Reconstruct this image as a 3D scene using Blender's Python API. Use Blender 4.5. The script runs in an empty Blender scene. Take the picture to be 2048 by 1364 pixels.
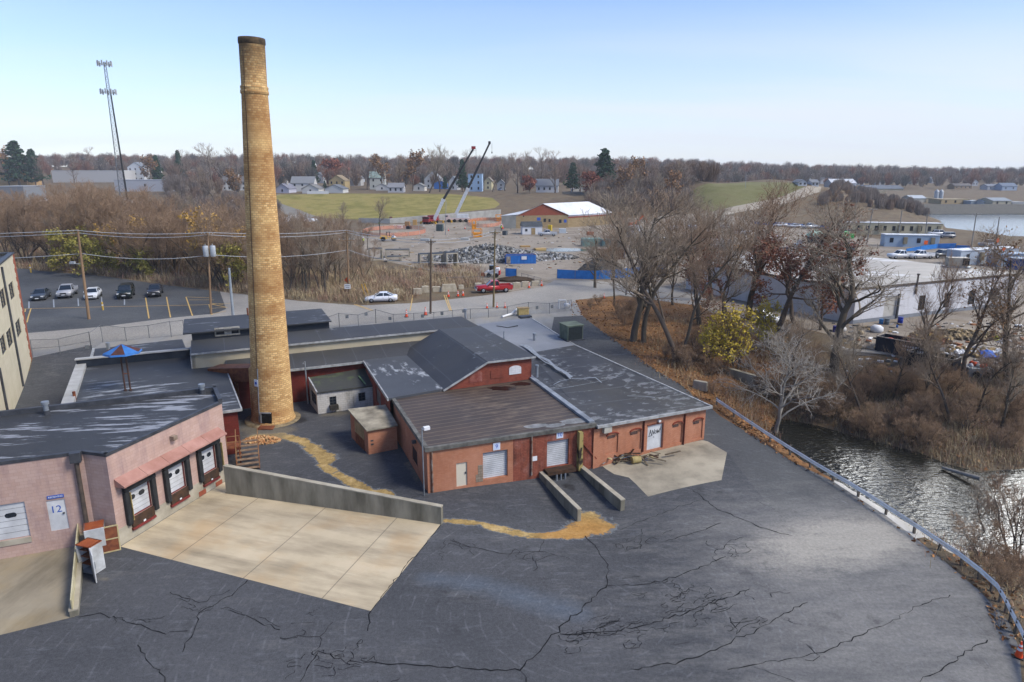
import bpy, math, random
import numpy as np
from mathutils import Matrix, Vector
from mathutils.geometry import delaunay_2d_cdt
SC = bpy.context.scene
COL = SC.collection
rnd = random.Random(7)
# ------------------------------------------------------------------ camera model (used to read positions off the survey photograph)
F, CX, CY, PITCH, CAMZ = 1365.0, 1024.0, 682.0, math.radians(14.06), 22.0
SP, CP = math.sin(PITCH), math.cos(PITCH)
def ray(px, py):
    u = (px-CX)/F; v = (CY-py)/F
    return (u, CP+v*SP, -SP+v*CP)
def G(px, py, z=0.0):
    r = ray(px, py); t = (z-CAMZ)/r[2]
    return (r[0]*t, r[1]*t, z)
def D(px, py, dist):
    """point on the sight line at forward distance y=dist"""
    r = ray(px, py); t = dist/r[1]
    return (r[0]*t, dist, CAMZ+r[2]*t)
def topz(y, py):
    r = ray(CX, py); return CAMZ+r[2]*y/r[1]
def pxscale(y, z=0):
    return (y*CP-(z-CAMZ)*SP)/F            # metres per photo pixel
def ss(t):
    t = np.clip(t, 0, 1); return t*t*(3-2*t)
def poly_sd(x, y, P):
    """signed distance to polygon P (negative inside) and index of nearest edge"""
    x = np.asarray(x, float); y = np.asarray(y, float)
    best = np.full(x.shape, 1e18); idx = np.zeros(x.shape, int); ins = np.zeros(x.shape, bool)
    n = len(P)
    for i in range(n):
        ax, ay = P[i][:2]; bx, by = P[(i+1) % n][:2]
        dx, dy = bx-ax, by-ay
        t = np.clip(((x-ax)*dx+(y-ay)*dy)/max(dx*dx+dy*dy, 1e-9), 0, 1)
        d = (x-ax-t*dx)**2+(y-ay-t*dy)**2
        m = d < best; best = np.where(m, d, best); idx = np.where(m, i, idx)
        if ay != by:
            c = ((ay > y) != (by > y)) & (x < (bx-ax)*(y-ay)/(by-ay)+ax)
            ins ^= c
    d = np.sqrt(best)
    return np.where(ins, -d, d), idx
# ------------------------------------------------------------------ terrain heights
RIV_Z = -2.6
RIVER = [G(*p, RIV_Z)[:2] for p in [(1545, 868), (1600, 925), (1640, 960), (1700, 1000), (1790, 1040), (1850, 1066), (1925, 1094), (2048, 1116)]] + \
        [(60, 35), (130, 36), (130, 47)] + [G(*p, RIV_Z)[:2] for p in [(2048, 938), (1960, 945), (1900, 928), (1840, 905), (1740, 880), (1640, 852), (1560, 838)]]
RAIL_PX = ((1433, 799), (1480, 831), (1528, 863), (1580, 896), (1635, 930), (1700, 967), (1773, 1013), (1850, 1063), (1914, 1105), (1960, 1140), (1995, 1172), (2012, 1200), (2024, 1225), (2040, 1255), (2062, 1300), (2085, 1370))
YARD_SIDE = [G(*p, .62)[:2] for p in RAIL_PX]+[(20, -40), (-90, -40), (-90, 130), (5, 130), (9, 90)]
LAKE_Z = 1.0
LAKE = [G(*p, LAKE_Z)[:2] for p in [(1795, 416), (1900, 421), (2048, 429)]] + [(520, 400), (520, 250)] + \
       [G(*p, LAKE_Z)[:2] for p in [(2048, 478), (1985, 470), (1900, 462), (1880, 440), (1835, 424)]]
def hgt(x, y):
    x = np.asarray(x, float); y = np.asarray(y, float)
    z = 2.5*ss((y-66)/26.0)
    zr = 2.5*ss((y-56)/22.0)
    z = z+(zr-z)*ss((x-20)/8)
    a = x/np.maximum(y, 1)
    right = ss((a-0.18)/0.12)
    z = z+7.2*ss((y-295)/105.0)*(1-right)*ss((y-100)/50)
    # far side hills
    z = z+(13.0-9*ss((a-.2)/.5)+right*3.0+3.5*ss((-.05-a)/.3))*ss((y-480)/420.0)
    # second grass mound + slope beside the lake
    z = z+13.0*np.exp(-(np.maximum(np.abs(x-112)-16, 0)/26)**2-(np.maximum(np.abs(y-345)-18, 0)/38)**2)
    z = z+9.0*np.exp(-((x-168)/30)**2-((y-365)/60)**2)
    # low spot at the foot of the dock ramp
    z = z-0.75*np.exp(-((x-5.4)**2+(y-42.0)**2)/38.0)
    d, i = poly_sd(x, y, RIVER)
    de, _ = poly_sd(x, y, YARD_SIDE)
    near = (i <= 8)
    t = np.clip(de-.5, 0, 50); t = t/(t+np.maximum(d, 0)+1e-6)
    bank = np.where(near, z+(RIV_Z-.1-z)*np.where(de < .5, 0, t), RIV_Z-.1+np.maximum(d, 0)*.28)
    z = np.where((d < 0) & (de > .3), RIV_Z-.1+np.maximum(d, -3)*.4, np.where(near, np.where(d < 14, bank, z), np.minimum(z, bank)))
    d, i = poly_sd(x, y, LAKE)
    z = np.minimum(z, np.where(d < 0, LAKE_Z-.1+np.maximum(d, -6)*.4, LAKE_Z-.1+np.maximum(d, 0)*.3))
    return z
def h1(x, y): return float(hgt(np.array([x]), np.array([y]))[0])
def GP(px, py, dz=0.0):
    """where the sight line through a photo pixel meets the terrain (+dz)"""
    r = ray(px, py)
    t = np.concatenate([np.arange(15, 140, .5), np.arange(140, 500, 2.), np.arange(500, 1800, 10.)])
    f = CAMZ+r[2]*t-hgt(r[0]*t, r[1]*t)-dz
    k = np.where(f <= 0)[0]
    if len(k) == 0: tt = 1500.
    else:
        k = k[0]; a, b = (t[k-1], t[k]) if k else (t[0]-.01, t[0])
        for _ in range(2):
            q = np.linspace(a, b, 40); ff = CAMZ+r[2]*q-hgt(r[0]*q, r[1]*q)-dz
            w = np.where(ff <= 0)[0]; w = max(1, int(w[0])) if len(w) else 39
            a, b = q[w-1], q[w]
        tt = (a+b)/2
    return (r[0]*tt, r[1]*tt, CAMZ+r[2]*tt)
# ------------------------------------------------------------------ materials
def lin(h):
    if isinstance(h, str):
        h = h.lstrip('#'); c = [int(h[i:i+2], 16)/255 for i in (0, 2, 4)]
        return tuple(v/12.92 if v <= .04045 else ((v+.055)/1.055)**2.4 for v in c)+(1,)
    return tuple(h)+(1,) if len(h) == 3 else tuple(h)
class Nodes:
    def __init__(s, name):
        s.m = bpy.data.materials.new(name); s.m.use_nodes = True
        s.t = s.m.node_tree; s.n = s.t.nodes; s.b = s.n['Principled BSDF']; s.out = s.n['Material Output']
    def new(s, t, **k):
        o = s.n.new(t)
        for a, v in k.items():
            if a[0] == '_': o.inputs[a[1:].replace('_', ' ')].default_value = v
            else: setattr(o, a, v)
        return o
    def link(s, a, b): s.t.links.new(a, b)
    def coord(s, kind='Object'):
        if not hasattr(s, 'tc'): s.tc = s.new('ShaderNodeTexCoord')
        return s.tc.outputs[kind]
    def geo(s):
        if not hasattr(s, 'ge'): s.ge = s.new('ShaderNodeNewGeometry')
        return s.ge.outputs['Position']
    def noise(s, scale, detail=4, rough=.55, vec=None, stretch=None):
        v = vec if vec is not None else s.geo()
        if stretch:
            mp = s.new('ShaderNodeMapping'); mp.inputs['Scale'].default_value = stretch
            s.link(v, mp.inputs['Vector']); v = mp.outputs[0]
        o = s.new('ShaderNodeTexNoise'); o.inputs['Scale'].default_value = scale
        o.inputs['Detail'].default_value = detail; o.inputs['Roughness'].default_value = rough
        s.link(v, o.inputs['Vector']); return o.outputs['Fac']
    def ramp(s, fac, stops):
        r = s.new('ShaderNodeValToRGB'); e = r.color_ramp.elements
        while len(e) < len(stops): e.new(.5)
        for el, (p, c) in zip(e, stops): el.position = p; el.color = lin(c) if not isinstance(c, (int, float)) else (c, c, c, 1)
        s.link(fac, r.inputs[0]); return r.outputs[0]
    def mix(s, fac, a, b, mode='MIX'):
        m = s.new('ShaderNodeMix', data_type='RGBA', blend_type=mode)
        for sock, v in ((m.inputs[0], fac), (m.inputs[6], a), (m.inputs[7], b)):
            if isinstance(v, (int, float)) : sock.default_value = v if sock == m.inputs[0] else (v, v, v, 1)
            elif isinstance(v, (str, tuple, list)): sock.default_value = lin(v)
            else: s.link(v, sock)
        return m.outputs[2]
    def math(s, op, a, b=None, clamp=False):
        m = s.new('ShaderNodeMath', operation=op, use_clamp=clamp)
        for i, v in enumerate((a, b)):
            if v is None: continue
            if isinstance(v, (int, float)): m.inputs[i].default_value = v
            else: s.link(v, m.inputs[i])
        return m.outputs[0]
    def attr(s, name):
        a = s.new('ShaderNodeAttribute'); a.attribute_name = name; return a.outputs['Fac']
    def bump(s, fac, strength=.3, dist=.05):
        b = s.new('ShaderNodeBump'); b.inputs['Strength'].default_value = strength; b.inputs['Distance'].default_value = dist
        s.link(fac, b.inputs['Height']); s.link(b.outputs[0], s.b.inputs['Normal'])
    def base(s, c):
        if isinstance(c, (str, tuple, list)): s.b.inputs['Base Color'].default_value = lin(c)
        else: s.link(c, s.b.inputs['Base Color'])
        return s
    def rough(s, v):
        if isinstance(v, (int, float)): s.b.inputs['Roughness'].default_value = v
        else: s.link(v, s.b.inputs['Roughness'])
        return s
MATS = {}
def mat(name, c, c2=None, scale=1.0, rough=.8, metal=0.0, spec=.3, lo=.35, hi=.65, bump=0, detail=5, stretch=None, coat=0):
    """plain or two-tone mottled paint / metal / earth"""
    if name in MATS: return MATS[name]
    N = Nodes(name)
    if c2:
        f = N.noise(scale, detail, .6, stretch=stretch)
        N.base(N.ramp(f, [(lo, c), (hi, c2)]))
        if bump: N.bump(f, bump, .08)
    else: N.base(c)
    N.rough(rough); N.b.inputs['Metallic'].default_value = metal
    N.b.inputs['Specular IOR Level'].default_value = spec
    if coat: N.b.inputs['Coat Weight'].default_value = coat
    MATS[name] = N.m; return N.m
# ------------------------------------------------------------------ mesh builder
class MB:
    def __init__(s, M=None): s.v = []; s.f = []; s.mi = []; s.M = M or Matrix.Identity(4); s.uv = {}; s.sm = []
    def add(s, vs, fs, m=0, smooth=False, uvs=None):
        o = len(s.v)
        M = s.M
        s.v += [tuple(M @ Vector(p)) for p in vs]
        for k, f in enumerate(fs):
            if uvs: s.uv[len(s.f)] = uvs[k]
            s.f.append(tuple(i+o for i in f)); s.mi.append(m); s.sm.append(smooth)
        return s
    def box(s, c, size, m=0, rz=0.0, taper=1.0, M=None):
        x, y, z = (d/2 for d in size); t = taper
        vs = [(-x, -y, -z), (x, -y, -z), (x, y, -z), (-x, y, -z), (-x*t, -y*t, z), (x*t, -y*t, z), (x*t, y*t, z), (-x*t, y*t, z)]
        R = Matrix.Translation(c) @ (M or Matrix.Rotation(rz, 4, 'Z'))
        return s.add([tuple(R @ Vector(p)) for p in vs], [(0, 3, 2, 1), (4, 5, 6, 7), (0, 1, 5, 4), (1, 2, 6, 5), (2, 3, 7, 6), (3, 0, 4, 7)], m)
    def bar(s, a, b, w, h=None, m=0, up=(0, 0, 1)):
        a = Vector(a); b = Vector(b); d = b-a; L = d.length
        if L < 1e-6: return s
        d.normalize(); u = Vector(up)
        if abs(d.dot(u)) > .98: u = Vector((1, 0, 0))
        sx = d.cross(u).normalized(); sz = sx.cross(d)
        R = Matrix((sx, d, sz)).transposed().to_4x4()
        return s.box((a+b)/2, (w, L, h or w), m, M=R)
    def tube(s, a, b, r0, r1=None, n=8, m=0, caps=True, smooth=True):
        a = Vector(a); b = Vector(b); d = (b-a)
        if d.length < 1e-6: return s
        r1 = r0 if r1 is None else r1
        d.normalize(); u = Vector((0, 0, 1)) if abs(d.z) < .95 else Vector((1, 0, 0))
        x = d.cross(u).normalized(); y = d.cross(x)
        vs = []
        for p, r in ((a, r0), (b, r1)):
            for k in range(n):
                t = 2*math.pi*k/n; vs.append(tuple(p+x*(r*math.cos(t))+y*(r*math.sin(t))))
        s.add(vs, [(k, (k+1) % n, n+(k+1) % n, n+k) for k in range(n)], m, smooth)
        if caps: s.add(vs, [tuple(range(n-1, -1, -1)), tuple(range(n, 2*n))], m)
        return s
    def path(s, pts, r, n=6, m=0):
        for a, b in zip(pts, pts[1:]): s.tube(a, b, r, r, n, m)
        return s
    def lathe(s, prof, n=24, m=0, c=(0, 0, 0), axis='Z', smooth=True, cap=True):
        vs = []; fs = []; uv = []
        for (r, z) in prof:
            for k in range(n):
                t = 2*math.pi*k/n; p = (r*math.cos(t), r*math.sin(t), z)
                if axis == 'Y': p = (p[0], p[2], p[1])
                if axis == 'X': p = (p[2], p[0], p[1])
                vs.append((p[0]+c[0], p[1]+c[1], p[2]+c[2]))
        for i in range(len(prof)-1):
            for k in range(n):
                k2 = (k+1) % n
                fs.append((i*n+k, i*n+k2, (i+1)*n+k2, (i+1)*n+k))
                R = (prof[0][0]+prof[-1][0])/2*2*math.pi/n
                uv.append([(k*R, prof[i][1]), ((k+1)*R, prof[i][1]), ((k+1)*R, prof[i+1][1]), (k*R, prof[i+1][1])])
        s.add(vs, fs, m, smooth, uv)
        if cap: s.add(vs, [tuple(range(n-1, -1, -1)), tuple((len(prof)-1)*n+k for k in range(n))], m)
        return s
    def prism(s, P, z0, z1, m=0, mt=None, bottom=True):
        """P counter-clockwise 2D; z1 may be a list (sloping top)"""
        n = len(P)
        Z1 = z1 if isinstance(z1, (list, tuple)) else [z1]*n
        Z0 = z0 if isinstance(z0, (list, tuple)) else [z0]*n
        A = sum(P[i][0]*P[(i+1) % n][1]-P[(i+1) % n][0]*P[i][1] for i in range(n))
        if A < 0: P = P[::-1]; Z1 = list(Z1)[::-1]; Z0 = list(Z0)[::-1]
        vs = [(p[0], p[1], z) for p, z in zip(P, Z0)]+[(p[0], p[1], z) for p, z in zip(P, Z1)]
        s.add(vs, [(k, (k+1) % n, n+(k+1) % n, n+k) for k in range(n)], m)
        s.add(vs, [tuple(range(n, 2*n))], m if mt is None else mt)
        if bottom: s.add(vs, [tuple(range(n-1, -1, -1))], m)
        return s
    def quad(s, *p, m=0): return s.add(list(p), [tuple(range(len(p)))], m)
    def build(s, name, mats, parent=None, loc=None, bevel=0, **tags):
        me = bpy.data.meshes.new(name)
        me.from_pydata(s.v, [], s.f); me.validate(verbose=False)
        mats = mats if isinstance(mats, (list, tuple)) else [mats]
        for m in mats: me.materials.append(m)
        if len(me.polygons) == len(s.f):
            me.polygons.foreach_set('material_index', s.mi); me.polygons.foreach_set('use_smooth', s.sm)
        me.update()
        uvl = me.uv_layers.new(name='UVMap')
        nl = len(me.loops); uv = np.zeros((nl, 2), np.float32)
        for p in me.polygons:
            if p.index in s.uv:
                for k, li in enumerate(p.loop_indices): uv[li] = s.uv[p.index][k]
                continue
            n = p.normal
            if abs(n.z) > .8:
                for li in p.loop_indices: c = me.vertices[me.loops[li].vertex_index].co; uv[li] = (c.x, c.y)
            else:
                l = math.hypot(n.x, n.y); tx, ty = -n.y/l, n.x/l
                for li in p.loop_indices: c = me.vertices[me.loops[li].vertex_index].co; uv[li] = (c.x*tx+c.y*ty, c.z)
        uvl.data.foreach_set('uv', uv.ravel())
        o = bpy.data.objects.new(name, me); COL.objects.link(o)
        if loc is not None: o.location = loc
        if parent is not None: o.parent = parent
        if bevel:
            b = o.modifiers.new('edge', 'BEVEL'); b.width = bevel; b.segments = 2; b.limit_method = 'ANGLE'
        for k, v in tags.items(): o[k] = v
        return o
USED = {}
def tag(o, label, cat, group=None):
    o['label'] = label; o['category'] = cat
    if group: o['group'] = group
    USED.setdefault(label, []).append(o.name)
    return o
def thing(name, label, cat, loc=(0, 0, 0), rz=0.0, group=None):
    o = bpy.data.objects.new(name, None); COL.objects.link(o)
    o.location = loc; o.rotation_euler = (0, 0, rz); o.empty_display_size = .5
    return tag(o, label, cat, group)
def copy_tree(o, parent=None):
    c = o.copy(); COL.objects.link(c); c.parent = parent
    for ch in list(o.children): copy_tree(ch, c)
    return c
def raw_mesh(name, V, Fc, mats, mi=None, parent=None, smooth=False):
    """numpy arrays: V (n,3), Fc (m,k)"""
    me = bpy.data.meshes.new(name); k = Fc.shape[1]
    me.vertices.add(len(V)); me.vertices.foreach_set('co', np.asarray(V, np.float32).ravel())
    me.loops.add(Fc.size); me.loops.foreach_set('vertex_index', Fc.astype(np.int32).ravel())
    me.polygons.add(len(Fc)); me.polygons.foreach_set('loop_start', np.arange(0, Fc.size, k, dtype=np.int32))
    try: me.polygons.foreach_set('loop_total', np.full(len(Fc), k, np.int32))
    except Exception: pass
    for m in (mats if isinstance(mats, (list, tuple)) else [mats]): me.materials.append(m)
    if mi is not None: me.polygons.foreach_set('material_index', np.asarray(mi, np.int32))
    if smooth: me.polygons.foreach_set('use_smooth', np.ones(len(Fc), bool))
    me.update(calc_edges=True); me.validate(verbose=False)
    o = bpy.data.objects.new(name, me); COL.objects.link(o)
    if parent is not None: o.parent = parent
    return o
# ------------------------------------------------------------------ walls read off the photograph
class Wall:
    """vertical wall from A to B (A is the left end seen from outside)"""
    def __init__(s, A, B, z0=0.0, z1=3.0):
        s.A = Vector(A[:2]); s.B = Vector(B[:2]); s.d = (s.B-s.A); s.L = s.d.length; s.d.normalize()
        s.n = Vector((s.d.y, -s.d.x)); s.z0 = z0; s.z1 = z1
    def p(s, u, z, off=0.0):
        q = s.A+s.d*u+s.n*off; return (q.x, q.y, z)
    def at(s, px, py, off=0.0):
        r = ray(px, py); A = s.A+s.n*off
        # A + d*u = r.xy*t
        det = r[0]*(-s.d.y)-r[1]*(-s.d.x)
        t = (A.x*(-s.d.y)-A.y*(-s.d.x))/det
        u = (Vector((r[0]*t, r[1]*t))-A).dot(s.d)
        return u, CAMZ+r[2]*t
    def box(s, mb, u0, u1, z0, z1, o0, o1, m=0):
        vs = [s.p(u0, z0, o1), s.p(u1, z0, o1), s.p(u1, z0, o0), s.p(u0, z0, o0), s.p(u0, z1, o1), s.p(u1, z1, o1), s.p(u1, z1, o0), s.p(u0, z1, o0)]
        return mb.add(vs, [(0, 3, 2, 1), (4, 5, 6, 7), (0, 1, 5, 4), (1, 2, 6, 5), (2, 3, 7, 6), (3, 0, 4, 7)], m)
    def facade(s, mb, holes=(), depth=.15, m=0, mr=0, z0=None, z1=None):
        z0 = s.z0 if z0 is None else z0; z1 = s.z1 if z1 is None else z1
        us = sorted({0, s.L, *[v for h in holes for v in h[:2]]}); zs = sorted({z0, z1, *[v for h in holes for v in h[2:4]]})
        us = [u for u in us if -1e-6 <= u <= s.L+1e-6]; zs = [z for z in zs if z0-1e-6 <= z <= z1+1e-6]
        for i in range(len(us)-1):
            for j in range(len(zs)-1):
                uc, zc = (us[i]+us[i+1])/2, (zs[j]+zs[j+1])/2
                if any(h[0] < uc < h[1] and h[2] < zc < h[3] for h in holes): continue
                mb.quad(s.p(us[i], zs[j]), s.p(us[i+1], zs[j]), s.p(us[i+1], zs[j+1]), s.p(us[i], zs[j+1]), m=m)
        for (a, b, c, d) in [h[:4] for h in holes]:
            q = -depth
            mb.quad(s.p(a, c), s.p(a, c, q), s.p(a, d, q), s.p(a, d), m=mr)
            mb.quad(s.p(b, c, q), s.p(b, c), s.p(b, d), s.p(b, d, q), m=mr)
            mb.quad(s.p(a, d, q), s.p(b, d, q), s.p(b, d), s.p(a, d), m=mr)
            mb.quad(s.p(a, c), s.p(b, c), s.p(b, c, q), s.p(a, c, q), m=mr)
        return mb
    def hole(s, x0, y0, x1, y1):
        """opening from photo pixels: left, top, right, bottom read along its middle lines"""
        xm, ym = (x0+x1)/2, (y0+y1)/2
        u0 = s.at(x0, ym)[0]; u1 = s.at(x1, ym)[0]; z1 = s.at(xm, y0)[1]; z0 = s.at(xm, y1)[1]
        return (u0, u1, z0, z1)
# ================================================================== ground sheets: one triangulation, cut into named regions
def PX(*pts): return [GP(*p)[:2] for p in pts]
EDGE = [(1464, 846), (1520, 880), (1584, 923), (1665, 962), (1773, 1032), (1832, 1077), (1892, 1125), (1957, 1180), (2017, 1243), (2038, 1296), (2044, 1364)]
REG = [
 ('dock_apron', PX((241, 1093), (455, 960), (885, 1045), (742, 1222))),
 ('side_ramp', PX((-60, 1090), (0, 1078), (172, 1056), (150, 1233), (0, 1270), (-90, 1292))),
 ('loading_pad', PX((1197, 926), (1405, 880), (1416, 883), (1454, 905), (1443, 960), (1296, 993), (1272, 968), (1258, 955), (1228, 948), (1212, 938))),
 ('concrete_edge', PX((1655, 945), (1690, 950), (1780, 988), (1862, 1032), (1925, 1085), (1940, 1118), (1900, 1105), (1850, 1074), (1832, 1077), (1773, 1032), (1665, 962))),
 ('driveway', PX((1108, 634), (1165, 631), (1190, 652), (1300, 732), (1380, 784), (1440, 832), (1464, 846), (1520, 880), (1584, 923), (1665, 962), (1773, 1032), (1832, 1077), (1700, 1095), (1612, 1113), (1562, 1042), (1454, 905)) + [(14, 55), (4.5, 80)]),
 ('yard', [(-75, -30), (-75, 58), (-62, 70)] + PX((60, 742), (66, 715), (184, 690), (185, 702)) + [(-37, 72), (-28, 70), (4.5, 80), (14, 55)] + PX((1454, 905), (1562, 1042), (1612, 1113), (1700, 1095), (1832, 1077), *EDGE[6:]) + [(20, 10), (16, -30)]),
 ('parking_lot', PX((-120, 520), (35, 536), (100, 544), (200, 551), (330, 570), (440, 583), (446, 600), (452, 618), (430, 627), (200, 654), (56, 666), (-60, 676))),
 ('street', PX((-60, 676), (56, 666), (200, 654), (430, 627), (452, 618), (446, 600), (440, 583), (480, 588), (600, 602), (720, 611), (830, 606), (960, 592), (1085, 574), (1110, 560), (1175, 560), (1330, 575), (1420, 590), (1400, 612), (1240, 590), (1150, 600), (1100, 610), (930, 628), (720, 648), (575, 658), (370, 668), (200, 684), (62, 702), (-60, 715))),
 ('street_edge', PX((-60, 715), (62, 702), (200, 684), (370, 668), (575, 658), (720, 648), (930, 628), (1100, 610), (1150, 600), (1165, 631), (1108, 634)) + [(4.5, 80), (-28, 70), (-37, 72)] + PX((185, 702), (184, 690), (66, 715), (-60, 730))),
 ('leaf_bank', PX((1150, 600), (1240, 592), (1400, 612), (1450, 640), (1530, 690), (1580, 760), (1600, 850), (1640, 905), (1690, 952), (1665, 962), (1584, 923), (1520, 880), (1464, 846), (1440, 832), (1380, 784), (1300, 732), (1190, 652), (1165, 631))),
 ('gravel_track', PX((1405, 428), (1450, 417), (1560, 395), (1640, 373), (1668, 375), (1640, 384), (1580, 404), (1480, 424), (1420, 436))),
 ('grass_field', PX((530, 396), (560, 389), (700, 387), (900, 388), (985, 396), (1000, 408), (990, 416), (880, 428), (760, 441), (650, 436), (600, 420))),
 ('grass_mound', PX((1380, 385), (1420, 367), (1500, 364), (1600, 370), (1612, 376), (1560, 393), (1480, 411), (1420, 424), (1390, 410))),
 ('gravel_slope', PX((520, 394), (560, 388), (600, 405), (640, 428), (600, 440), (560, 420))),
 ('site_ground', PX((690, 505), (700, 470), (745, 450), (1000, 440), (1350, 428), (1500, 436), (1640, 452), (1700, 470), (1960, 505), (2048, 520), (2120, 560), (2120, 700), (2048, 742), (1900, 742), (1760, 705), (1600, 655), (1530, 690), (1450, 640), (1400, 612), (1420, 590), (1330, 575), (1175, 560), (1110, 560), (1085, 574), (1000, 585), (960, 560), (880, 545), (760, 520))),
]
def in_poly(x, y, P):
    d, _ = poly_sd(x, y, P); return d < 0
def build_ground():
    r = np.random.RandomState(3)
    def grid(x0, x1, y0, y1, s, excl=None):
        gx, gy = np.meshgrid(np.arange(x0, x1, s), np.arange(y0, y1, s))
        p = np.stack([gx.ravel(), gy.ravel()], 1)+r.uniform(-.2, .2, (gx.size, 2))*s
        if excl: p = p[~((p[:, 0] > excl[0]) & (p[:, 0] < excl[1]) & (p[:, 1] > excl[2]) & (p[:, 1] < excl[3]))]
        return p
    pts = np.concatenate([grid(-42, 34, 22, 66, .5), grid(-120, 120, -34, 150, 2.6, (-42, 34, 22, 66)),
                          grid(-360, 420, -40, 480, 8, (-120, 120, -34, 150)), grid(-1500, 1500, -200, 1700, 45, (-360, 420, -40, 480)), grid(85, 205, 290, 410, 4)])
    V = [tuple(p) for p in pts]; E = []
    for name, P in REG+[('r', RIVER), ('l', LAKE)]:
        n0 = len(V); sub = []
        for i in range(len(P)):
            a = np.array(P[i]); b = np.array(P[(i+1) % len(P)]); L = np.linalg.norm(b-a)
            k = max(1, int(L/(1.0 if a[1] < 70 else 4)))
            for j in range(k): sub.append(tuple(a+(b-a)*j/k))
        V += sub; E += [(n0+i, n0+(i+1) % len(sub)) for i in range(len(sub))]
    res = delaunay_2d_cdt([Vector(v) for v in V], E, [], 0, 1e-4, False)
    P2 = np.array([(v.x, v.y) for v in res[0]]); T = np.array(res[2])
    Z = hgt(P2[:, 0], P2[:, 1])
    cen = P2[T].mean(1); lab = np.full(len(T), -1)
    for k in range(len(REG)-1, -1, -1):
        lab[in_poly(cen[:, 0], cen[:, 1], REG[k][1])] = k
    V3 = np.column_stack([P2, Z]); out = {}
    # make all triangles face up
    a, b, c = (P2[T[:, i]] for i in range(3))
    cr = (b[:, 0]-a[:, 0])*(c[:, 1]-a[:, 1])-(b[:, 1]-a[:, 1])*(c[:, 0]-a[:, 0])
    T[cr < 0] = T[cr < 0][:, ::-1]
    for k in range(-1, len(REG)):
        t = T[lab == k]
        if not len(t): continue
        u, inv = np.unique(t, return_inverse=True)
        out['terrain' if k < 0 else REG[k][0]] = (V3[u], inv.reshape(t.shape))
    return out
GROUND = build_ground()
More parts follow.
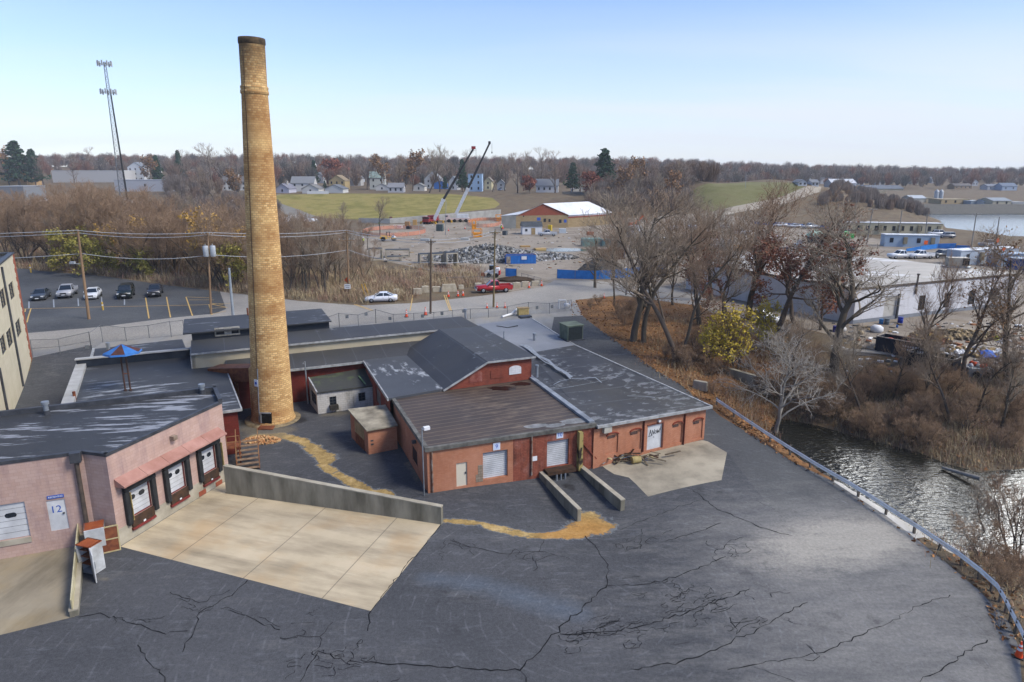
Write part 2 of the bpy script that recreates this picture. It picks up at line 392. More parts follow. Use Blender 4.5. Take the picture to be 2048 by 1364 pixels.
# ---- materials of the ground
def m_asphalt(name, dark, light, tint=None, yard=False):
    N = Nodes(name)
    big = N.noise(.10, 3, .5); mid = N.noise(.9, 6, .65); scuff = N.noise(1.6, 6, .7, stretch=(.35, 1.2, 1)); fine = N.noise(30, 2, .6)
    c = N.ramp(big, [(.32, dark), (.72, light)])
    c = N.mix(N.math('MULTIPLY', N.ramp(mid, [(.45, 0.), (.75, 1.)]), .35), c, light)
    c = N.mix(N.math('MULTIPLY', N.ramp(scuff, [(.56, 0.), (.72, 1.)]), .25), c, '#8b9096')
    c = N.mix(N.math('MULTIPLY', N.ramp(fine, [(.4, 0.), (.7, 1.)]), .2), c, '#9a9a98'); g2 = N.noise(5, 8, .85)
    if yard:
        wn = N.noise(.55, 6, .65); st = N.noise(.35, 6, .7, stretch=(.4, 1.4, 1))
        st2 = N.noise(1.1, 7, .72, stretch=(.5, 1.3, 1)); sp_ = N.noise(4.5, 6, .75)
        worn = N.math('ADD', N.attr('worn'), N.math('MULTIPLY', N.math('SUBTRACT', N.math('ADD', st, st2), 1.), 1.1))
        c = N.mix(N.math('MULTIPLY', N.ramp(worn, [(.2, 0.), (1.1, 1.)]), .8), c, '#868480')
        c = N.mix(N.ramp(sp_, [(.60, 0.), (.72, .45)]), c, '#7c7c7b'); c = N.mix(N.ramp(sp_, [(.28, .5), (.4, 0.)]), c, '#2c2e31')
        dust = N.math('MULTIPLY', N.attr('dust'), N.math('ADD', -.75, N.math('MULTIPLY', N.math('ADD', N.math('ADD', st, st2), sp_), 1.15)))
        c = N.mix(N.math('MULTIPLY', N.ramp(dust, [(.3, 0.), (1.35, 1.)]), .68), c, '#b3ada0')
        bl = N.math('ADD', N.attr('blue'), N.math('MULTIPLY', N.math('SUBTRACT', wn, .5), .5))
        c = N.mix(N.math('MULTIPLY', N.ramp(bl, [(.4, 0.), (1.1, 1.)]), .24), c, '#6f8296')
        c = N.mix(N.ramp(N.noise(.42, 6, .72), [(.58, 0.), (.72, .5)]), c, '#2a2a2b')
        # tyre arcs
        v = N.new('ShaderNodeTexWave', wave_type='RINGS', rings_direction='Z', _Scale=.42, _Distortion=3.5, _Detail=2.0, _Detail_Scale=.6)
        mp = N.new('ShaderNodeMapping'); mp.inputs['Location'].default_value = (-4, -31, 0); N.link(N.geo(), mp.inputs[0]); N.link(mp.outputs[0], v.inputs[0])
        c = N.mix(N.math('MULTIPLY', N.ramp(v.outputs['Fac'], [(.93, 0.), (.99, 1.)]), N.math('MULTIPLY', N.ramp(mid, [(.48, 0.), (.7, 1.)]), .3)), c, '#8d9094')
        ru = N.attr('rust'); rn = N.math('ADD', ru, N.math('MULTIPLY', N.math('SUBTRACT', wn, .5), 1.7))
        rn = N.math('ADD', rn, N.math('MULTIPLY', N.math('SUBTRACT', N.noise(3.2, 5, .7), .5), .9))
        rc = N.ramp(N.noise(.8, 5, .7), [(.3, '#75633f'), (.5, '#a88d58'), (.68, '#c9b07c')])
        rc = N.mix(N.attr('orange'), rc, '#b5803f')
        c = N.mix(N.ramp(rn, [(.38, 0.), (.56, 1.)]), c, rc)
        halo = N.ramp(rn, [(.26, 0.), (.36, 1.), (.46, 0.)])
        c = N.mix(N.math('MULTIPLY', halo, .5), c, '#8f979b')
        wet = N.math('ADD', N.attr('wet'), N.math('SUBTRACT', wn, .5))
        c = N.mix(N.math('MULTIPLY', N.ramp(wet, [(.4, 0.), (.6, 1.)]), .7), c, '#23211f')
        sand = N.math('ADD', N.attr('sand'), N.math('SUBTRACT', wn, .5))
        c = N.mix(N.math('MULTIPLY', N.ramp(sand, [(.4, 0.), (.75, 1.)]), .6), c, '#7d7461')
    c = N.mix(.5, c, N.ramp(g2, [(.32, '#2e2e2e'), (.68, '#c2c2c0')]), 'OVERLAY')
    N.base(c).rough(.85); N.b.inputs['Specular IOR Level'].default_value = .15
    N.bump(fine, .25, .01); return N.m
def m_concrete(name, a, b, stain, joints=None, warm=None, streak=(1, .18, 1), rot=0.0):
    N = Nodes(name)
    mp = N.new('ShaderNodeMapping'); mp.inputs['Rotation'].default_value = (0, 0, rot); N.link(N.geo(), mp.inputs[0]); v = mp.outputs[0]
    n1 = N.noise(.3, 6, .6, v); n2 = N.noise(.6, 6, .65, v, stretch=streak); n3 = N.noise(14, 3, .6)
    c = N.ramp(n1, [(.3, a), (.65, b)])
    c = N.mix(N.math('MULTIPLY', N.ramp(n2, [(.45, 0.), (.7, 1.)]), .65), c, stain)
    if warm: c = N.mix(N.math('MULTIPLY', N.ramp(N.noise(.22, 5, .6), [(.5, 0.), (.7, 1.)]), .5), c, warm)
    c = N.mix(N.math('MULTIPLY', n3, .18), c, '#6b675c')
    if joints:
        br = N.new('ShaderNodeTexBrick'); br.offset = 0
        for k, val in (('Scale', 1.0), ('Mortar Size', .035), ('Brick Width', joints[0]), ('Row Height', joints[1])): br.inputs[k].default_value = val
        m2 = N.new('ShaderNodeMapping'); m2.inputs['Rotation'].default_value = (0, 0, joints[2]); m2.inputs['Location'].default_value = (joints[3], joints[4], 0)
        N.link(N.geo(), m2.inputs[0]); N.link(m2.outputs[0], br.inputs[0])
        c = N.mix(N.math('MULTIPLY', br.outputs['Fac'], .6), c, '#4d473a')
    N.base(c).rough(.85); N.bump(n3, .2, .01); return N.m
def m_earth(name, cols, leaf=None, scale=.25):
    N = Nodes(name)
    n = N.noise(scale, 8, .7); c = N.ramp(n, list(zip((.25, .42, .55, .7), cols)))
    if leaf:
        v = N.new('ShaderNodeTexVoronoi', feature='F1'); v.inputs['Scale'].default_value = 4.5; N.link(N.geo(), v.inputs[0])
        c = N.mix(N.math('MULTIPLY', N.ramp(N.noise(.35, 5, .6), [(.4, 0.), (.6, 1.)]), N.math('GREATER_THAN', v.outputs['Color'], .3)), c, leaf)
    f = N.noise(5, 5, .7); c = N.mix(.3, c, N.ramp(f, [(.3, '#2a241c'), (.7, '#9a8e79')]), 'OVERLAY')
    N.base(c).rough(.95); N.b.inputs['Specular IOR Level'].default_value = .1; N.bump(f, .6, .15); return N.m
GM = {
 'terrain': m_earth('brush_earth', ['#4d443a', '#61574a', '#726857', '#7c7459'], '#75644e'),
 'yard': m_asphalt('yard_asphalt', '#3a3c40', '#515255', yard=True),
 'driveway': m_asphalt('driveway_asphalt', '#47484a', '#575858', yard=True),
 'parking_lot': m_asphalt('lot_asphalt', '#3c3f43', '#5a5c5d'),
 'street': m_asphalt('street_asphalt', '#8e8a83', '#a9a49a'),
 'street_edge': m_concrete('street_edge_paving', '#8d877b', '#7d7f80', '#6a675f'),
 'dock_apron': m_concrete('apron_concrete', '#ab9c7f', '#c1b193', '#574c38', joints=(14.0, 5.2, -1.285, 1.0, 2.2), warm='#b08d5c', rot=-1.285),
 'side_ramp': m_concrete('ramp_concrete', '#857b66', '#9c917a', '#4c4433', warm='#8f7a4f', streak=(.9, .25, 1), rot=.1),
 'loading_pad': m_concrete('pad_concrete', '#8f8672', '#a79d87', '#4f493c', streak=(.6, .6, 1)),
 'concrete_edge': m_concrete('spillway_concrete', '#b3b0a8', '#c4c1b8', '#8d8a80'),
 'leaf_bank': m_earth('leaf_litter', ['#54402f', '#6e5138', '#806245', '#695a45'], '#8f6a45', .4),
 'gravel_track': m_earth('pale_gravel', ['#8f8676', '#a29a89', '#aaa294', '#8b8371']),
 'grass_field': m_earth('field_grass', ['#6b6934', '#7d783f', '#948a52', '#8f7d4c'], None, .09),
 'grass_mound': m_earth('mound_grass', ['#5f603a', '#6c6c42', '#777650', '#716a48'], None, .09),
 'gravel_slope': m_earth('grey_gravel', ['#6f6d68', '#7d7b75', '#8a8780', '#77746c']),
 'site_ground': m_earth('site_gravel', ['#6d655a', '#8a8174', '#9c9488', '#85775f'], None, .11),
}
GNAME = {'terrain': 'terrain', 'street_edge': 'pavement', 'yard': 'yard_ground', 'site_ground': 'site_ground', 'loading_pad': 'pad_ground', 'dock_apron': 'apron_ground', 'side_ramp': 'ramp_ground', 'driveway': 'driveway', 'concrete_edge': 'spillway_ground',
         'parking_lot': 'parking_ground', 'street': 'street', 'leaf_bank': 'leafy_ground', 'gravel_track': 'gravel_path', 'grass_field': 'field', 'grass_mound': 'mound_terrain', 'gravel_slope': 'gravel_ground'}
GO = {}
def seg_d(x, y, pts):
    best = np.full(x.shape, 1e9)
    for (a, b) in zip(pts, pts[1:]):
        dx, dy = b[0]-a[0], b[1]-a[1]; t = np.clip(((x-a[0])*dx+(y-a[1])*dy)/max(dx*dx+dy*dy, 1e-9), 0, 1)
        w = a[2]+(b[2]-a[2])*t
        best = np.minimum(best, np.hypot(x-a[0]-t*dx, y-a[1]-t*dy)/w)
    return best
for nm, (V, T) in GROUND.items():
    o = raw_mesh(GNAME[nm], V, T, GM[nm], smooth=True); o['kind'] = 'structure'; GO[nm] = o
    if nm in ('yard', 'driveway'):
        x, y = V[:, 0], V[:, 1]
        def line(*p): return [(*GP(a, b)[:2], w) for a, b, w in p]
        A = {}
        d1 = seg_d(x, y, line((505, 872, .4), (560, 870, .5), (600, 880, .5), (625, 897, .65), (648, 915, .85), (645, 932, .45), (668, 945, .36), (690, 955, .45), (715, 970, .55), (738, 985, .45), (765, 985, .5), (782, 998, .4)))
        d2 = seg_d(x, y, line((885, 1041, .35), (930, 1043, .35), (1000, 1058, .4), (1060, 1072, .35), (1100, 1072, .4), (1150, 1066, .9), (1190, 1052, 1.35), (1180, 1038, 1.0)))
        A['rust'] = np.maximum(1.05-.66*d1, 1.0-.62*d2).clip(-1, 1)
        A['orange'] = (1-seg_d(x, y, line((1120, 1066, .8), (1160, 1062, 1.0), (1185, 1060, .9)))*.4).clip(0, .6)
        p = GP(1690, 1080); A['dust'] = 1.25*np.exp(-(((x-p[0])*.9+(y-p[1])*.3)/7.0)**2-((-(x-p[0])*.3+(y-p[1])*.9)/2.8)**2)
        A['worn'] = (ss((x-2)/18)*.75*ss((48-y)/10)+.12).clip(0, 1)
        A['blue'] = 1-seg_d(x, y, line((850, 1155, .7), (960, 1170, 1.0), (1120, 1215, 1.2), (1160, 1228, .8)))*.5
        A['blue'] = A['blue'].clip(-1, 1)
        A['wet'] = np.maximum(.8-seg_d(x, y, line((500, 845, 1.5), (560, 850, 1.2), (600, 840, 1.0)))*.5, .75-seg_d(x, y, line((1128, 968, .6), (1145, 976, .9)))*.6).clip(-1, 1)
        A['sand'] = np.maximum.reduce([.9-seg_d(x, y, line((500, 860, 1.5), (540, 880, 1.2), (560, 860, 1.5)))*.45, .8-seg_d(x, y, line((650, 830, .8), (700, 825, 1.5)))*.5, .85-seg_d(x, y, line((840, 965, .5), (832, 945, .7), (815, 925, .5)))*.6, .7-seg_d(x, y, line((205, 1155, .5), (210, 1160, .5)))*.6]).clip(-1, 1)
        for k, v in A.items():
            at = o.data.attributes.new(k, 'FLOAT', 'POINT'); at.data.foreach_set('value', v.astype(np.float32))
# ---- water
def m_water(name, col, scale, strength, rough=.05):
    N = Nodes(name); N.base(col).rough(rough); N.b.inputs['Specular IOR Level'].default_value = 1.0; N.b.inputs['IOR'].default_value = 1.33
    a = N.noise(scale, 3, .55, stretch=(1, 2.2, 1)); N.bump(a, strength, .25); return N.m
for nm, P, z, m in (('river_water', RIVER, RIV_Z, m_water('stream_water', '#1b1c17', 1.3, .5)), ('lake_water', LAKE, LAKE_Z, m_water('lake_surface', '#55636e', .5, .10, .12))):
    mb = MB(); c = np.mean(P, 0); Q = [tuple(c+(np.array(p)-c)*1.03) for p in P]
    mb.add([(p[0], p[1], z) for p in Q], [tuple(range(len(Q)))]); o = mb.build(nm, m)
    if o.data.polygons[0].normal.z < 0: o.data.flip_normals()
    o['kind'] = 'structure'
# ---- painted / sealed lines draped over the ground
def ribbon(mb, pts, w, dz=.012, wig=0.0, seed=1, m=0, step=.5):
    r = random.Random(seed); P = []
    for a, b in zip(pts, pts[1:]):
        L = math.hypot(b[0]-a[0], b[1]-a[1]); k = max(1, int(L/step))
        for j in range(k): P.append((a[0]+(b[0]-a[0])*j/k, a[1]+(b[1]-a[1])*j/k))
    P.append(pts[-1][:2])
    if wig: P = [P[0]]+[(p[0]+r.gauss(0, wig), p[1]+r.gauss(0, wig)) for p in P[1:-1]]+[P[-1]]
    vs = []
    for i, p in enumerate(P):
        a = P[max(i-1, 0)]; b = P[min(i+1, len(P)-1)]; dx, dy = b[0]-a[0], b[1]-a[1]; l = math.hypot(dx, dy) or 1
        ww = w*(r.uniform(.35, 1.5) if wig else 1)/2
        for sgn in (1, -1):
            q = (p[0]-dy/l*ww*sgn, p[1]+dx/l*ww*sgn); vs.append((q[0], q[1], h1(*q)+dz))
    mb.add(vs, [(2*i, 2*i+1, 2*i+3, 2*i+2) for i in range(len(P)-1)], m)
m_tar = mat('tar_sealant', '#17181a', rough=.8, spec=.1)
def loopy(c, n, r, seed, sq=.5, rot=-.35):
    """wandering crack web around a pixel line"""
    rr = random.Random(seed); out = []
    for k in range(n):
        x, y = c[0]+rr.gauss(0, r), c[1]+rr.gauss(0, r*.25); a = rr.uniform(0, 6.28); P = [(x, y)]
        for j in range(rr.randint(5, 11)):
            a += rr.gauss(0, .9); st = rr.uniform(5, 13); x += st*math.cos(a); y += st*.45*math.sin(a)-st*.1*math.cos(a); P.append((x, y))
        out.append(P)
    return out
CR = [ # (pixel polyline, width)
 ([(1215, 1168), (1180, 1203), (1135, 1240), (1100, 1278), (1040, 1341)], .13), ([(1040, 1341), (900, 1336), (700, 1322)], .13), ([(1040, 1341), (1052, 1364)], .1),
 ([(1215, 1168), (1214, 1130), (1205, 1112), (1185, 1085), (1170, 1072)], .1), ([(1215, 1172), (1300, 1168), (1360, 1150), (1440, 1118), (1452, 1113)], .12),
 ([(1120, 1268), (1240, 1262), (1330, 1240), (1400, 1215), (1500, 1178)], .12), ([(1262, 1338), (1350, 1328), (1440, 1295), (1520, 1255), (1615, 1205)], .1),
 ([(1455, 1340), (1560, 1320), (1640, 1308), (1700, 1280), (1780, 1243), (1830, 1215), (1900, 1190)], .09), ([(1840, 1364), (1900, 1330), (1975, 1280)], .09),
 ([(1385, 980), (1430, 1015), (1520, 1055), (1585, 1072)], .12), ([(1400, 1000), (1300, 1035), (1240, 1060)], .08), ([(1330, 1083), (1400, 1062), (1442, 1046)], .1),
 ([(742, 1222), (735, 1262)], .12), ([(885, 1047), (800, 1147), (742, 1222)], .09), ([(495, 1160), (465, 1190), (400, 1225), (385, 1265), (365, 1305)], .12), ([(155, 1235), (200, 1226), (270, 1248), (330, 1265), (375, 1262)], .1),
 ([(455, 1220), (500, 1236), (560, 1260)], .09), ([(340, 1185), (400, 1205), (440, 1190), (460, 1180)], .08), ([(600, 1364), (640, 1300), (700, 1330)], .09), ([(560, 1275), (640, 1275), (665, 1245)], .07),
 ([(900, 1080), (925, 1090), (1005, 1108), (1060, 1105), (1085, 1103), (1140, 1118)], .08), ([(1078, 1103), (1088, 1080)], .08), ([(905, 1078), (918, 1092), (925, 1098)], .07),
 ([(1590, 1364), (1530, 1340), (1508, 1335)], .07), ([(1610, 1320), (1640, 1318), (1610, 1290), (1625, 1296)], .06), ([(540, 965), (600, 950), (640, 942)], .06), ([(625, 905), (660, 893), (700, 885)], .05),
 ([(1460, 1235), (1475, 1270), (1480, 1255), (1520, 1240)], .07), ([(275, 1290), (300, 1330), (330, 1364)], .09), ([(800, 1010), (850, 985)], .07), ([(1050, 1048), (1072, 1062)], .06), ([(1510, 1000), (1550, 1020)], .05)]
mb = MB()
for i, (P, w) in enumerate(CR): ribbon(mb, PX(*P), w*.48, wig=.06, seed=i, step=.3)
for i, (c, n, r) in enumerate([((1200, 1275), 16, 45), ((1290, 1255), 14, 45), ((1390, 1205), 16, 50), ((1440, 1190), 8, 40), ((1460, 1095), 7, 28), ((1320, 1160), 4, 30), ((640, 1330), 14, 60), ((390, 1215), 5, 40), ((1270, 1085), 7, 28), ((920, 1085), 4, 20), ((1050, 1110), 4, 30), ((1500, 1255), 5, 40), ((560, 1250), 4, 40), ((250, 1245), 3, 25)]):
    for j, P in enumerate(loopy(c, n, r, 50+i)): ribbon(mb, PX(*P), .028, wig=.03, seed=i*40+j, dz=.016, step=.3)
mb.build('crack_sealant', m_tar, GO['yard'])
m_yel = mat('lot_paint_yellow', '#c9a55c', '#a98d55', 3, .7)
mb = MB()
for P in [((46, 618), (200, 614), (400, 610), (470, 606)), ((62, 617), (54, 645)), ((291, 594), (298, 637)), ((333, 594), (341, 635)), ((372, 594), (385, 632)), ((372, 594), (425, 596)), ((378, 600), (428, 600)), ((418, 609), (424, 630)), ((424, 609), (455, 615), (420, 617)), ((424, 607), (447, 609)), ((424, 628), (452, 622)), ((51, 618), (50, 624))]: ribbon(mb, PX(*P), .16, dz=.02)
mb.build('lot_lines', m_yel, GO['parking_lot'])
m_wht = mat('lot_paint_white', '#9aa0a4', '#7d8287', 3, .7)
mb = MB()
for P in [((58, 603), (58, 617)), ((107, 599), (108, 615)), ((156, 597), (157, 612)), ((203, 594), (204, 612)), ((249, 598), (249, 610))]: ribbon(mb, PX(*P), .16, dz=.02)
mb.build('stall_lines', m_wht, GO['parking_lot'])
mb = MB()
for P in [((708, 609), (745, 622)), ((712, 609), (747, 621)), ((888, 590), (900, 622)), ((892, 590), (903, 622)), ((826, 590), (820, 622))]: ribbon(mb, PX(*P), .14, dz=.02)
mb.build('road_lines', m_yel, GO['street'])
# ================================================================== building materials
def m_brick(name, c1, c2, mortar, bw=.24, rh=.08, dirt=None, dirt_amt=.5, patch=None, ms=.012, bump=.3, lo=.45, hi=.75, soot=None, bands=None):
    N = Nodes(name); br = N.new('ShaderNodeTexBrick')
    br.inputs['Color1'].default_value = lin(c1); br.inputs['Color2'].default_value = lin(c2); br.inputs['Mortar'].default_value = lin(mortar)
    for k, v in (('Scale', 1.0), ('Mortar Size', ms), ('Brick Width', bw), ('Row Height', rh), ('Bias', 0.0)): br.inputs[k].default_value = v
    N.link(N.coord('UV'), br.inputs[0]); c = br.outputs['Color']
    n = N.noise(.55, 7, .65); n2 = N.noise(1.3, 6, .7, stretch=(1, 1, .25))
    if bands:
        nb = N.noise(.33, 3, .6, stretch=(.12, .12, 1.6)); c = N.mix(N.math('MULTIPLY', N.ramp(nb, [(.5, 0.), (.62, 1.)]), .55), c, bands)
        nb2 = N.noise(2.2, 5, .8); c = N.mix(N.math('MULTIPLY', N.ramp(nb2, [(.55, 0.), (.68, 1.)]), .6), c, bands)
    if patch: c = N.mix(N.math('MULTIPLY', N.ramp(n, [(lo, 0.), (hi, 1.)]), .55), c, patch)
    if dirt: c = N.mix(N.math('MULTIPLY', N.ramp(n2, [(.48, 0.), (.72, 1.)]), dirt_amt), c, dirt)
    if soot:
        sp = N.new('ShaderNodeSeparateXYZ'); N.link(N.coord('Object'), sp.inputs[0])
        g = N.math('ADD', N.math('DIVIDE', N.math('SUBTRACT', sp.outputs[2], soot[0]), soot[1]), N.math('MULTIPLY', N.math('SUBTRACT', N.noise(1.1, 5, .7), .5), 1.6))
        c = N.mix(N.math('MULTIPLY', N.ramp(g, [(.1, 0.), (1., 1.)]), soot[2]), c, '#39312a')
    N.base(c).rough(.85); N.b.inputs['Specular IOR Level'].default_value = .2
    bn = N.new('ShaderNodeBump'); bn.inputs['Strength'].default_value = bump; bn.inputs['Distance'].default_value = .02; bn.invert = True
    N.link(br.outputs['Fac'], bn.inputs['Height']); N.link(bn.outputs[0], N.b.inputs['Normal']); return N.m
def m_roof(name, a, b, patch=None, pstretch=(1, 1, 1), prange=(.58, .66), pscale=1.2, seams=None, rot=.41, rough=.6, amt=.8, warm=None):
    N = Nodes(name); mp = N.new('ShaderNodeMapping'); mp.inputs['Rotation'].default_value = (0, 0, -rot); N.link(N.geo(), mp.inputs[0]); v = mp.outputs[0]
    c = N.ramp(N.noise(.35, 5, .6, v), [(.3, a), (.7, b)])
    if warm: c = N.mix(N.math('MULTIPLY', N.ramp(N.noise(.16, 5, .65, v), [(.45, 0.), (.65, 1.)]), .8), c, warm)
    if seams:
        sp = N.new('ShaderNodeSeparateXYZ'); N.link(v, sp.inputs[0]); ax = sp.outputs[seams[0]]
        fr = N.math('FRACT', N.math('DIVIDE', N.math('ADD', ax, N.math('MULTIPLY', N.noise(.6, 2), .15)), seams[1]))
        ln = N.math('LESS_THAN', fr, seams[2]/seams[1]); c = N.mix(N.math('MULTIPLY', ln, seams[4] if len(seams) > 4 else .7), c, seams[3])
    if patch:
        big = N.noise(.11, 3, .5, v); pn = N.noise(pscale, 6, .68, v, stretch=pstretch)
        pm = N.math('MULTIPLY', N.ramp(N.math('ADD', pn, N.math('MULTIPLY', N.math('SUBTRACT', big, .5), .55)), [(prange[0], 0.), (prange[1], 1.)]), amt)
        c = N.mix(pm, c, patch)
    f = N.noise(9, 4, .7); c = N.mix(N.math('MULTIPLY', f, .15), c, '#8a8a88')
    N.base(c).rough(rough); N.b.inputs['Specular IOR Level'].default_value = .3; N.bump(f, .2, .02); return N.m
M_chim = m_brick('chimney_brick', '#d8b47a', '#ad8350', '#967c58', .36, .18, None, patch='#d8b57a', ms=.02, soot=(27.0, 5.5, .75), bands='#8a5c33', lo=.45, hi=.75, bump=.6)
M_pink = m_brick('pink_block', '#b0968a', '#a98d80', '#9d8477', .4, .2, '#79656a', .6, '#b59d92', ms=.01, bump=.2)
M_red = m_brick('red_painted_brick', '#ae785c', '#a46c50', '#8f5d46', .24, .08, '#7b5440', .5, '#ba8a70', ms=.008, bump=.2)
M_redold = m_brick('old_red_brick', '#87493a', '#7a3e30', '#693529', .24, .08, '#48342a', .6, '#9b6a5a', ms=.01, lo=.55, hi=.8)
M_dkred = m_brick('dark_red_brick', '#6a2c25', '#5f2820', '#51231c', .4, .2, '#3a1616', .4, ms=.008)
M_white_b = m_brick('white_block', '#bab7b0', '#b0aca4', '#98958e', .4, .2, '#3f3d31', .7, '#b3afa6', ms=.012)
M_beige = m_brick('beige_render', '#bdb49c', '#b7ae96', '#ada48c', 2.4, .6, '#978e76', .35, '#c6bda5', ms=.006, bump=.1)
M_quoin = m_brick('orange_brick', '#9a5038', '#8b4631', '#78503f', .24, .08, ms=.01)
M_whitewall = m_brick('white_painted_block', '#c9c9ca', '#c1c1c3', '#b0b0b4', .4, .2, '#8d8a84', .35, ms=.01, bump=.15)
M_membrane = m_roof('black_membrane', '#222428', '#303235', '#8f9499', (.35, 1.5, 1), (.60, .68), 1.1)
M_pinkroof = m_roof('black_roof_worn', '#1f2124', '#2a2c2f', '#a6aab0', (.22, 1.7, 1), (.565, .61), 1.25, rot=.17, amt=.6)
M_roofdark = m_roof('dark_roof', '#26272a', '#353639', '#8e9295', (.8, .8, 1), (.64, .74), .8, seams=(0, 3.0, .1, '#4a4d52', .5), warm='#34332f')
M_roofright = m_roof('right_roof', '#222326', '#323336', '#8f9293', (.7, 1.1, 1), (.56, .62), 1.3, seams=(1, 3.1, .12, '#5a5d60', .5), warm='#33312c', amt=.45)
M_roofgrey = m_roof('grey_roof', '#6d7074', '#7c7f83', '#94979a', (1, 1, 1), (.7, .8), .5, seams=(1, 2.6, .08, '#62656a', .4))
M_roofbrown = m_roof('brown_ribbed_roof', '#32261d', '#46362a', '#857460', (.4, 1.2, 1), (.54, .74), 1.3, seams=(1, .72, .09, '#806f5a', .55), amt=.4, warm='#2d2623')
M_mossroof = m_roof('mossy_roof', '#262722', '#34342c', '#49542a', (1, 1, 1), (.58, .7), .8)
M_gravelroof = m_roof('gravel_roof', '#79736a', '#8d877d', '#c2c3c4', (.3, .8, 1), (.6, .68), .35, rot=-.1)
M_cream = mat('cream_cladding', '#aea48c', '#a0967e', .6, .7)
M_trim = mat('dark_metal_trim', '#2f3135', '#45474b', 1.5, .5)
M_grip = mat('grey_drip_edge', '#a4a5a3', '#7d7e7c', 2, .5)
M_concr = mat('weathered_concrete', '#8d8878', '#5f5b4e', .9, .9, bump=.3, stretch=(1, 1, .25))
M_concl = mat('light_concrete', '#a69f8e', '#8a8372', .8, .9, bump=.2)
M_wdoor = mat('white_door_paint', '#c3c5c6', '#a8aaab', .9, .5)
M_rustd = mat('rusting_white_door', '#c5bca8', '#9c5a25', 1.3, .6, lo=.52, hi=.62, stretch=(1, 1, .3))
M_black = mat('black_rubber', '#17181a', '#2c2d2d', 2, .7)
M_glass = mat('dark_window_glass', '#20262d', rough=.08, spec=.7)
M_frame = mat('window_frame_grey', '#3c3e40', rough=.6)
M_rust = mat('rusty_steel', '#5a3020', '#7d4a2c', 2.5, .8)
M_wood = mat('weathered_wood', '#6f6350', '#4e4436', 3, .9, stretch=(1, 1, .3))
M_galv = mat('galvanised_steel', '#9aa0a5', '#7f858a', 2, .45, metal=.5)
M_ply = mat('plywood', '#a08a63', '#83704e', 1.5, .8)
M_blue = mat('sign_blue', '#2b4f9b', rough=.5); M_white = mat('sign_white', '#d5d6d6', rough=.5)
M_pinkm = mat('pink_metal', '#a57e72', '#8f6659', .8, .6); M_levb = mat('leveller_wood', '#4b3423', '#2f241b', 2, .85)
M_redtrim = mat('dock_red_trim', '#7c2f2a', '#5b2824', 2, .7)
M_orangeb = mat('orange_vent_brick', '#8f4a32', '#7c4330', 3, .9)
M_moss = mat('green_grey_metal', '#66705f', '#4f584a', 1.2, .7)
M_ink = mat('black_paint', '#141414', rough=.6)
def text(name, s, size, W, u, z, off, m, parent, extr=.004):
    cu = bpy.data.curves.new(name, 'FONT'); cu.body = s; cu.size = size; cu.extrude = extr; cu.align_x = 'CENTER'; cu.align_y = 'CENTER'
    o = bpy.data.objects.new(name, cu); COL.objects.link(o); cu.materials.append(m)
    X = Vector((W.d.x, W.d.y, 0)); Y = Vector((0, 0, 1)); Z = Vector((W.n.x, W.n.y, 0))
    R = Matrix((X, Y, Z)).transposed().to_4x4(); R.translation = W.p(u, z, off); o.matrix_basis = R
    o.parent = parent; return o
def to_mesh(o):
    dg_ = bpy.context.evaluated_depsgraph_get(); me = bpy.data.meshes.new_from_object(o.evaluated_get(dg_)); n = bpy.data.objects.new(o.name, me); n.matrix_basis = o.matrix_basis.copy()
    nm = o.name; bpy.data.objects.remove(o); n.name = nm; COL.objects.link(n); return n
def hole4(W, TL, TR, BR, BL, off=0):
    a, b, c, d = (W.at(*p, off) for p in (TL, TR, BR, BL))
    return ((a[0]+d[0])/2, (b[0]+c[0])/2, (c[1]+d[1])/2, (a[1]+b[1])/2)
def panel_door(W, h, mats, parent, depth=.12, name='overhead_door', ribs=6, win=()):
    """sectional door at the back of its opening: horizontal ribs, optional windows"""
    mb = MB(); u0, u1, z0, z1 = h
    for i in range(ribs):
        a = z0+(z1-z0)*i/ribs; b = z0+(z1-z0)*(i+1)/ribs
        W.box(mb, u0, u1, a+.015, b-.015, -depth-.03, -depth)
    W.box(mb, u0, u1, z0, z1, -depth-.06, -depth-.03, 1)  # dark backing paints the shade of the gaps between the ribs
    o = mb.build(name, [mats, M_frame], parent)
    for (a, b, c, d) in win:
        g = MB(); n = 12; P = []
        rr = (d-c)/2
        for k in range(n):
            t = 2*math.pi*k/n; cu = (b-rr if math.cos(t) > 0 else a+rr); P.append((cu+rr*math.cos(t), (c+d)/2+rr*math.sin(t)))
        vs = [W.p(u, z, -depth+.012) for u, z in P]; g.add(vs, [tuple(range(n))]); g.build('door_window', M_glass, o)
    return o
def opening_window(W, h, parent, depth=.14, bars=(2, 3), mats=None, name='window'):
    u0, u1, z0, z1 = h; mb = MB(); t = .05
    for a, b, c, d in ((u0, u1, z0, z0+t), (u0, u1, z1-t, z1), (u0, u0+t, z0, z1), (u1-t, u1, z0, z1)): W.box(mb, a, b, c, d, -depth, -depth+.06)
    for i in range(1, bars[0]): W.box(mb, u0+(u1-u0)*i/bars[0]-.02, u0+(u1-u0)*i/bars[0]+.02, z0+t, z1-t, -depth, -depth+.04)
    for j in range(1, bars[1]): W.box(mb, u0+t, u1-t, z0+(z1-z0)*j/bars[1]-.02, z0+(z1-z0)*j/bars[1]+.02, -depth, -depth+.035)
    o = mb.build(name, M_frame, parent)
    g = MB(); W.box(g, u0, u1, z0, z1, -depth-.03, -depth-.004); g.build('pane', M_glass, o)
    return o
def spout(W, px_top, px_bot, r, parent, m, off=.08, elbow=True):
    u0, z1 = W.at(*px_top, off); u1, z0 = W.at(*px_bot, off); mb = MB(); u = (u0+u1)/2
    mb.tube(W.p(u, z0, off), W.p(u, z1, off), r, r, 8)
    return mb.build('downspout', m, parent)
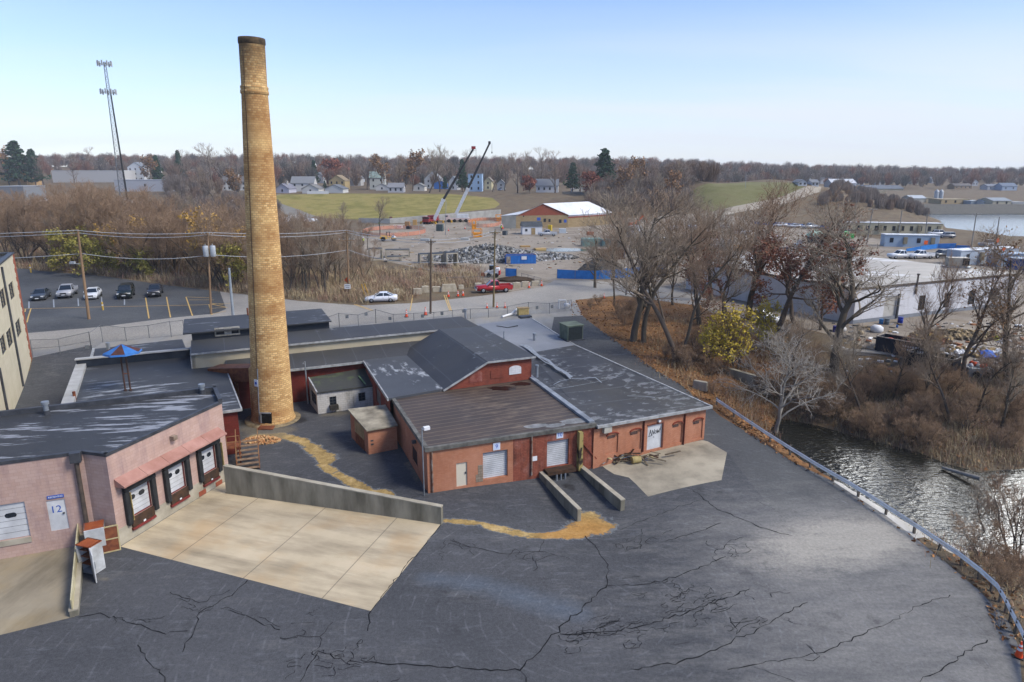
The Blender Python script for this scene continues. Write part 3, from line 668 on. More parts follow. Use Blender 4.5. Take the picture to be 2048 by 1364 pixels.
def fix(o, root):
    """keep a child's world placement under its thing"""
    o.parent = root; top = root; M = Matrix.Identity(4); ch_ = []
    while top is not None: ch_.append(top); top = top.parent
    for q in reversed(ch_): M = M @ q.matrix_parent_inverse @ q.matrix_basis if q.parent else M @ q.matrix_basis
    o.matrix_parent_inverse = M.inverted(); return o
def PT(mb, name, mats, root, bevel=0): return fix(mb.build(name, mats, bevel=bevel), root)
def TX(*a, root):
    o = to_mesh(text(*a, None)); mw = o.matrix_basis.copy(); fix(o, root); o.matrix_basis = mw; return o
def pdoor(W, h, m, root, **k):
    o = panel_door(W, h, m, None, **k); kids = list(o.children); fix(o, root)
    for c_ in kids: fix(c_, o)
    return o
def pwin(W, h, root, **k):
    o = opening_window(W, h, None, **k); kids = list(o.children); fix(o, root)
    for c_ in kids: fix(c_, o)
    return o
def xy(t): return (t[0], t[1])
# ================================================================== 1 the chimney
b = GP(547, 838); TH = 32.2
ch = thing('brick_chimney', 'tall tapering round yellow brick smokestack with a sooty top', 'chimney', (b[0], b[1], 0)); ch.rotation_euler = (0, math.radians(1.75), 0)
prof = [(1.95, -.6), (1.95, .15), (1.82, .5)]+[(1.80-(1.80-1.03)*z/28.0, z) for z in np.linspace(.6, 28.0, 18)]+[(1.03, 28.05)]
mb = MB(); mb.lathe(prof+[(1.0, 28.1), (1.0, 31.7), (1.02, 31.78)], 48); mb.build('shaft', M_chim, ch)
mb = MB(); mb.lathe([(1.0, 27.9), (1.10, 28.0), (1.10, 28.22), (1.05, 28.3), (1.09, 28.4), (1.09, 28.55), (1.0, 28.62)], 48, cap=False); mb.build('collar', M_chim, ch)
mb = MB(); mb.lathe([(1.0, 31.7), (1.05, 31.8), (1.05, 32.05), (1.03, 32.2), (.82, 32.2), (.80, 31.0)], 48, cap=False); mb.build('crown_rim', mat('sooty_brick', '#2a2622', '#5f4f38', 2.2, .9, bump=.6), ch)
mb = MB()
for k in range(19):
    z0, z1 = .8+k*1.6, .8+(k+1)*1.6; f = lambda z: 1.80-(.77)*min(z, 28)/28+.03+(.09 if 27.7 < z < 28.7 else 0)
    t = math.radians(248); mb.tube((f(z0)*math.cos(t), f(z0)*math.sin(t), z0), (f(z1)*math.cos(t), f(z1)*math.sin(t), z1), .028, n=5)
mb.build('lightning_cable', mat('dark_cable', '#3a2e22', rough=.7), ch)
mb = MB(); t = math.radians(250); mb.tube((1.86*math.cos(t), 1.86*math.sin(t), .3), (1.69*math.cos(t), 1.69*math.sin(t), 5.2), .05, n=6); mb.build('conduit', M_galv, ch)
mb = MB()
for a, r0, r1 in ((-88, 1.7, 1.96),):
    t = math.radians(a); X = Vector((-math.sin(t), math.cos(t), 0)); Nn = Vector((math.cos(t), math.sin(t), 0)); R = Matrix((X, Nn, Vector((0, 0, 1)))).transposed().to_4x4()
    mb.box(Nn*1.78+Vector((0, 0, .75)), (.85, .22, .95), M=R)
mb.build('cleanout_hole', mat('soot_black', '#0d0c0b', rough=1), ch)
mb = MB(); mb.box(Nn*1.92+Vector((0, 0, 1.27))-X*.1, (1.0, .12, .1), M=R); mb.box(Nn*1.92+Vector((0, 0, .8))-X*.47, (.09, .12, .9), M=R); mb.build('hole_frame', M_galv, ch)
mb = MB(); mb.box(Nn*2.3+Vector((0, 0, .06))+X*.1, (1.3, .8, .14), M=R); mb.build('loose_hatch', M_rust, ch)
t = math.radians(-116); X = Vector((-math.sin(t), math.cos(t), 0)); Nn = Vector((math.cos(t), math.sin(t), 0)); R = Matrix((X, Nn, Vector((0, 0, 1)))).transposed().to_4x4()
mb = MB(); mb.box(Nn*1.75+Vector((0, 0, 3.9)), (.42, .06, .62), M=R); sg = mb.build('plate', M_white, ch)
mb = MB(); mb.box(Nn*1.79+Vector((0, 0, 3.9)), (.2, .02, .22), M=R); mb.build('plate_mark', M_blue, sg)
mb = MB(); mb.box((-1.45, .55, 2.2), (1.15, 1.5, 5.2), rz=.2); mb.box((-1.45, .55, 4.95), (1.0, 1.35, .3), rz=.2, taper=.6); mb.build('flue_block', M_chim, ch)
mb = MB(); mb.lathe([(2.5, -.3), (2.45, .06), (1.9, .14)], 24); mb.build('base_ring', mat('crumbled_mortar', '#8a7c60', '#5f533e', 2, .95, bump=.6), ch)
# ================================================================== 2 pink warehouse
Z1 = 5.94
L0 = Vector(xy(G(0, 925, Z1))); K = Vector(xy(G(165, 903, Z1))); Cc = Vector(xy(G(211, 909, Z1))); Ee = Vector(xy(G(443, 803, Z1))); Rr = Vector(xy(G(432, 778, Z1))); S0 = Vector(xy(G(0, 828, Z1)))
L = K+(L0-K).normalized()*22; S = Rr+(S0-Rr).normalized()*30
pk = thing('pink_warehouse', 'pink block warehouse with three dock doors and a worn black roof', 'building', (K.x, K.y, 0))
Wl, Wc, Wd = Wall(L, K, -1.0, Z1), Wall(K, Cc, -1.0, Z1), Wall(Cc, Ee, -1.0, Z1); Wr = Wall(Ee, Rr, -1, Z1); Wb = Wall(Rr, S, -1, Z1); We = Wall(S, L, -1, Z1)
hm = hole4(Wl, (92, 1002), (130, 998), (138, 1057), (102, 1063)); ho = hole4(Wl, (-38, 1014), (50, 1005), (60, 1071), (-30, 1089))
docks = [hole4(Wd, *q) for q in [((255, 982), (297, 961), (304, 1013), (259, 1035)), ((333, 940), (366, 921), (372, 973), (337, 991)), ((400, 904), (428, 889), (433, 936), (402, 952))]]
mb = MB(); Wl.facade(mb, [hm, ho], .12); Wc.facade(mb); Wd.facade(mb, docks, .14, mr=1); Wr.facade(mb); Wb.facade(mb); We.facade(mb)
PT(mb, 'wall', [M_pink, M_redtrim], pk)
mb = MB(); mb.add([(p.x, p.y, Z1-.12) for p in (L, K, Cc, Ee, Rr, S)], [(0, 1, 2, 3, 4, 5)]); PT(mb, 'roof', M_pinkroof, pk)
mb = MB()
for w in (Wl, Wc, Wd): w.box(mb, -.03, w.L+.03, Z1-.14, Z1+.05, -.18, .05)
for w in (Wr, Wb): w.box(mb, -.03, w.L+.03, Z1-.14, Z1+.22, -.22, .05)
PT(mb, 'roof_edge', M_trim, pk)
zb = 1.05
mb = MB(); Wc.box(mb, .004, Wc.L+.02, -1, zb, 0, .035); Wd.box(mb, -.02, Wd.L+.03, -1, zb, 0, .036); PT(mb, 'foundation', M_concl, pk)
mb = MB(); u0, u1, z0, z1 = hm; Wl.box(mb, u0, u1, z0, z1, -.1, -.05); md = PT(mb, 'door', M_wdoor, pk)
TX('lettering', '12', .62, Wl, (u0+u1)/2-.05, z0+(z1-z0)*.68, -.045, M_blue, root=md)
mb = MB(); Wl.box(mb, u1-.2, u1-.1, z0+1.0, z0+1.08, -.05, .03); PT(mb, 'handle', M_frame, md)
sgn = MB(); ua, za = Wl.at(111, 993); Wl.box(sgn, ua-.42, ua+.42, za-.1, za+.1, 0, .04); sgo = PT(sgn, 'door_sign', M_blue, pk); TX('lettering', 'RECEIVING', .15, Wl, ua, za, .045, M_white, root=sgo)
wdw = [(*[Wl.at(x, 1032)[0] for x in (8, 33)], *[Wl.at(20, y)[1] for y in (1037, 1027)])]
pdoor(Wl, ho, M_wdoor, pk, depth=.1, win=wdw)
mb = MB(); Wl.box(mb, ho[0]-.1, ho[1]+.02, ho[2]-.35, ho[2]-.02, 0, .06); PT(mb, 'sill', M_concl, pk)
ud, zd = Wl.at(156, 908, .1); mb = MB(); ud = min(ud, Wl.L-.35); Wl.box(mb, ud-.28, ud+.28, Z1-.5, Z1+.1, .01, .45); hp = PT(mb, 'rain_hopper', M_trim, pk)
mb = MB(); mb.tube(Wl.p(ud, .2, .2), Wl.p(ud, Z1-.5, .2), .13, n=10); PT(mb, 'downspout', mat('brown_pipe', '#3f3833', '#564b42', 2, .6), pk)
for i, h in enumerate(docks):
    u0, u1, z0, z1 = h; w_ = u1-u0
    pdoor(Wd, h, M_wdoor, pk, depth=.14, win=[(u0+w_*.14, u0+w_*.40, z1-.75, z1-.42), (u0+w_*.56, u0+w_*.84, z1-.75, z1-.42)])
    mb = MB()
    Wd.box(mb, u0-.36, u0-.02, z0-.35, z1+.1, .012, .26); Wd.box(mb, u1+.02, u1+.36, z0-.35, z1+.1, .012, .26); Wd.box(mb, u0-.36, u1+.36, z1+.1, z1+.52, .012, .3)
    PT(mb, 'dock_seal', M_black, pk, bevel=.06)
    mb = MB(); Wd.box(mb, u0-.02, u1+.02, z0-.62, z0-.005, .037, .16); lv = PT(mb, 'dock_leveller', M_levb, pk)
    mb = MB(); Wd.box(mb, u0-.06, u1+.06, z0-.8, z0-.64, .037, .2); PT(mb, 'lip', M_redtrim, lv)
    mb = MB(); Wd.box(mb, u0+w_*.45, u0+w_*.55, z0-.6, z0-.5, .16, .19); PT(mb, 'tag', M_white, lv)
    if i != 1:
        mb = MB(); q = u0-.02 if i == 0 else u1+.43; Wd.box(mb, q, q+.05, z0-.1, z1, .02, .3); PT(mb, 'guard_strip', mat('yellow_strip', '#b3a069', '#6f5a35', 2, .7), pk)
ca = Wd.at(233, 957, .6); cb = docks[2][1]+.6; zc = docks[0][3]+.55
mb = MB(); P = [(0.0, zc+.62), (.72, zc+.22), (.72, zc+.12), (0.0, zc+.1)]
for i in range(5):
    a = max(docks[0][0]-.75, 0.05)+(cb-max(docks[0][0]-.75, .05))*i/5; e = max(docks[0][0]-.75, .05)+(cb-max(docks[0][0]-.75, .05))*(i+1)/5-.025
    vs = [Wd.p(a, z, o_) for o_, z in P]+[Wd.p(e, z, o_) for o_, z in P]
    mb.add(vs, [(0, 1, 5, 4), (1, 2, 6, 5), (2, 3, 7, 6), (3, 0, 4, 7), (0, 3, 2, 1), (4, 5, 6, 7)])
PT(mb, 'canopy', M_pinkm, pk)
u, z = Wd.at(343, 876); mb = MB(); Wd.box(mb, u-.18, u+.18, z-.1, z+.18, .04, .35); Wd.box(mb, u-.06, u+.06, z-.05, z+.1, 0, .05); PT(mb, 'wall_lamp', mat('lamp_metal', '#6c5a4a', '#8d7f70', 3, .5), pk)
for p in ((404, 985), (437, 966)):
    u, z = Wd.at(*p); mb = MB(); Wd.box(mb, u-.33, u+.33, z-.17, z+.17, .036, .06); PT(mb, 'brick_vent', M_orangeb, pk)
for (px, pt, pb) in ((94, 803, 829), (405, 768, 787)):
    p = G(px, pb, Z1-.1); zt = topz(p[1], pt); mb = MB(); mb.tube((p[0], p[1], Z1-.15), (p[0], p[1], zt-.12), .16, n=12); mb.tube((p[0], p[1], zt-.2), (p[0], p[1], zt), .24, n=12); vp = PT(mb, 'roof_vent', M_galv, pk)
    mb = MB(); mb.tube((p[0], p[1], Z1-.15), (p[0], p[1], Z1+.2), .2, n=12); PT(mb, 'flashing', M_trim, vp)
# ================================================================== 3 concrete walls, rails
def conc_wall(name, label, A, B, za0, za1, zb0, zb1, th, m=M_concr, cap=None):
    A = Vector(A[:2]); B = Vector(B[:2]); d = (B-A).normalized(); n = Vector((d.y, -d.x))*th/2
    o = thing(name, label, 'wall', (A.x, A.y, 0)); mb = MB(); P = [A+n, B+n, B-n, A-n]
    mb.prism([tuple(p) for p in P], [za0, zb0, zb0, za0], [za1, zb1, zb1, za1]); PT(mb, 'wall_body', m, o, bevel=.02)
    n2 = n*1.06; P = [A+n2-d*.01, B+n2+d*.01, B-n2+d*.01, A-n2-d*.01]; mb = MB(); mb.prism([tuple(p) for p in P], [za1-.02, zb1-.02, zb1-.02, za1-.02], [za1+.05, zb1+.05, zb1+.05, za1+.05]); PT(mb, 'coping', cap or M_concl, o)
    return o
a = GP(458, 985); e = GP(885, 1047)
conc_wall('concrete_wall', 'long grey concrete retaining wall beside the sandy loading apron', (a[0]-.1, a[1]), e, -1, topz(a[1], 931), -1, topz(e[1], 1013), .32)
a = G(1082, 944, .15); e = G(1159, 1019, .15); conc_wall('dock_ramp_wall', 'short low concrete ramp wall left of dock door 10', a, e, -2, .15, -2, .15, .28)
a = G(1163, 933, .15); e = G(1246, 1000, .15); conc_wall('dock_ramp_wall', 'thicker dark stained concrete ramp wall right of dock door 10', a, e, -2, .15, -2, .15, .34)
a = GP(166, 1075); e = GP(149, 1233)
cw = conc_wall('ramp_side_wall', 'cream topped concrete side wall of the left loading ramp', a, e, -1, .75, -1, .35, .4)
mb = MB(); A_, B_ = Vector(xy(a)), Vector(xy(e)); d = (B_-A_).normalized(); n = Vector((-d.y, d.x)) if d.x > 0 else Vector((d.y, -d.x)); n = Vector((-abs(d.y), d.x*0))
P = [A_+n*.1, B_+n*.1, B_+n*.02, A_+n*.02]; mb.prism([tuple(p) for p in P], [.6, .3, .3, .6], [1.5, .95, .95, 1.5]); PT(mb, 'steel_guard', mat('cream_steel', '#bdb595', '#a79d78', 1.5, .6), cw)
# ================================================================== 4 red annex with the black roof
Za = 3.75
A1, A2, A3 = (Vector(xy(G(*p, Za))) for p in ((155, 735), (440, 707), (483, 818))); A4 = A1+A3-A2
an = thing('red_annex', 'dark red annex with a patched black flat roof behind the pink warehouse', 'building', (A3.x, A3.y, 0))
dv = (A3-A2).normalized(); du = (A2-A1).normalized()
w3, w2 = A3-dv*.25-du*.3, A2-du*.3; mb = MB(); mb.prism([tuple(p) for p in (A1, A4, w3, w2)], -1, Za-.16); PT(mb, 'wall', M_dkred, an)
mb = MB(); mb.prism([tuple(p) for p in (A1, A4, A3, A2)], Za-.15, Za); PT(mb, 'roof', M_membrane, an)
mb = MB(); Wq = Wall(A4, A3); Wq.box(mb, 0, Wq.L, Za-.16, Za+.05, -.04, .06); Wq2 = Wall(A3, A2); Wq2.box(mb, 0, Wq2.L, Za-.16, Za+.04, -.05, .06); PT(mb, 'roof_edge', M_grip, an)
mb = MB(); W1 = Wall(A2, A1); W1.box(mb, 0, W1.L, Za, Za+.75, -.12, .2); pp = PT(mb, 'parapet', mat('navy_flashing', '#1d232c', '#2b323c', 1, .4), an)
mb = MB(); W1.box(mb, -.05, W1.L+.1, Za+.75, Za+.86, -.25, .35); W2 = Wall(A1, A4); W2.box(mb, -.1, W2.L, Za, Za+.35, -.75, .1); PT(mb, 'coping', mat('white_coping', '#a8a8a6', '#94948f', 1, .6), an)
p = G(150, 800, Za); mb = MB(); mb.tube((p[0], p[1], Za-.1), (p[0], p[1], topz(p[1], 783)), .12, n=8); PT(mb, 'roof_pipe', M_rust, an)
# low flat roof by the gate, parking side
Zl = 2.9
Q = [Vector(xy(G(*p, Zl))) for p in ((186, 698), (364, 678), (378, 712), (176, 736))]
lf = thing('low_annex', 'low flat roofed black annex beside the chain link gate', 'building', (Q[0].x, Q[0].y, 0))
mb = MB(); mb.prism([tuple(q) for q in Q], 0, Zl-.1); PT(mb, 'wall', M_dkred, lf); mb = MB(); mb.prism([tuple(q) for q in Q], Zl-.09, Zl); PT(mb, 'roof', M_membrane, lf)
mb = MB(); Wz = Wall(Q[0], Q[3]); Wz = Wall(Q[3], Q[0]); Wz2 = Wall(Q[0], Q[3]); Wz2.box(mb, 0, Wz2.L, Zl, Zl+.12, -.2, .05); PT(mb, 'roof_edge', M_grip, lf)
p = G(218, 705, Zl); mb = MB(); mb.tube((p[0], p[1], Zl-.1), (p[0], p[1], Zl+1.0), .17, n=8); mb.tube((p[0], p[1], Zl+.9), (p[0], p[1], Zl+1.1), .22, n=8); PT(mb, 'roof_vent', M_galv, lf)
# ================================================================== blue and brown tent canopies on the roofs
def tent(px, pbase, ptop, z, wpx, label, posts=True):
    p = G(px, pbase, z); zt = topz(p[1], ptop); s = pxscale(p[1], zt)*wpx/2
    t = thing('canopy_parasol', label, 'parasol', (p[0], p[1], z), .25, 'blue and brown tent canopies')
    n = 8; vs = [(0, 0, zt-z)]; h = s*.42
    for k in range(n):
        a = 2*math.pi*(k+.5)/n; r = s*(1.0 if k % 2 else .97); vs.append((r*math.cos(a), r*math.sin(a), zt-z-h))
    for k in range(n):
        a = 2*math.pi*(k+.5)/n; r = s*1.02; vs.append((r*math.cos(a), r*math.sin(a), zt-z-h-.16))
    vs.append((0, 0, zt-z-.12))
    mb = MB(); mb.add(vs, [(0, 1+k, 1+(k+1) % n) for k in range(n)]); mb.mi[:] = [k % 2 for k in range(n)]
    mb.add(vs, [(1+k, 1+n+k, 1+n+(k+1) % n, 1+(k+1) % n) for k in range(n)]); mb.add(vs, [(2*n+1, 1+n+(k+1) % n, 1+n+k) for k in range(n)], 1)
    mb.build('canopy', [mat('tarp_blue', '#2a5f9e', '#386fae', 2, .7), mat('rusty_brown_tin', '#3c2420', '#523129', 2, .8)], t)
    if posts:
        for sx in (-.2, .2):
            mb = MB(); mb.tube((sx, 0, -.05), (sx, 0, zt-z-h*.5), .07, n=8); mb.tube((sx, 0, -.02), (sx, 0, .1), .14, n=8); mb.build('post', mat('dark_rusty_post', '#3d2c26', '#4c372e', 3, .8), t)
        mb = MB(); mb.box((.04, 0, 1.5), (.5, .06, .06)); mb.build('brace', M_rust, t)
    else:
        mb = MB(); mb.tube((0, 0, -.05), (0, 0, zt-z-.3), .09, n=8); mb.build('post', M_rust, t)
tent(256, 781, 688, Za, 70, 'blue and brown tent canopy on twin rusty posts standing on the black roof')
tent(262, 732, 712, Zl-1.2, 56, 'lower blue tent canopy half hidden behind the twin posts', False)
# ================================================================== 5 beige three-storey building
c1 = GP(64, 715); c0 = GP(26, 826); d = (Vector(xy(c1))-Vector(xy(c0))).normalized(); Zt = topz(c1[1], 506)
Anear = Vector(xy(c1))-d*34; Wg = Wall(Anear, c1, -1, Zt)
bg_ = thing('beige_building', 'three storey beige rendered building with orange brick quoins', 'building', (c1[0], c1[1], 0))
hs = [Wg.hole(*q) for q in ((19, 562, 29, 601), (1, 575, 12, 619), (32, 636, 43, 676), (14, 654, 26, 698), (1.5, 667, 13, 712))]
du_ = hs[2][0]-hs[3][0]
extra = []
for k in range(1, 5):
    for h in (hs[0], hs[2]):
        u0 = h[0]-hs[2][0]+hs[2][0]-du_*(k+1); extra.append((u0, u0+(h[1]-h[0]), h[2], h[3]))
hs2 = [hs[0], hs[2], hs[3], hs[4], hs[1]]+[(hs[4][0]-du_*(k), hs[4][1]-du_*k, hs[4][2], hs[4][3]) for k in range(1, 4)]+[(hs[1][0]-du_*k, hs[1][1]-du_*k, hs[1][2], hs[1][3]) for k in range(1, 4)]
mb = MB(); Wg.facade(mb, hs2, .18)
back = [Vector(xy(c1)), Vector(xy(c1))+Vector((-d.y, d.x))*18, Anear+Vector((-d.y, d.x))*18, Anear]
for i in range(3): Wall(back[i], back[i+1], -1, Zt).facade(mb)
PT(mb, 'wall', M_beige, bg_)
for h in hs2: pwin(Wg, h, bg_, depth=.16, bars=(2, 4))
mb = MB(); mb.add([(p.x, p.y, Zt-.2) for p in back[::-1]], [(0, 1, 2, 3)]); PT(mb, 'roof', M_membrane, bg_)
if True:
    mb = MB(); Wg.box(mb, -.1, Wg.L+.1, Zt-.05, Zt+.12, -.4, .08); Wall(back[0], back[1]).box(mb, -.05, 18, Zt-.05, Zt+.12, -.4, .08); PT(mb, 'coping', M_trim, bg_)
mb = MB(); nq = 26
for i in range(nq):
    z0 = .3+(Zt-.4)*i/nq; z1 = .3+(Zt-.4)*(i+1)/nq; w_ = .95 if i % 2 else 1.45
    Wg.box(mb, Wg.L-w_, Wg.L+.02, z0, z1, 0, .03)
PT(mb, 'quoins', M_quoin, bg_)
fix(spout(Wg, (4, 533), (46, 774), .12, None, M_trim), bg_); fix(spout(Wg, (-1, 735), (15, 826), .12, None, M_trim), bg_)
# ================================================================== the red brick factory: several joined buildings
TH = math.radians(23.4)
O = Vector(xy(G(582, 738, 3.5))); e1 = (Vector(xy(G(727, 722, 3.5)))-O).normalized(); e2 = Vector((-e1.y, e1.x))
def uv(px, py, z): q = Vector(xy(G(px, py, z)))-O; return q.dot(e1), q.dot(e2)
def W2(u, v): q = O+e1*u+e2*v; return (q.x, q.y)
# ---- long rear building
zlo, zb_ = 3.5, 4.25
uL = uv(455, 752, zlo)[0]; uM = uv(727, 722, zlo)[0]
v1 = uv(575, 708, zb_)[1]
ye = W2(uv(575, 708, zb_)[0], v1)[1]; zeave = topz(ye, 687)
v2 = v1+ (uv(572, 664, zeave+.35)[1]-v1)
uR = uv(954, 650, zeave)[0]; uE = uv(382, 703, zeave)[0]
lb = thing('rear_building', 'long low brick building with a black roof and a cream strip along the street', 'building', (*W2(uM, 0), 0))
mb = MB(); mb.prism([W2(uE, .35), W2(uM+9, .35), W2(uM+9, v1), W2(uE, v1)], -.5, 3.35); PT(mb, 'wall', M_dkred, lb)
mb = MB(); mb.prism([W2(uL, -.12), W2(uM+8.5, -.12), W2(uM+8.5, v1), W2(uL, v1)], [zlo-.15, zlo-.15, zb_-.15, zb_-.15], [zlo, zlo, zb_, zb_]); lr = PT(mb, 'lower_roof', M_roofdark, lb)
mb = MB(); Wx = Wall(W2(uL, -.12), W2(uM, -.12)); Wx.box(mb, 0, Wx.L, zlo-.2, zlo+.04, 0, .07); PT(mb, 'roof_edge', M_grip, lr)
mb = MB(); Wx = Wall(W2(uv(372, 705, zeave)[0], v1), W2(uR, v1)); Wx.box(mb, 0.4, Wx.L, 2.0, zeave-.1, -.3, 0); PT(mb, 'cladding', M_cream, lb)
mb = MB(); mb.prism([W2(uE, v1-.25), W2(uR, v1-.25), W2(uR-.6, v2), W2(uE, v2)], [zeave-.12, zeave-.12, zeave+.2, zeave+.2], [zeave, zeave, zeave+.35, zeave+.35]); ur = PT(mb, 'upper_roof', M_roofdark, lb)
mb = MB(); Wx = Wall(W2(uE, v1-.25), W2(uR, v1-.25)); Wx.box(mb, 0, Wx.L, zeave-.2, zeave-.02, 0.002, .06); PT(mb, 'gutter', M_grip, ur)
mb = MB(); mb.prism([W2(uE, v1+.04), W2(uR-.3, v1+.04), W2(uR-.9, v2-.2), W2(uE, v2-.2)], 0, zeave-.13); PT(mb, 'rear_wall', M_redold, lb)
mb = MB(); mb.prism([W2(uE-.1, v1+.0), W2(uE+.3, v1), W2(uE+.3, v2), W2(uE-.1, v2)], 0, zeave-.14); PT(mb, 'end_wall', M_white_b, lb)
# monitor with dormer windows at its left end
vm = uv(383, 683, zeave+.12)[1]; ym = W2(uE, vm)[1]; zme = topz(ym, 664)
u0m = uv(366, 663, zme)[0]; u1m = uE+13.5
Wm = Wall(W2(uE+.1, vm), W2(u1m, vm), zeave-.1, zme-.1)
hw = [Wm.hole(432, 658, 448.5, 669), Wm.hole(463, 656.5, 477, 667.5)]
mb = MB(); Wm.facade(mb, hw, .3)
vfar = uv(364, 639, zme+.1)[1]
for a_, b_ in ((W2(uE+.1, vfar-.3), W2(uE+.1, vm)), (W2(u1m, vm), W2(u1m, vfar-.3)), (W2(u1m, vfar-.3), W2(uE+.1, vfar-.3))): Wall(a_, b_, 1.5, zme-.1).facade(mb)
mo = PT(mb, 'monitor', mat('navy_cladding', '#22272f', '#2c323a', 1, .7), lb)
mb = MB(); mb.prism([W2(u0m, vm-.45), W2(u1m+.2, vm-.45), W2(u1m+.2, vfar), W2(u0m, vfar)], [zme-.12]*2+[zme+.0]*2, [zme, zme, zme+.12, zme+.12]); PT(mb, 'monitor_roof', M_membrane, mo)
a_, b_ = Wm.hole(429, 656, 480, 671)[:2]
mb = MB(); zz0, zz1 = hw[0][2]-.15, hw[0][3]+.15
Wm.box(mb, a_, b_, zz0, hw[0][2], .0, .08); Wm.box(mb, a_, b_, zz1-.15, zz1, 0, .08); Wm.box(mb, a_, hw[0][0], hw[0][2], zz1-.15, 0, .08); Wm.box(mb, hw[1][1], b_, hw[0][2], zz1-.15, 0, .08); PT(mb, 'window_surround', mat('flaking_white', '#a5a39b', '#7b776c', 3, .8), mo)
mb = MB(); Wm.box(mb, hw[0][1]+.01, hw[1][0]-.01, hw[0][2]+.01, zz1-.16, .005, .06); PT(mb, 'window_board', M_white_b, mo)
for h in hw: mb = MB(); Wm.box(mb, h[0], h[1], h[2], h[3], -.35, -.28); PT(mb, 'window', M_glass, mo)
p = G(496, 632, zme); mb = MB(); mb.tube((p[0], p[1], zme-.3), (p[0], p[1], zme+.9), .09, n=8); PT(mb, 'roof_pipe', M_rust, mo)
p = G(931, 632, zeave+.3); mb = MB(); mb.tube((p[0], p[1], zeave), (p[0], p[1], zeave+1.1), .12, n=8); mb.tube((p[0], p[1], zeave+.9), (p[0], p[1], zeave+1.15), .2, n=8); PT(mb, 'roof_vent', M_galv, lb)
p = G(614, 735, zlo); mb = MB(); mb.tube((p[0]+.02, p[1]-.6, 0), (p[0]+.02, p[1]-.6, topz(p[1], 720)), .07, n=8); PT(mb, 'stack_pipe', M_galv, lb)
# rusty breeching duct between annex and chimney
mb = MB(); ra = Vector(D(430, 752, 62)); rb = Vector(D(512, 728, 60.2)); ra.z = 3.3; rb.z = 3.9
bd = thing('rusty_duct', 'rust brown square flue duct running into the side of the chimney', 'duct', (rb.x, rb.y, 0)); mb.bar(ra, rb, 1.5, 1.3); PT(mb, 'duct', M_rust, bd)
mb = MB(); mb.bar(ra+Vector((0, 0, .67)), rb+Vector((0, 0, .67)), 1.6, .06); PT(mb, 'cover', mat('rusty_cover', '#7d5641', '#6a4433', 1.5, .8), bd)
mb = MB(); mb.box(((ra.x+rb.x)/2, (ra.y+rb.y)/2, 1.3), (.25, .25, 2.8)); PT(mb, 'support', M_rust, bd)
p = GP(485, 805); mb = MB(); mb.tube((0, 0, -.1), (0, 0, 3.4), .1, n=8); mb.tube((0, 0, 3.35), (0, 0, 3.5), .13, n=8); sp_ = thing('vent_pipe', 'grey standpipe rising beside the red annex and the chimney', 'pipe', p); mb.build('pipe', M_galv, sp_)
# ---- gable hall
ze = 3.55
J = Vector(xy(G(888, 777, ze))); Wgab = Wall(J, J+e1*14, 0, 8)
up, zp = Wgab.at(973, 722); ur_, zr = Wgab.at(1063, 712); vb = uv(824, 703, ze)[1]-uv(888, 777, ze)[1]
Lh = max(vb, 10)
q = Vector(xy(G(896, 657, zp)))-J; Lr = q.dot(e2)
def GH(u, v): w = J+e1*u+e2*v; return (w.x, w.y)
gh = thing('gable_hall', 'brick hall with a steep black roof slope and bricked up arched windows', 'building', (J.x, J.y, 0))
mb = MB(); zt_ = .22
pts = [(*GH(-.1, 0), 0), (*GH(ur_, 0), 0), (*GH(ur_, 0), zr-.1), (*GH(up, 0), zp-.1), (*GH(0, 0), ze-.1)]
mb.add(pts, [(0, 1, 2, 3, 4)]); mb.add([(*GH(ur_, 0), 0), (*GH(ur_, Lr), 0), (*GH(ur_, Lr), zr-.1), (*GH(ur_, 0), zr-.1)], [(0, 1, 2, 3)])
mb.add([(*GH(-.1, Lr), 0), (*GH(ur_, Lr), 0), (*GH(ur_, Lr), zr-.1), (*GH(up, Lr), zp-.1), (*GH(0, Lr), ze-.1)], [(4, 3, 2, 1, 0)]); PT(mb, 'wall', M_redold, gh)
ov = -.28
mb = MB(); mb.add([(*GH(-.15, ov), ze-.05), (*GH(up, ov), zp), (*GH(up, Lr), zp), (*GH(-.15, Lr), ze-.05), (*GH(-.15, ov), ze-.2), (*GH(up, ov), zp-.15), (*GH(up, Lr), zp-.15), (*GH(-.15, Lr), ze-.2)], [(0, 1, 2, 3), (4, 7, 6, 5), (0, 4, 5, 1), (1, 5, 6, 2), (2, 6, 7, 3), (3, 7, 4, 0)]); PT(mb, 'steep_roof', M_roofdark, gh)
mb = MB(); mb.add([(*GH(up+.01, ov), zp+.01), (*GH(ur_+.3, ov), zr+.0), (*GH(ur_+.3, Lr), zr), (*GH(up+.01, Lr), zp+.01), (*GH(up+.01, ov), zp-.15), (*GH(ur_+.3, ov), zr-.15), (*GH(ur_+.3, Lr), zr-.15), (*GH(up+.01, Lr), zp-.15)], [(0, 1, 2, 3), (4, 7, 6, 5), (0, 4, 5, 1), (1, 5, 6, 2), (2, 6, 7, 3), (3, 7, 4, 0)]); PT(mb, 'flat_roof', M_roofdark, gh)
mb = MB()
for a_, b_ in ((Vector((*GH(-.15, ov-.04), ze-.1)), Vector((*GH(up, ov-.04), zp-.06))), (Vector((*GH(up, ov-.04), zp-.06)), Vector((*GH(ur_+.3, ov-.04), zr-.06)))): mb.bar(a_, b_, .06, .16)
PT(mb, 'barge_board', M_grip, gh)
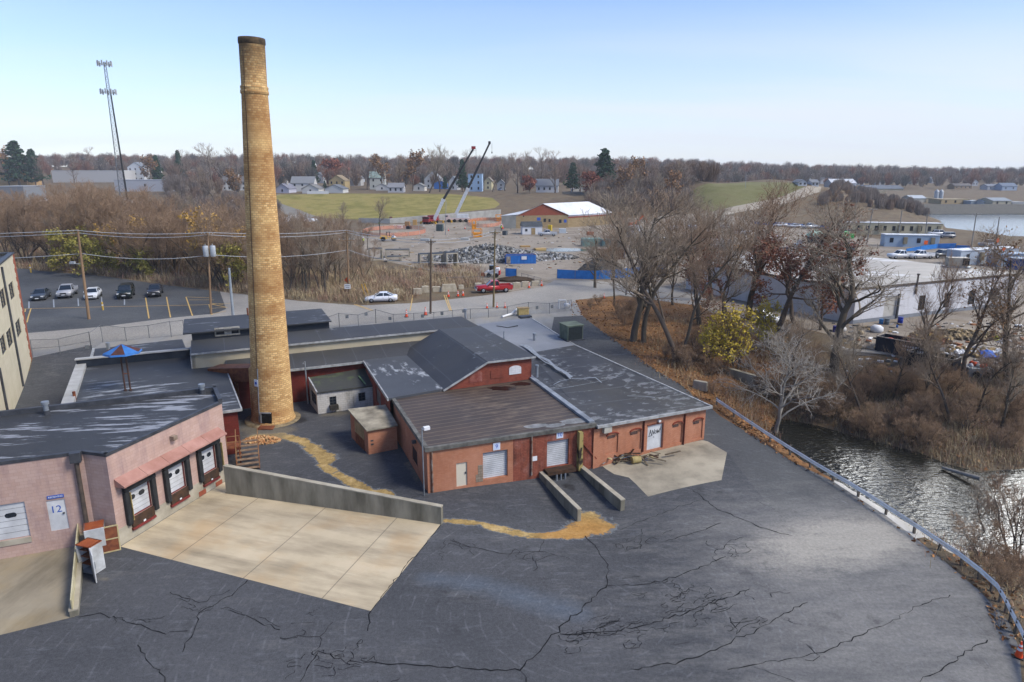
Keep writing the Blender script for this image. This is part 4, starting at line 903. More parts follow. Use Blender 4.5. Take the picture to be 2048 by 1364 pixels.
for i, (x0, y0, x1, y1) in enumerate(((938, 742, 964, 764), (981, 737, 1006, 756), (1018, 731, 1042, 748))):
    u0, u1, z0, z1 = Wgab.hole(x0, y0, x1, y1); mb = MB(); n = 10; P = [(u0, z0), (u1, z0)]+[((u0+u1)/2+(u1-u0)/2*math.cos(t), z1-.25+.25*math.sin(t)) for t in np.linspace(0, math.pi, n)]
    vs = [Wgab.p(u, z, .05) for u, z in P]+[Wgab.p(u, z, 0) for u, z in P]; m_ = len(P)
    mb.add(vs, [tuple(range(m_))]+[(k, m_+k, m_+(k+1) % m_, (k+1) % m_) for k in range(m_)]); PT(mb, 'arched_infill', M_whitewall if i == 2 else M_redold if i == 1 else mat('peeling_infill', '#8d5c50', '#72382e', 2, .9), gh)
p = G(1008, 675, zr+.1); mb = MB(); mb.tube((p[0], p[1], zr-.1), (p[0], p[1], zr+.75), .07, n=6); PT(mb, 'roof_pipe', M_galv, gh)
# ---- link block between rear building and front block
zk = 3.55
Kp = [Vector(xy(G(*p, zk))) for p in ((727, 722), (776, 797))]
lk = thing('link_block', 'low link building with a scuffed black roof between the white outbuilding and the gable hall', 'building', (Kp[1].x, Kp[1].y, 0))
Pk = [Kp[1], J+e1*.3, J+e1*.3+e2*Lh, Kp[0]+e2*.6]
mb = MB(); mb.prism([tuple(v) for v in Pk], zk-.2, [zk, zk, zk+.02, zk+.02]); PT(mb, 'roof', m_roof('link_roof', '#303338', '#3f4247', '#a5a9ab', (1.4, .5, 1), (.56, .66), .9), lk)
Wk = Wall(Kp[0], Kp[1], -1, zk-.2); hk = Wk.hole(749, 780, 758, 809)
mb = MB(); W3 = Wall(Kp[0]+e1*.15, Kp[1]+e1*.15, -1, zk-.2); W3.facade(mb, [hk], .15); PT(mb, 'wall', M_redold, lk)
mb = MB(); W3.box(mb, hk[0], hk[1], hk[2], hk[3], -.16, -.1); PT(mb, 'door', mat('grey_door', '#6e6c68', '#4c4a47', 2, .7), lk)
mb = MB(); Wk.box(mb, 0, Wk.L, zk-.22, zk+.03, -.05, .06); PT(mb, 'roof_edge', M_grip, lk)
# ---- front block with doors 9 and 10
zf = 3.35
R0, R1, R2, R3 = (Vector(xy(G(*p, zf))) for p in ((851, 899), (1193, 849), (1061, 752), (783, 797)))
fb = thing('front_block', 'red painted brick dock building with a ribbed brown roof and doors 9 and 10', 'building', (R0.x, R0.y, 0))
fd = (R1-R0).normalized(); fn = Vector((-fd.y, fd.x)); Fa = R0+fd*.12+fn*.12; Fb = R1+fn*.12
Wf = Wall(Fa, Fb, -1.5, zf-.15); Ws = Wall(R3+fd*.12, Fa, -1, zf-.15)
d9 = hole4(Wf, (967, 906), (1016, 898.5), (1015, 952), (965, 960)); d10 = hole4(Wf, (1095, 884), (1138, 877), (1137.5, 928.5), (1093, 936)); dm = hole4(Wf, (912.5, 927), (934.5, 924), (934.5, 971), (913, 974))
usplit = Wf.at(1026, 920)[0]
mb = MB()
for (ua, ub, hh, mi) in ((0, usplit, [dm, d9], 0), (usplit, Wf.L, [d10], 1)):
    Wt = Wall(Wf.p(ua, 0), Wf.p(ub, 0), -1.5, zf-.15); Wt.facade(mb, [(h[0]-ua, h[1]-ua, h[2], h[3]) for h in hh], .22, m=mi, mr=mi)
hw_ = hole4(Ws, (824, 893), (834.5, 900), (834.5, 930), (824.5, 922)); Ws.facade(mb, [hw_], .12)
Wall(Fb, R2, -1, zf-.15).facade(mb, m=1); PT(mb, 'wall', [M_red, m_brick('stained_red_brick', '#8e5240', '#814636', '#66382a', .3, .12, '#35241e', .8, '#a98175', ms=.01, lo=.5, hi=.68)], fb)
mb = MB(); mb.prism([tuple(v) for v in (R0, R1, R2, R3)], zf-.15, zf); rf = PT(mb, 'roof', M_roofbrown, fb)
mb = MB(); we = Wall(R0, R1); we.box(mb, -.05, we.L, zf-.2, zf+.1, -.22, .04); ws_ = Wall(R3, R0); ws_.box(mb, 0, ws_.L-.23, zf-.2, zf+.12, -.25, .04); PT(mb, 'roof_edge', mat('worn_flashing', '#6f6d66', '#45443f', 1.5, .7), rf)
mb = MB(); we2 = Wall(R1, R2); we2.box(mb, .3, we2.L, zf+.002, zf+.2, -.45, -.02); PT(mb, 'upstand', mat('grey_flashing', '#6b7076', '#8f959b', .8, .6), rf)
mb = MB(); p = G(1062, 775, zf)
for (px, py, rx, ry) in ((1085, 768, 1.0, .55), (1050, 777, 1.3, .6)):
    p = G(px-45, py+0, zf); n = 22; rr = random.Random(px); P = []
    for k in range(n):
        t = 2*math.pi*k/n; s_ = rr.uniform(.75, 1.15); P.append((p[0]+rx*s_*math.cos(t), p[1]+ry*s_*math.sin(t), zf+.008+.003*(px % 2)))
    mb.add(P, [tuple(range(n))])
PT(mb, 'puddle', mat('roof_water', '#111110', rough=.25, spec=.5), rf)
mb = MB()
for (px, py, w_) in ((1072, 852, 1.0), (1110, 851, .9), (1150, 842, 1.3)):
    p = G(px, py, zf); n = 18; P = [(p[0]+w_*math.cos(2*math.pi*k/n)*random.Random(k+px).uniform(.7, 1.1), p[1]+w_*.42*math.sin(2*math.pi*k/n)+.25*w_*math.cos(2*math.pi*k/n), zf+.01) for k in range(n)]; mb.add(P, [tuple(range(n))])
PT(mb, 'sealant_patch', mat('silver_coating', '#8a8b89', '#5d5e5c', 1.5, .6), rf)
for dd, mm in ((d9, M_wdoor), (d10, M_wdoor)): pdoor(Wf, dd, mm, fb, depth=.2, ribs=14)
mb = MB(); Wf.box(mb, dm[0], dm[1], dm[2], dm[3], -.2, -.08); mdo = PT(mb, 'door', M_rustd, fb)
mb = MB(); Wf.box(mb, dm[1]-.15, dm[1]-.08, dm[2]+.9, dm[2]+1.05, -.08, -.02); PT(mb, 'handle', M_frame, mdo)
mb = MB(); Wf.box(mb, d9[0]-.55, d9[0]-.02, d9[2]-.1, d9[2]+.5, 0, .012); Wf.box(mb, d9[0]-.38, d9[0]-.02, d9[2]+.5, d9[2]+1.2, 0, .012); PT(mb, 'block_patch', m_brick('bare_block', '#8f8070', '#80715f', '#5f554a', .4, .2), fb)
for s_, (x_, y_) in (('9', (993, 892.5)), ('10', (1119.5, 869))):
    u, z = Wf.at(x_, y_); mb = MB(); Wf.box(mb, u-.27, u+.27, z-.28, z+.28, .005, .04); so_ = PT(mb, 'number_sign', M_white, fb); mb = MB(); Wf.box(mb, u-.22, u+.22, z-.23, z+.23, .04, .045); PT(mb, 'sign_panel', mat('sign_pale_blue', '#b8c4dc', rough=.5), so_); TX('numeral', s_, .42, Wf, u, z, .05, M_blue, root=so_)
mb = MB(); Ws.box(mb, hw_[0]+.01, hw_[1]-.01, hw_[2]+.01, hw_[3]-.01, -.1, -.06); PT(mb, 'boarded_window', mat('brown_board', '#3a2522', '#2c1d1b', 2, .8), fb)
for w_, pt_, pb_ in ((Wf, (863, 905), (866, 984)), (Wf, (1063, 873), (1064, 950))): fix(spout(w_, pt_, pb_, .07, None, mat('rusty_white_pipe', '#8d8276', '#6a4634', 3, .7)), fb)
u, z = Ws.at(832, 883); mb = MB(); Ws.box(mb, u-.15, u+.15, z-.1, z+.1, .01, .3); PT(mb, 'wall_lamp', M_frame, fb)
u, z = Wf.at(1069, 917); mb = MB(); Wf.box(mb, u-.2, u+.2, z-.18, z+.18, .005, .03); PT(mb, 'notice', M_white, fb)
u, z = Wf.at(1158, 862); u2, z2 = Wf.at(1158, 937); mb = MB(); Wf.box(mb, u-.16, u+.16, z2, z+.05, .02, .45); PT(mb, 'bumper_post', mat('flaking_yellow_post', '#9a8a55', '#2b2620', 1.3, .8, lo=.47, hi=.53, stretch=(1, 1, .5)), fb)
a_ = Wf.at(1162, 881); b_ = Wf.at(1192, 917); mb = MB(); mb.bar(Wf.p(*a_, .06), Wf.p(*b_, .06), .08, .1); PT(mb, 'brace', M_redold, fb)
mb = MB(); u, z = Wf.at(1116, 936); Wf.box(mb, d10[0]-.25, d10[1]+.25, d10[2]-.3, d10[2]-.02, .0, .75); pl = PT(mb, 'dock_plate', M_levb, fb)
for k in range(3): mb = MB(); uu = d10[0]+.5+k*.35; mb.tube(Wf.p(uu, -1.2, .7), Wf.p(uu, d10[2]-.3, .7), .07, n=8); PT(mb, 'pipe_post', M_galv, pl)
mb = MB(); Wf.box(mb, d10[0]-.3, d10[1]+.35, -1.2, d10[2]-.31, .005, .06); PT(mb, 'dock_pit', M_black, fb)
p = Wf.p(-.35, 0, .25); lp = thing('corner_lamp_pole', 'thin grey pole with a floodlight at the front corner of the brick dock building', 'lamp', (p[0], p[1], h1(p[0], p[1])))
hh = topz(p[1], 856)-h1(p[0], p[1]); mb = MB(); mb.tube((0, 0, -.1), (0, 0, hh), .045, n=8); mb.build('pole', M_galv, lp); mb = MB(); mb.box((.3, .1, hh-.05), (.42, .26, .22), rz=.5); mb.bar((0, 0, hh-.1), (.3, .1, hh-.1), .04); mb.build('lamp_head', M_white, lp)
# ---- right block
zq = 3.3
Q0 = Vector(xy(G(1195, 853, zq))); Q1 = Vector(xy(G(1424, 813, zq-.35))); Q2 = Vector(xy(G(1150, 690, 3.7))); Q3 = Vector(xy(G(1060, 706, 3.7))); Q4 = Vector(xy(G(1061, 749, zq)))
G1 = Vector(xy(G(1060, 635, 4.1))); G2 = Vector(xy(G(945, 650, 4.1)))
rb_ = thing('right_block', 'red painted brick wing with blind arches, a graffitied white door and a long dark roof', 'building', (Q1.x, Q1.y, 0))
qd = (Q1-Q0).normalized(); qn = Vector((-qd.y, qd.x)); Ba = Q0+qn*.3-qd*.1; Bb = Q1+qn*.3-qd*.35
Wq_ = Wall(Ba, Bb, -1, 2.75); sd_ = (Q2-Q1).normalized()
dg = hole4(Wq_, (1297, 851), (1326, 846), (1322.5, 895.5), (1292, 900.5))
arcs = [Wq_.hole(*q) for q in ((1212, 864, 1236, 912), (1259, 856, 1282, 905), (1344, 842, 1364, 891), (1385, 835, 1405, 882))]
mb = MB(); z1l = topz((Ba.y+Bb.y)/2, 833); Wq_.facade(mb, [dg]+[(a, b, c+.2, d-.25) for a, b, c, d in arcs], .09, z1=2.95)
Wd2 = Wall(Bb, Q2+qd*-.4, -1, 2.95); Wd2.facade(mb); PT(mb, 'wall', M_red, rb_)
for (a, b, c, d) in arcs:
    mb = MB(); n = 9; P = [((a+b)/2+(b-a)/2*math.cos(t), d-.25+.22*math.sin(t)) for t in np.linspace(0, math.pi, n)]
    Wq_.box(mb, a-.02, b+.02, c, d-.2, -.12, -.09); ai = PT(mb, 'arched_niche', M_red, rb_)
    mb = MB()
    for (u0, z0), (u1, z1) in zip(P, P[1:]): mb.bar(Wq_.p(u0, z0, .03), Wq_.p(u1, z1, .03), .07, .14, up=(Wq_.n.x, Wq_.n.y, 0))
    PT(mb, 'arch_ring', mat('arch_brick', '#86402f', '#793726', 2, .9), ai)
for q in ((1216, 870, 1231, 876.5), (1262, 862, 1276, 869), (1345, 848, 1358, 854.5), (1386, 841, 1399, 848)):
    h = Wq_.hole(*q); mb = MB(); Wq_.box(mb, h[0], h[1], h[2], h[3], -.088, -.05); PT(mb, 'window', mat('brown_grille', '#3a2a26', '#5d4a42', 6, .7), rb_)
mb = MB(); Wq_.box(mb, dg[0], dg[1], dg[2], dg[3], -.15, -.08); gd = PT(mb, 'door', M_wdoor, rb_)
mb = MB(); uc, zc_ = (dg[0]+dg[1])/2, dg[2]+(dg[3]-dg[2])*.68
rr = random.Random(5)
strokes = [[(-.55, -.22), (-.42, .25), (-.3, -.2)], [(-.5, -.02), (-.33, 0)], [(-.24, -.2), (-.2, .2), (-.05, -.18), (0, .24)], [(.1, .1), (.04, -.1), (.18, -.16), (.25, .05), (.12, .12)], [(.3, .18), (.33, -.16), (.42, .08), (.5, -.14), (.58, .22)], [(.68, .42), (.64, .02)], [(.63, -.1), (.64, -.14)], [(-.62, -.28), (-.2, -.26)], [(-.1, -.38), (-.02, -.46)]]
for S_ in strokes:
    for a_, b_ in zip(S_, S_[1:]): mb.bar(Wq_.p(uc+a_[0]*.95, zc_+a_[1], -.07), Wq_.p(uc+b_[0]*.95, zc_+b_[1], -.07), .035, .02, up=(Wq_.n.x, Wq_.n.y, 0))
PT(mb, 'graffiti', M_ink, gd)
mb = MB(); Wq_.box(mb, dg[1]+.0, dg[1]+.1, dg[2], dg[3]+.1, 0, .06); Wq_.box(mb, dg[0]-.05, dg[1], dg[3], dg[3]+.1, 0, .06); PT(mb, 'door_frame', mat('rust_frame', '#7a4a3a', '#5d3529', 2, .8), rb_)
for pt_, pb_ in (((1287, 843), (1287, 903)), ((1369, 829), (1368, 889))): fix(spout(Wq_, pt_, pb_, .07, None, mat('dark_red_pipe', '#5a2a20', '#4a221a', 2, .7)), rb_)
u, z = Wq_.at(1317, 841); mb = MB(); Wq_.box(mb, u-.1, u+.1, z-.08, z+.08, .005, .2); PT(mb, 'wall_lamp', M_white, rb_)
u, z = Wq_.at(1212, 856); mb = MB(); Wq_.box(mb, u-.35, u+.35, z-.3, z+.25, .005, .3); PT(mb, 'junction_box', mat('pale_box', '#b5b2a8', '#9b978b', 2, .6), rb_)
def slab(mb, P, m=0, th=.14):
    n = len(P); vs = [tuple(p) for p in P]+[(p[0], p[1], p[2]-th) for p in P]
    mb.add(vs, [tuple(range(n)), tuple(range(2*n-1, n-1, -1))]+[(k, n+k, n+(k+1) % n, (k+1) % n) for k in range(n)], m)
Qm = Q0*.0
mb = MB(); slab(mb, [(*Q0, zq), (*Q1, zq-.35), (*Q2, 3.7), (*Q3, 3.7), (*Q4, zq+.02)]); r2 = PT(mb, 'roof', M_roofright, rb_)
mb = MB(); slab(mb, [(*(Q3+(Q2-Q3)*.003), 3.71), (*Q2, 3.71), (*G1, 4.1), (*G2, 4.1), (*GH(ur_+.3, Lr*.75), 3.9), (*GH(ur_+.3, 2), 3.6)]); PT(mb, 'grey_roof', M_roofgrey, rb_)
mb = MB(); mb.prism([tuple(v) for v in (Q2-qd*.4, G1-qd*.3, G2, Q3)], -.5, 3.5); PT(mb, 'rear_wall', M_redold, rb_)
mb = MB()
for a_, b_ in (((*Q0, zq), (*Q1, zq-.35)), ((*Q1, zq-.35), (*Q2, 3.7)), ((*Q2, 3.7), (*G1, 4.1))): mb.bar(Vector(a_)+Vector((0, 0, -.05)), Vector(b_)+Vector((0, 0, -.05)), .16, .2)
PT(mb, 'drip_edge', M_grip, r2)
# pale tar streaks on the roof, laid a few millimetres over it
def onroof(px, py, P3):
    a, b, c = (Vector(v) for v in P3); n = (b-a).cross(c-a); r = Vector(ray(px, py)); o_ = Vector((0, 0, CAMZ)); t = (a-o_).dot(n)/r.dot(n); return o_+r*t
pl3 = [(*Q0, zq), (*Q1, zq-.35), (*Q2, 3.7)]
mb = MB(); rr = random.Random(9)
def streakline(pts, w, k=3, jit=5):
    mb = MB()
    for j in range(k):
        P = [onroof(x+rr.gauss(0, jit), y+rr.gauss(0, jit*.4), pl3) for x, y in pts]
        for a_, b_ in zip(P, P[1:]):
            d_ = (b_-a_); n_ = Vector((-d_.y, d_.x, 0)).normalized()*w*rr.uniform(.4, 1); up_ = Vector((0, 0, .02+.004*j))
            mb.quad(a_-n_+up_, b_-n_+up_, b_+n_+up_, a_+n_+up_)
    PT(mb, 'tar_stain', mat('pale_tar', '#8e9499', '#777c81', 3, .6), r2)
streakline([(1046, 690), (1062, 698), (1075, 712), (1098, 722), (1115, 735), (1130, 745), (1142, 755)], .12, 6, 3.5); streakline([(1142, 756), (1165, 757), (1190, 755), (1203, 765)], .08, 1, 1.2); streakline([(1140, 757), (1120, 762), (1110, 770)], .07, 1, 2)
streakline([(1105, 780), (1150, 772), (1200, 762), (1245, 752)], .05, 1, 1); streakline([(1255, 792), (1290, 793), (1310, 796)], .1, 1, 1)
p = onroof(1142, 677, [(*Q2, 3.71), (*G1, 4.1), (*Q3, 3.71)])
hv = thing('roof_unit', 'mossy metal air handler box with a dark louvred end on the grey roof', 'air conditioner', p, math.radians(23))
mb = MB(); mb.box((0, 0, .85), (1.9, 2.0, 1.6)); mb.box((0, 0, 1.68), (2.1, 2.2, .1)); mb.build('casing', M_moss, hv, bevel=.03)
mb = MB(); mb.box((0, -1.02, .82), (1.7, .05, 1.4)); mb.box((.97, 0, .82), (.05, 1.8, 1.4))
mb.build('louvre', mat('louvre_black', '#1d2628', '#10181a', 8, .6), hv)
mb = MB(); mb.box((0, 0, .03), (2.2, 2.3, .14)); mb.build('kerb', M_trim, hv)
for (px, pb, pt, r_, root_) in ((1074, 752, 731, .13, rb_), (1069, 679, 667, .15, rb_)):
    p = onroof(px, pb, pl3); mb = MB(); zt_ = topz(p[1], pt); mb.tube((p[0], p[1], p[2]-.1), (p[0], p[1], zt_), r_, n=10); mb.tube((p[0], p[1], zt_-.15), (p[0], p[1], zt_+.05), r_*1.4, n=10); PT(mb, 'roof_vent', M_galv, root_)
p = G(1050, 634, 4.1); mb = MB(); mb.box((p[0], p[1]-.3, 4.2), (1.5, .9, .28), rz=.41); PT(mb, 'roof_hatch', M_trim, rb_)
p = G(1015, 655, 4.0); mb = MB(); mb.bar((p[0]-1.3, p[1]+.5, 4.05), (p[0], p[1]-.3, 4.03), .12); mb.bar((p[0], p[1]-.3, 4.03), (p[0]+1.2, p[1]+.6, 4.06), .12); mb.quad((p[0]-.7, p[1]+.1, 4.04), (p[0], p[1]-.25, 4.04), (p[0]+.7, p[1]+.2, 4.04), m=1); PT(mb, 'torn_flashing', [M_black, M_rust], rb_)
# ---- white outbuilding
zo = 2.15
Oq = [Vector(xy(G(*p, z_))) for p, z_ in (((634, 785), zo), ((750, 770), zo), ((737, 735), zo+.5), ((617, 755), zo+.5))]
wo = thing('white_outbuilding', 'small dirty white block outbuilding with a mossy black roof beside the chimney', 'building', (Oq[0].x, Oq[0].y, 0))
Wo = Wall(Oq[0]+(Oq[3]-Oq[0])*.03, Oq[1]+(Oq[2]-Oq[1])*.03, -1, zo-.12); Wo2 = Wall(Oq[3], Oq[0]+(Oq[3]-Oq[0])*.03, -1, zo-.1)
h1_, h2_ = Wo.hole(659, 793, 673, 811), Wo.hole(717, 785, 731, 802); h3_ = Wo2.hole(623, 785, 632, 806)
mb = MB(); Wo.facade(mb, [h1_, h2_], .12); Wo2.facade(mb, [h3_], .12); mb.quad((*Wo2.p(0, 0)[:2], zo-.1), (*Wo2.p(Wo2.L, 0)[:2], zo-.1), (*Wo2.p(0, 0)[:2], zo+.4)); Wall(Oq[1]+(Oq[2]-Oq[1])*.03, Oq[2], -1, zo-.1).facade(mb); PT(mb, 'wall', M_white_b, wo)
mb = MB(); slab(mb, [(*Oq[0], zo), (*Oq[1], zo), (*Oq[2], zo+.5), (*Oq[3], zo+.5)]); ro = PT(mb, 'roof', M_mossroof, wo)
mb = MB(); mb.bar((*Oq[0], zo-.02), (*Oq[3], zo+.48), .12, .16); PT(mb, 'fascia', M_grip, ro)
mb = MB(); a_, b_ = G(718, 755, zo+.25), G(731, 769, zo+.1); mb.bar((a_[0], a_[1], zo+.38), (b_[0], b_[1], zo+.16), .12, .08); PT(mb, 'green_plank', mat('algae_plank', '#4f6b44', '#6e8562', 3, .8), ro)
for h, w_ in ((h1_, Wo), (h2_, Wo), (h3_, Wo2)): pwin(w_, h, wo, depth=.1, bars=(2, 3))
mb = MB(); Wo.box(mb, h1_[0]-.05, h1_[1]+.1, h1_[2]-.35, h1_[2]+.1, .0, .4); PT(mb, 'window_cooler', mat('sooty_box', '#3b3833', '#27251f', 3, .8), wo)
# ---- lean-to shed
zs0 = 2.25
Sq = [Vector(xy(G(*p, z_))) for p, z_ in (((733, 861), zs0-.1), ((796, 850), zs0-.1), ((771, 809), zs0+.25), ((695, 818), zs0+.25))]
sh = thing('lean_to_shed', 'small red brick lean-to with a lichen stained metal roof against the dock building', 'shed', (Sq[0].x, Sq[0].y, 0))
P = [Sq[0]+(Sq[2]-Sq[0])*.05, Sq[1]-(Sq[1]-Sq[0])*.02+(Sq[2]-Sq[1])*.06, Sq[2], Sq[3]+(Sq[1]-Sq[3])*.05]
mb = MB(); Wf1 = Wall(P[0], P[1], -1, zs0-.2); Wf2 = Wall(P[3], P[0], -1, zs0-.2); Wf1.facade(mb); Wf2.facade(mb); mb.quad((*P[3], zs0-.2), (*P[0], zs0-.2), (*P[3], zs0+.14)); PT(mb, 'wall', M_red, sh)
mb = MB(); slab(mb, [(*Sq[0], zs0-.1), (*Sq[1], zs0-.1), (*Sq[2], zs0+.25), (*Sq[3], zs0+.25)], th=.1); PT(mb, 'roof', mat('lichen_metal', '#a09884', '#6e6757', .8, .8, detail=7), sh)
mb = MB(); Wf2.box(mb, Wf2.L*.28, Wf2.L*.8, .95, zs0-.25, .002, .05); PT(mb, 'plywood_board', M_ply, sh)
mb = MB(); Wf2.box(mb, Wf2.L*.28, Wf2.L*.78, .0, .92, .002, .04); PT(mb, 'door', M_rust, sh)
mb = MB(); u, z = Wf1.at(744, 885); Wf1.box(mb, u-.1, u+.12, z+.1, z+.22, .002, .03); Wf1.box(mb, u-.1, u+.12, z-.22, z-.08, .002, .03); PT(mb, 'wall_vent', M_frame, sh)
# ================================================================== rust stair by the annex and brick debris
p = GP(470, 925); stp = thing('steel_stair', 'rusty steel stair and landing between the annex and the concrete wall', 'stairs', p, .35)
mb = MB(); mb.box((-.4, 0, 1.45), (1.9, 1.3, .1)); mb.build('landing', M_rust, stp)
mb = MB()
for k in range(7): mb.box((1.0, .75-k*.42, 1.35-k*.2), (1.6, .34, .05))
mb.build('treads', mat('rusty_treads', '#6b5443', '#86735c', 3, .8), stp)
mb = MB()
for x in (.2, 1.8): mb.bar((x, .95, 1.4), (x, -1.85, -.02), .06, .22)
mb.build('stringer', M_rust, stp)
for x in (-1.3, .45):
    for y in (-.6, .6): mb = MB(); mb.tube((x, y, -.1), (x, y, 1.45), .06, n=6); mb.build('leg', M_rust, stp)
mb = MB()
for zz in (1.95, 2.4): mb.tube((-1.3, -.65, zz), (.5, -.65, zz), .03, n=6)
for x in (-1.3, -.4, .5): mb.tube((x, -.65, 1.45), (x, -.65, 2.4), .03, n=6)
for x in (.2, 1.8):
    mb.tube((x, .95, 2.35), (x, -1.85, .95), .03, n=6)
    for k in (0, 3, 6): mb.tube((x, .75-k*.42, 1.35-k*.2), (x, .75-k*.42, 2.3-k*.2), .03, n=6)
mb.build('handrail', mat('brown_rail', '#8a6a46', '#6b4a30', 3, .7), stp)
def heap(name, label, cat, c, rx, ry, rz_, n, size, mats, seed, kind=None):
    r = random.Random(seed); mb = MB()
    for i in range(n):
        t = r.uniform(0, 6.283); q = math.sqrt(r.random()); x, y = rx*q*math.cos(t), ry*q*math.sin(t); z = rz_*(1-q)**.8*r.uniform(.6, 1)
        s = [size*r.uniform(.5, 1.4) for _ in range(3)]; M = Matrix.Rotation(r.uniform(0, 6.28), 4, (r.random()-.5, r.random()-.5, r.random()+.1))
        mb.box((x, y, z), s, r.randrange(len(mats)), M=M, taper=r.uniform(.5, 1))
    o = mb.build(name, mats, loc=c); tag(o, label, cat)
    if kind: o['kind'] = kind
    return o
heap('brick_pile', 'heap of loose tan bricks on the asphalt beside the steel stair', 'rubble pile', GP(523, 882), 1.5, .8, .45, 170, .2, [mat('tan_brick', '#a97f55', '#97683f', 3, .9), mat('pale_brick', '#b79468', rough=.9)], 3)
# scrap heap on the pad
c = GP(1250, 920); sc_ = thing('scrap_heap', 'heap of broken planks and pipes on the concrete pad by the red wall', 'scrap heap', c)
r = random.Random(4)
for nm, m_, n, L_, w_ in (('planks', M_wood, 26, 1.9, .14), ('pale_boards', mat('cream_board', '#b5a882', '#94875f', 2, .8), 7, 1.2, .3), ('pipes', M_galv, 9, 2.0, .07), ('dark_scrap', M_levb, 30, .7, .2)):
    mb = MB()
    for i in range(n):
        a = r.gauss(.2, .7); x, y, z = r.gauss(0, 1.1), r.gauss(0, .45), r.uniform(.05, .55); l = L_*r.uniform(.4, 1.1)/2
        dx, dy, dz = l*math.cos(a), l*math.sin(a), r.gauss(0, .12); mb.bar((x-dx, y-dy, max(.04, z-dz)), (x+dx, y+dy, max(.04, z+dz)), w_*r.uniform(.6, 1.2), .05)
    mb.build(nm, m_, sc_)
mb = MB(); mb.tube((.4, -.7, .3), (1.1, -.5, .3), .28, .26, 12); mb.build('drum', mat('yellow_drum', '#b3a06a', '#86774c', 2, .7), sc_)
# ================================================================== discarded fridges
def fridge(label, p, rz, tilt, door):
    t = thing('refrigerator', label, 'refrigerator', p, rz, 'discarded fridges by the ramp wall'); t.rotation_euler = (tilt, 0, rz)
    mb = MB(); w, d_, h = 1.0, .8, 1.75; s = .05
    mb.box((-w/2+s/2, 0, h/2), (s, d_, h)); mb.box((w/2-s/2, 0, h/2), (s, d_, h)); mb.box((0, d_/2-s/2, h/2), (w-2*s-.004, s, h)); mb.box((0, 0, s/2), (w-2*s-.004, d_-2*s, s)); mb.build('cabinet', mat('grey_white_enamel', '#b9bcbd', '#8f8f8c', 1.2, .4), t)
    mb = MB(); mb.box((0, 0, h-.03), (w+.02, d_+.02, .06)); mb.build('rusted_top', mat('rust_orange', '#7d3c20', '#8f4c28', 2, .9), t)
    for z in (.5, .95, 1.35): mb = MB(); mb.box((0, .05, z), (w-.12, d_-.2, .03)); mb.build('shelf', M_rust, t)
    mb = MB()
    if door: mb.M = Matrix.Translation((w/2, -d_/2, 0)) @ Matrix.Rotation(door, 4, 'Z')
    else: mb.M = Matrix.Translation((w/2, -d_/2-.03, 0))
    mb.box((-w/2, 0, h/2), (w, .06, h-.06)); do = mb.build('door', mat('white_enamel', '#c4c6c6', '#a9aaa8', 1.3, .35), t, bevel=.015)
    mb2 = MB(mb.M); mb2.box((-w+.1, -.06, h*.6), (.04, .05, .4)); mb2.build('handle', M_galv, do)
    return t
fridge('white refrigerator with a rusted top and its door hanging open', GP(186, 1140), -.3, 0, 2.55)
t2 = fridge('rusty topped refrigerator leaning behind the one with the open door', GP(196, 1100), .5, .1, 0)
p = GP(222, 1104); fr = thing('metal_rack', 'cream metal rack frame leaning beside the two refrigerators', 'rack', p, .5); mb = MB()
for x in (-.5, .5): mb.bar((x, 0, 0), (x, .35, 1.5), .06)
for z in (.03, .75, 1.48): mb.bar((-.5, .35*z/1.5, z), (.5, .35*z/1.5, z), .06)
mb.build('frame', mat('cream_metal', '#b9ac83', '#a3946b', 2, .6), fr)
mb = MB(); mb.quad((-.46, .03, .06), (.46, .03, .06), (.46, .34, 1.42), (-.46, .34, 1.42)); mb.build('backing', M_rust, fr)
# ================================================================== guard rail round the yard
gp = [G(x, y, .62) for x, y in RAIL_PX]
gr = thing('guard_rail', 'long curved galvanised steel guard rail between the yard and the river', 'guard rail', (gp[0][0], gp[0][1], 0))
P = []
for a_, b_ in zip(gp, gp[1:]):
    for k in range(4): P.append(Vector(a_).lerp(Vector(b_), k/4))
P.append(Vector(gp[-1])); prof = [(0, .16), (.05, .1), (0.0, .04), (0, -.04), (.05, -.1), (0, -.16)]
mb = MB(); vs = []
for i, p in enumerate(P):
    d_ = (P[min(i+1, len(P)-1)]-P[max(i-1, 0)]); d_.z = 0; d_.normalize(); n_ = Vector((-d_.y, d_.x, 0))*-1
    zz = h1(p.x, p.y)+.62
    for o_, z_ in prof: vs.append((p.x+n_.x*o_, p.y+n_.y*o_, zz+z_))
k_ = len(prof); mb.add(vs, [(i*k_+j, (i+1)*k_+j, (i+1)*k_+j+1, i*k_+j+1) for i in range(len(P)-1) for j in range(k_-1)]); PT(mb, 'rail', mat('weathered_galvanising', '#e6e4dc', '#c9c7c0', 1.2, .8), gr)
for i in range(0, len(P), 3):
    p = P[i]; mb = MB(); zz = h1(p.x, p.y); mb.box((p.x+.08, p.y+.1, zz+.35), (.12, .15, .95)); PT(mb, 'post', mat('post_timber', '#6a6258', '#4f483f', 2, .9), gr)
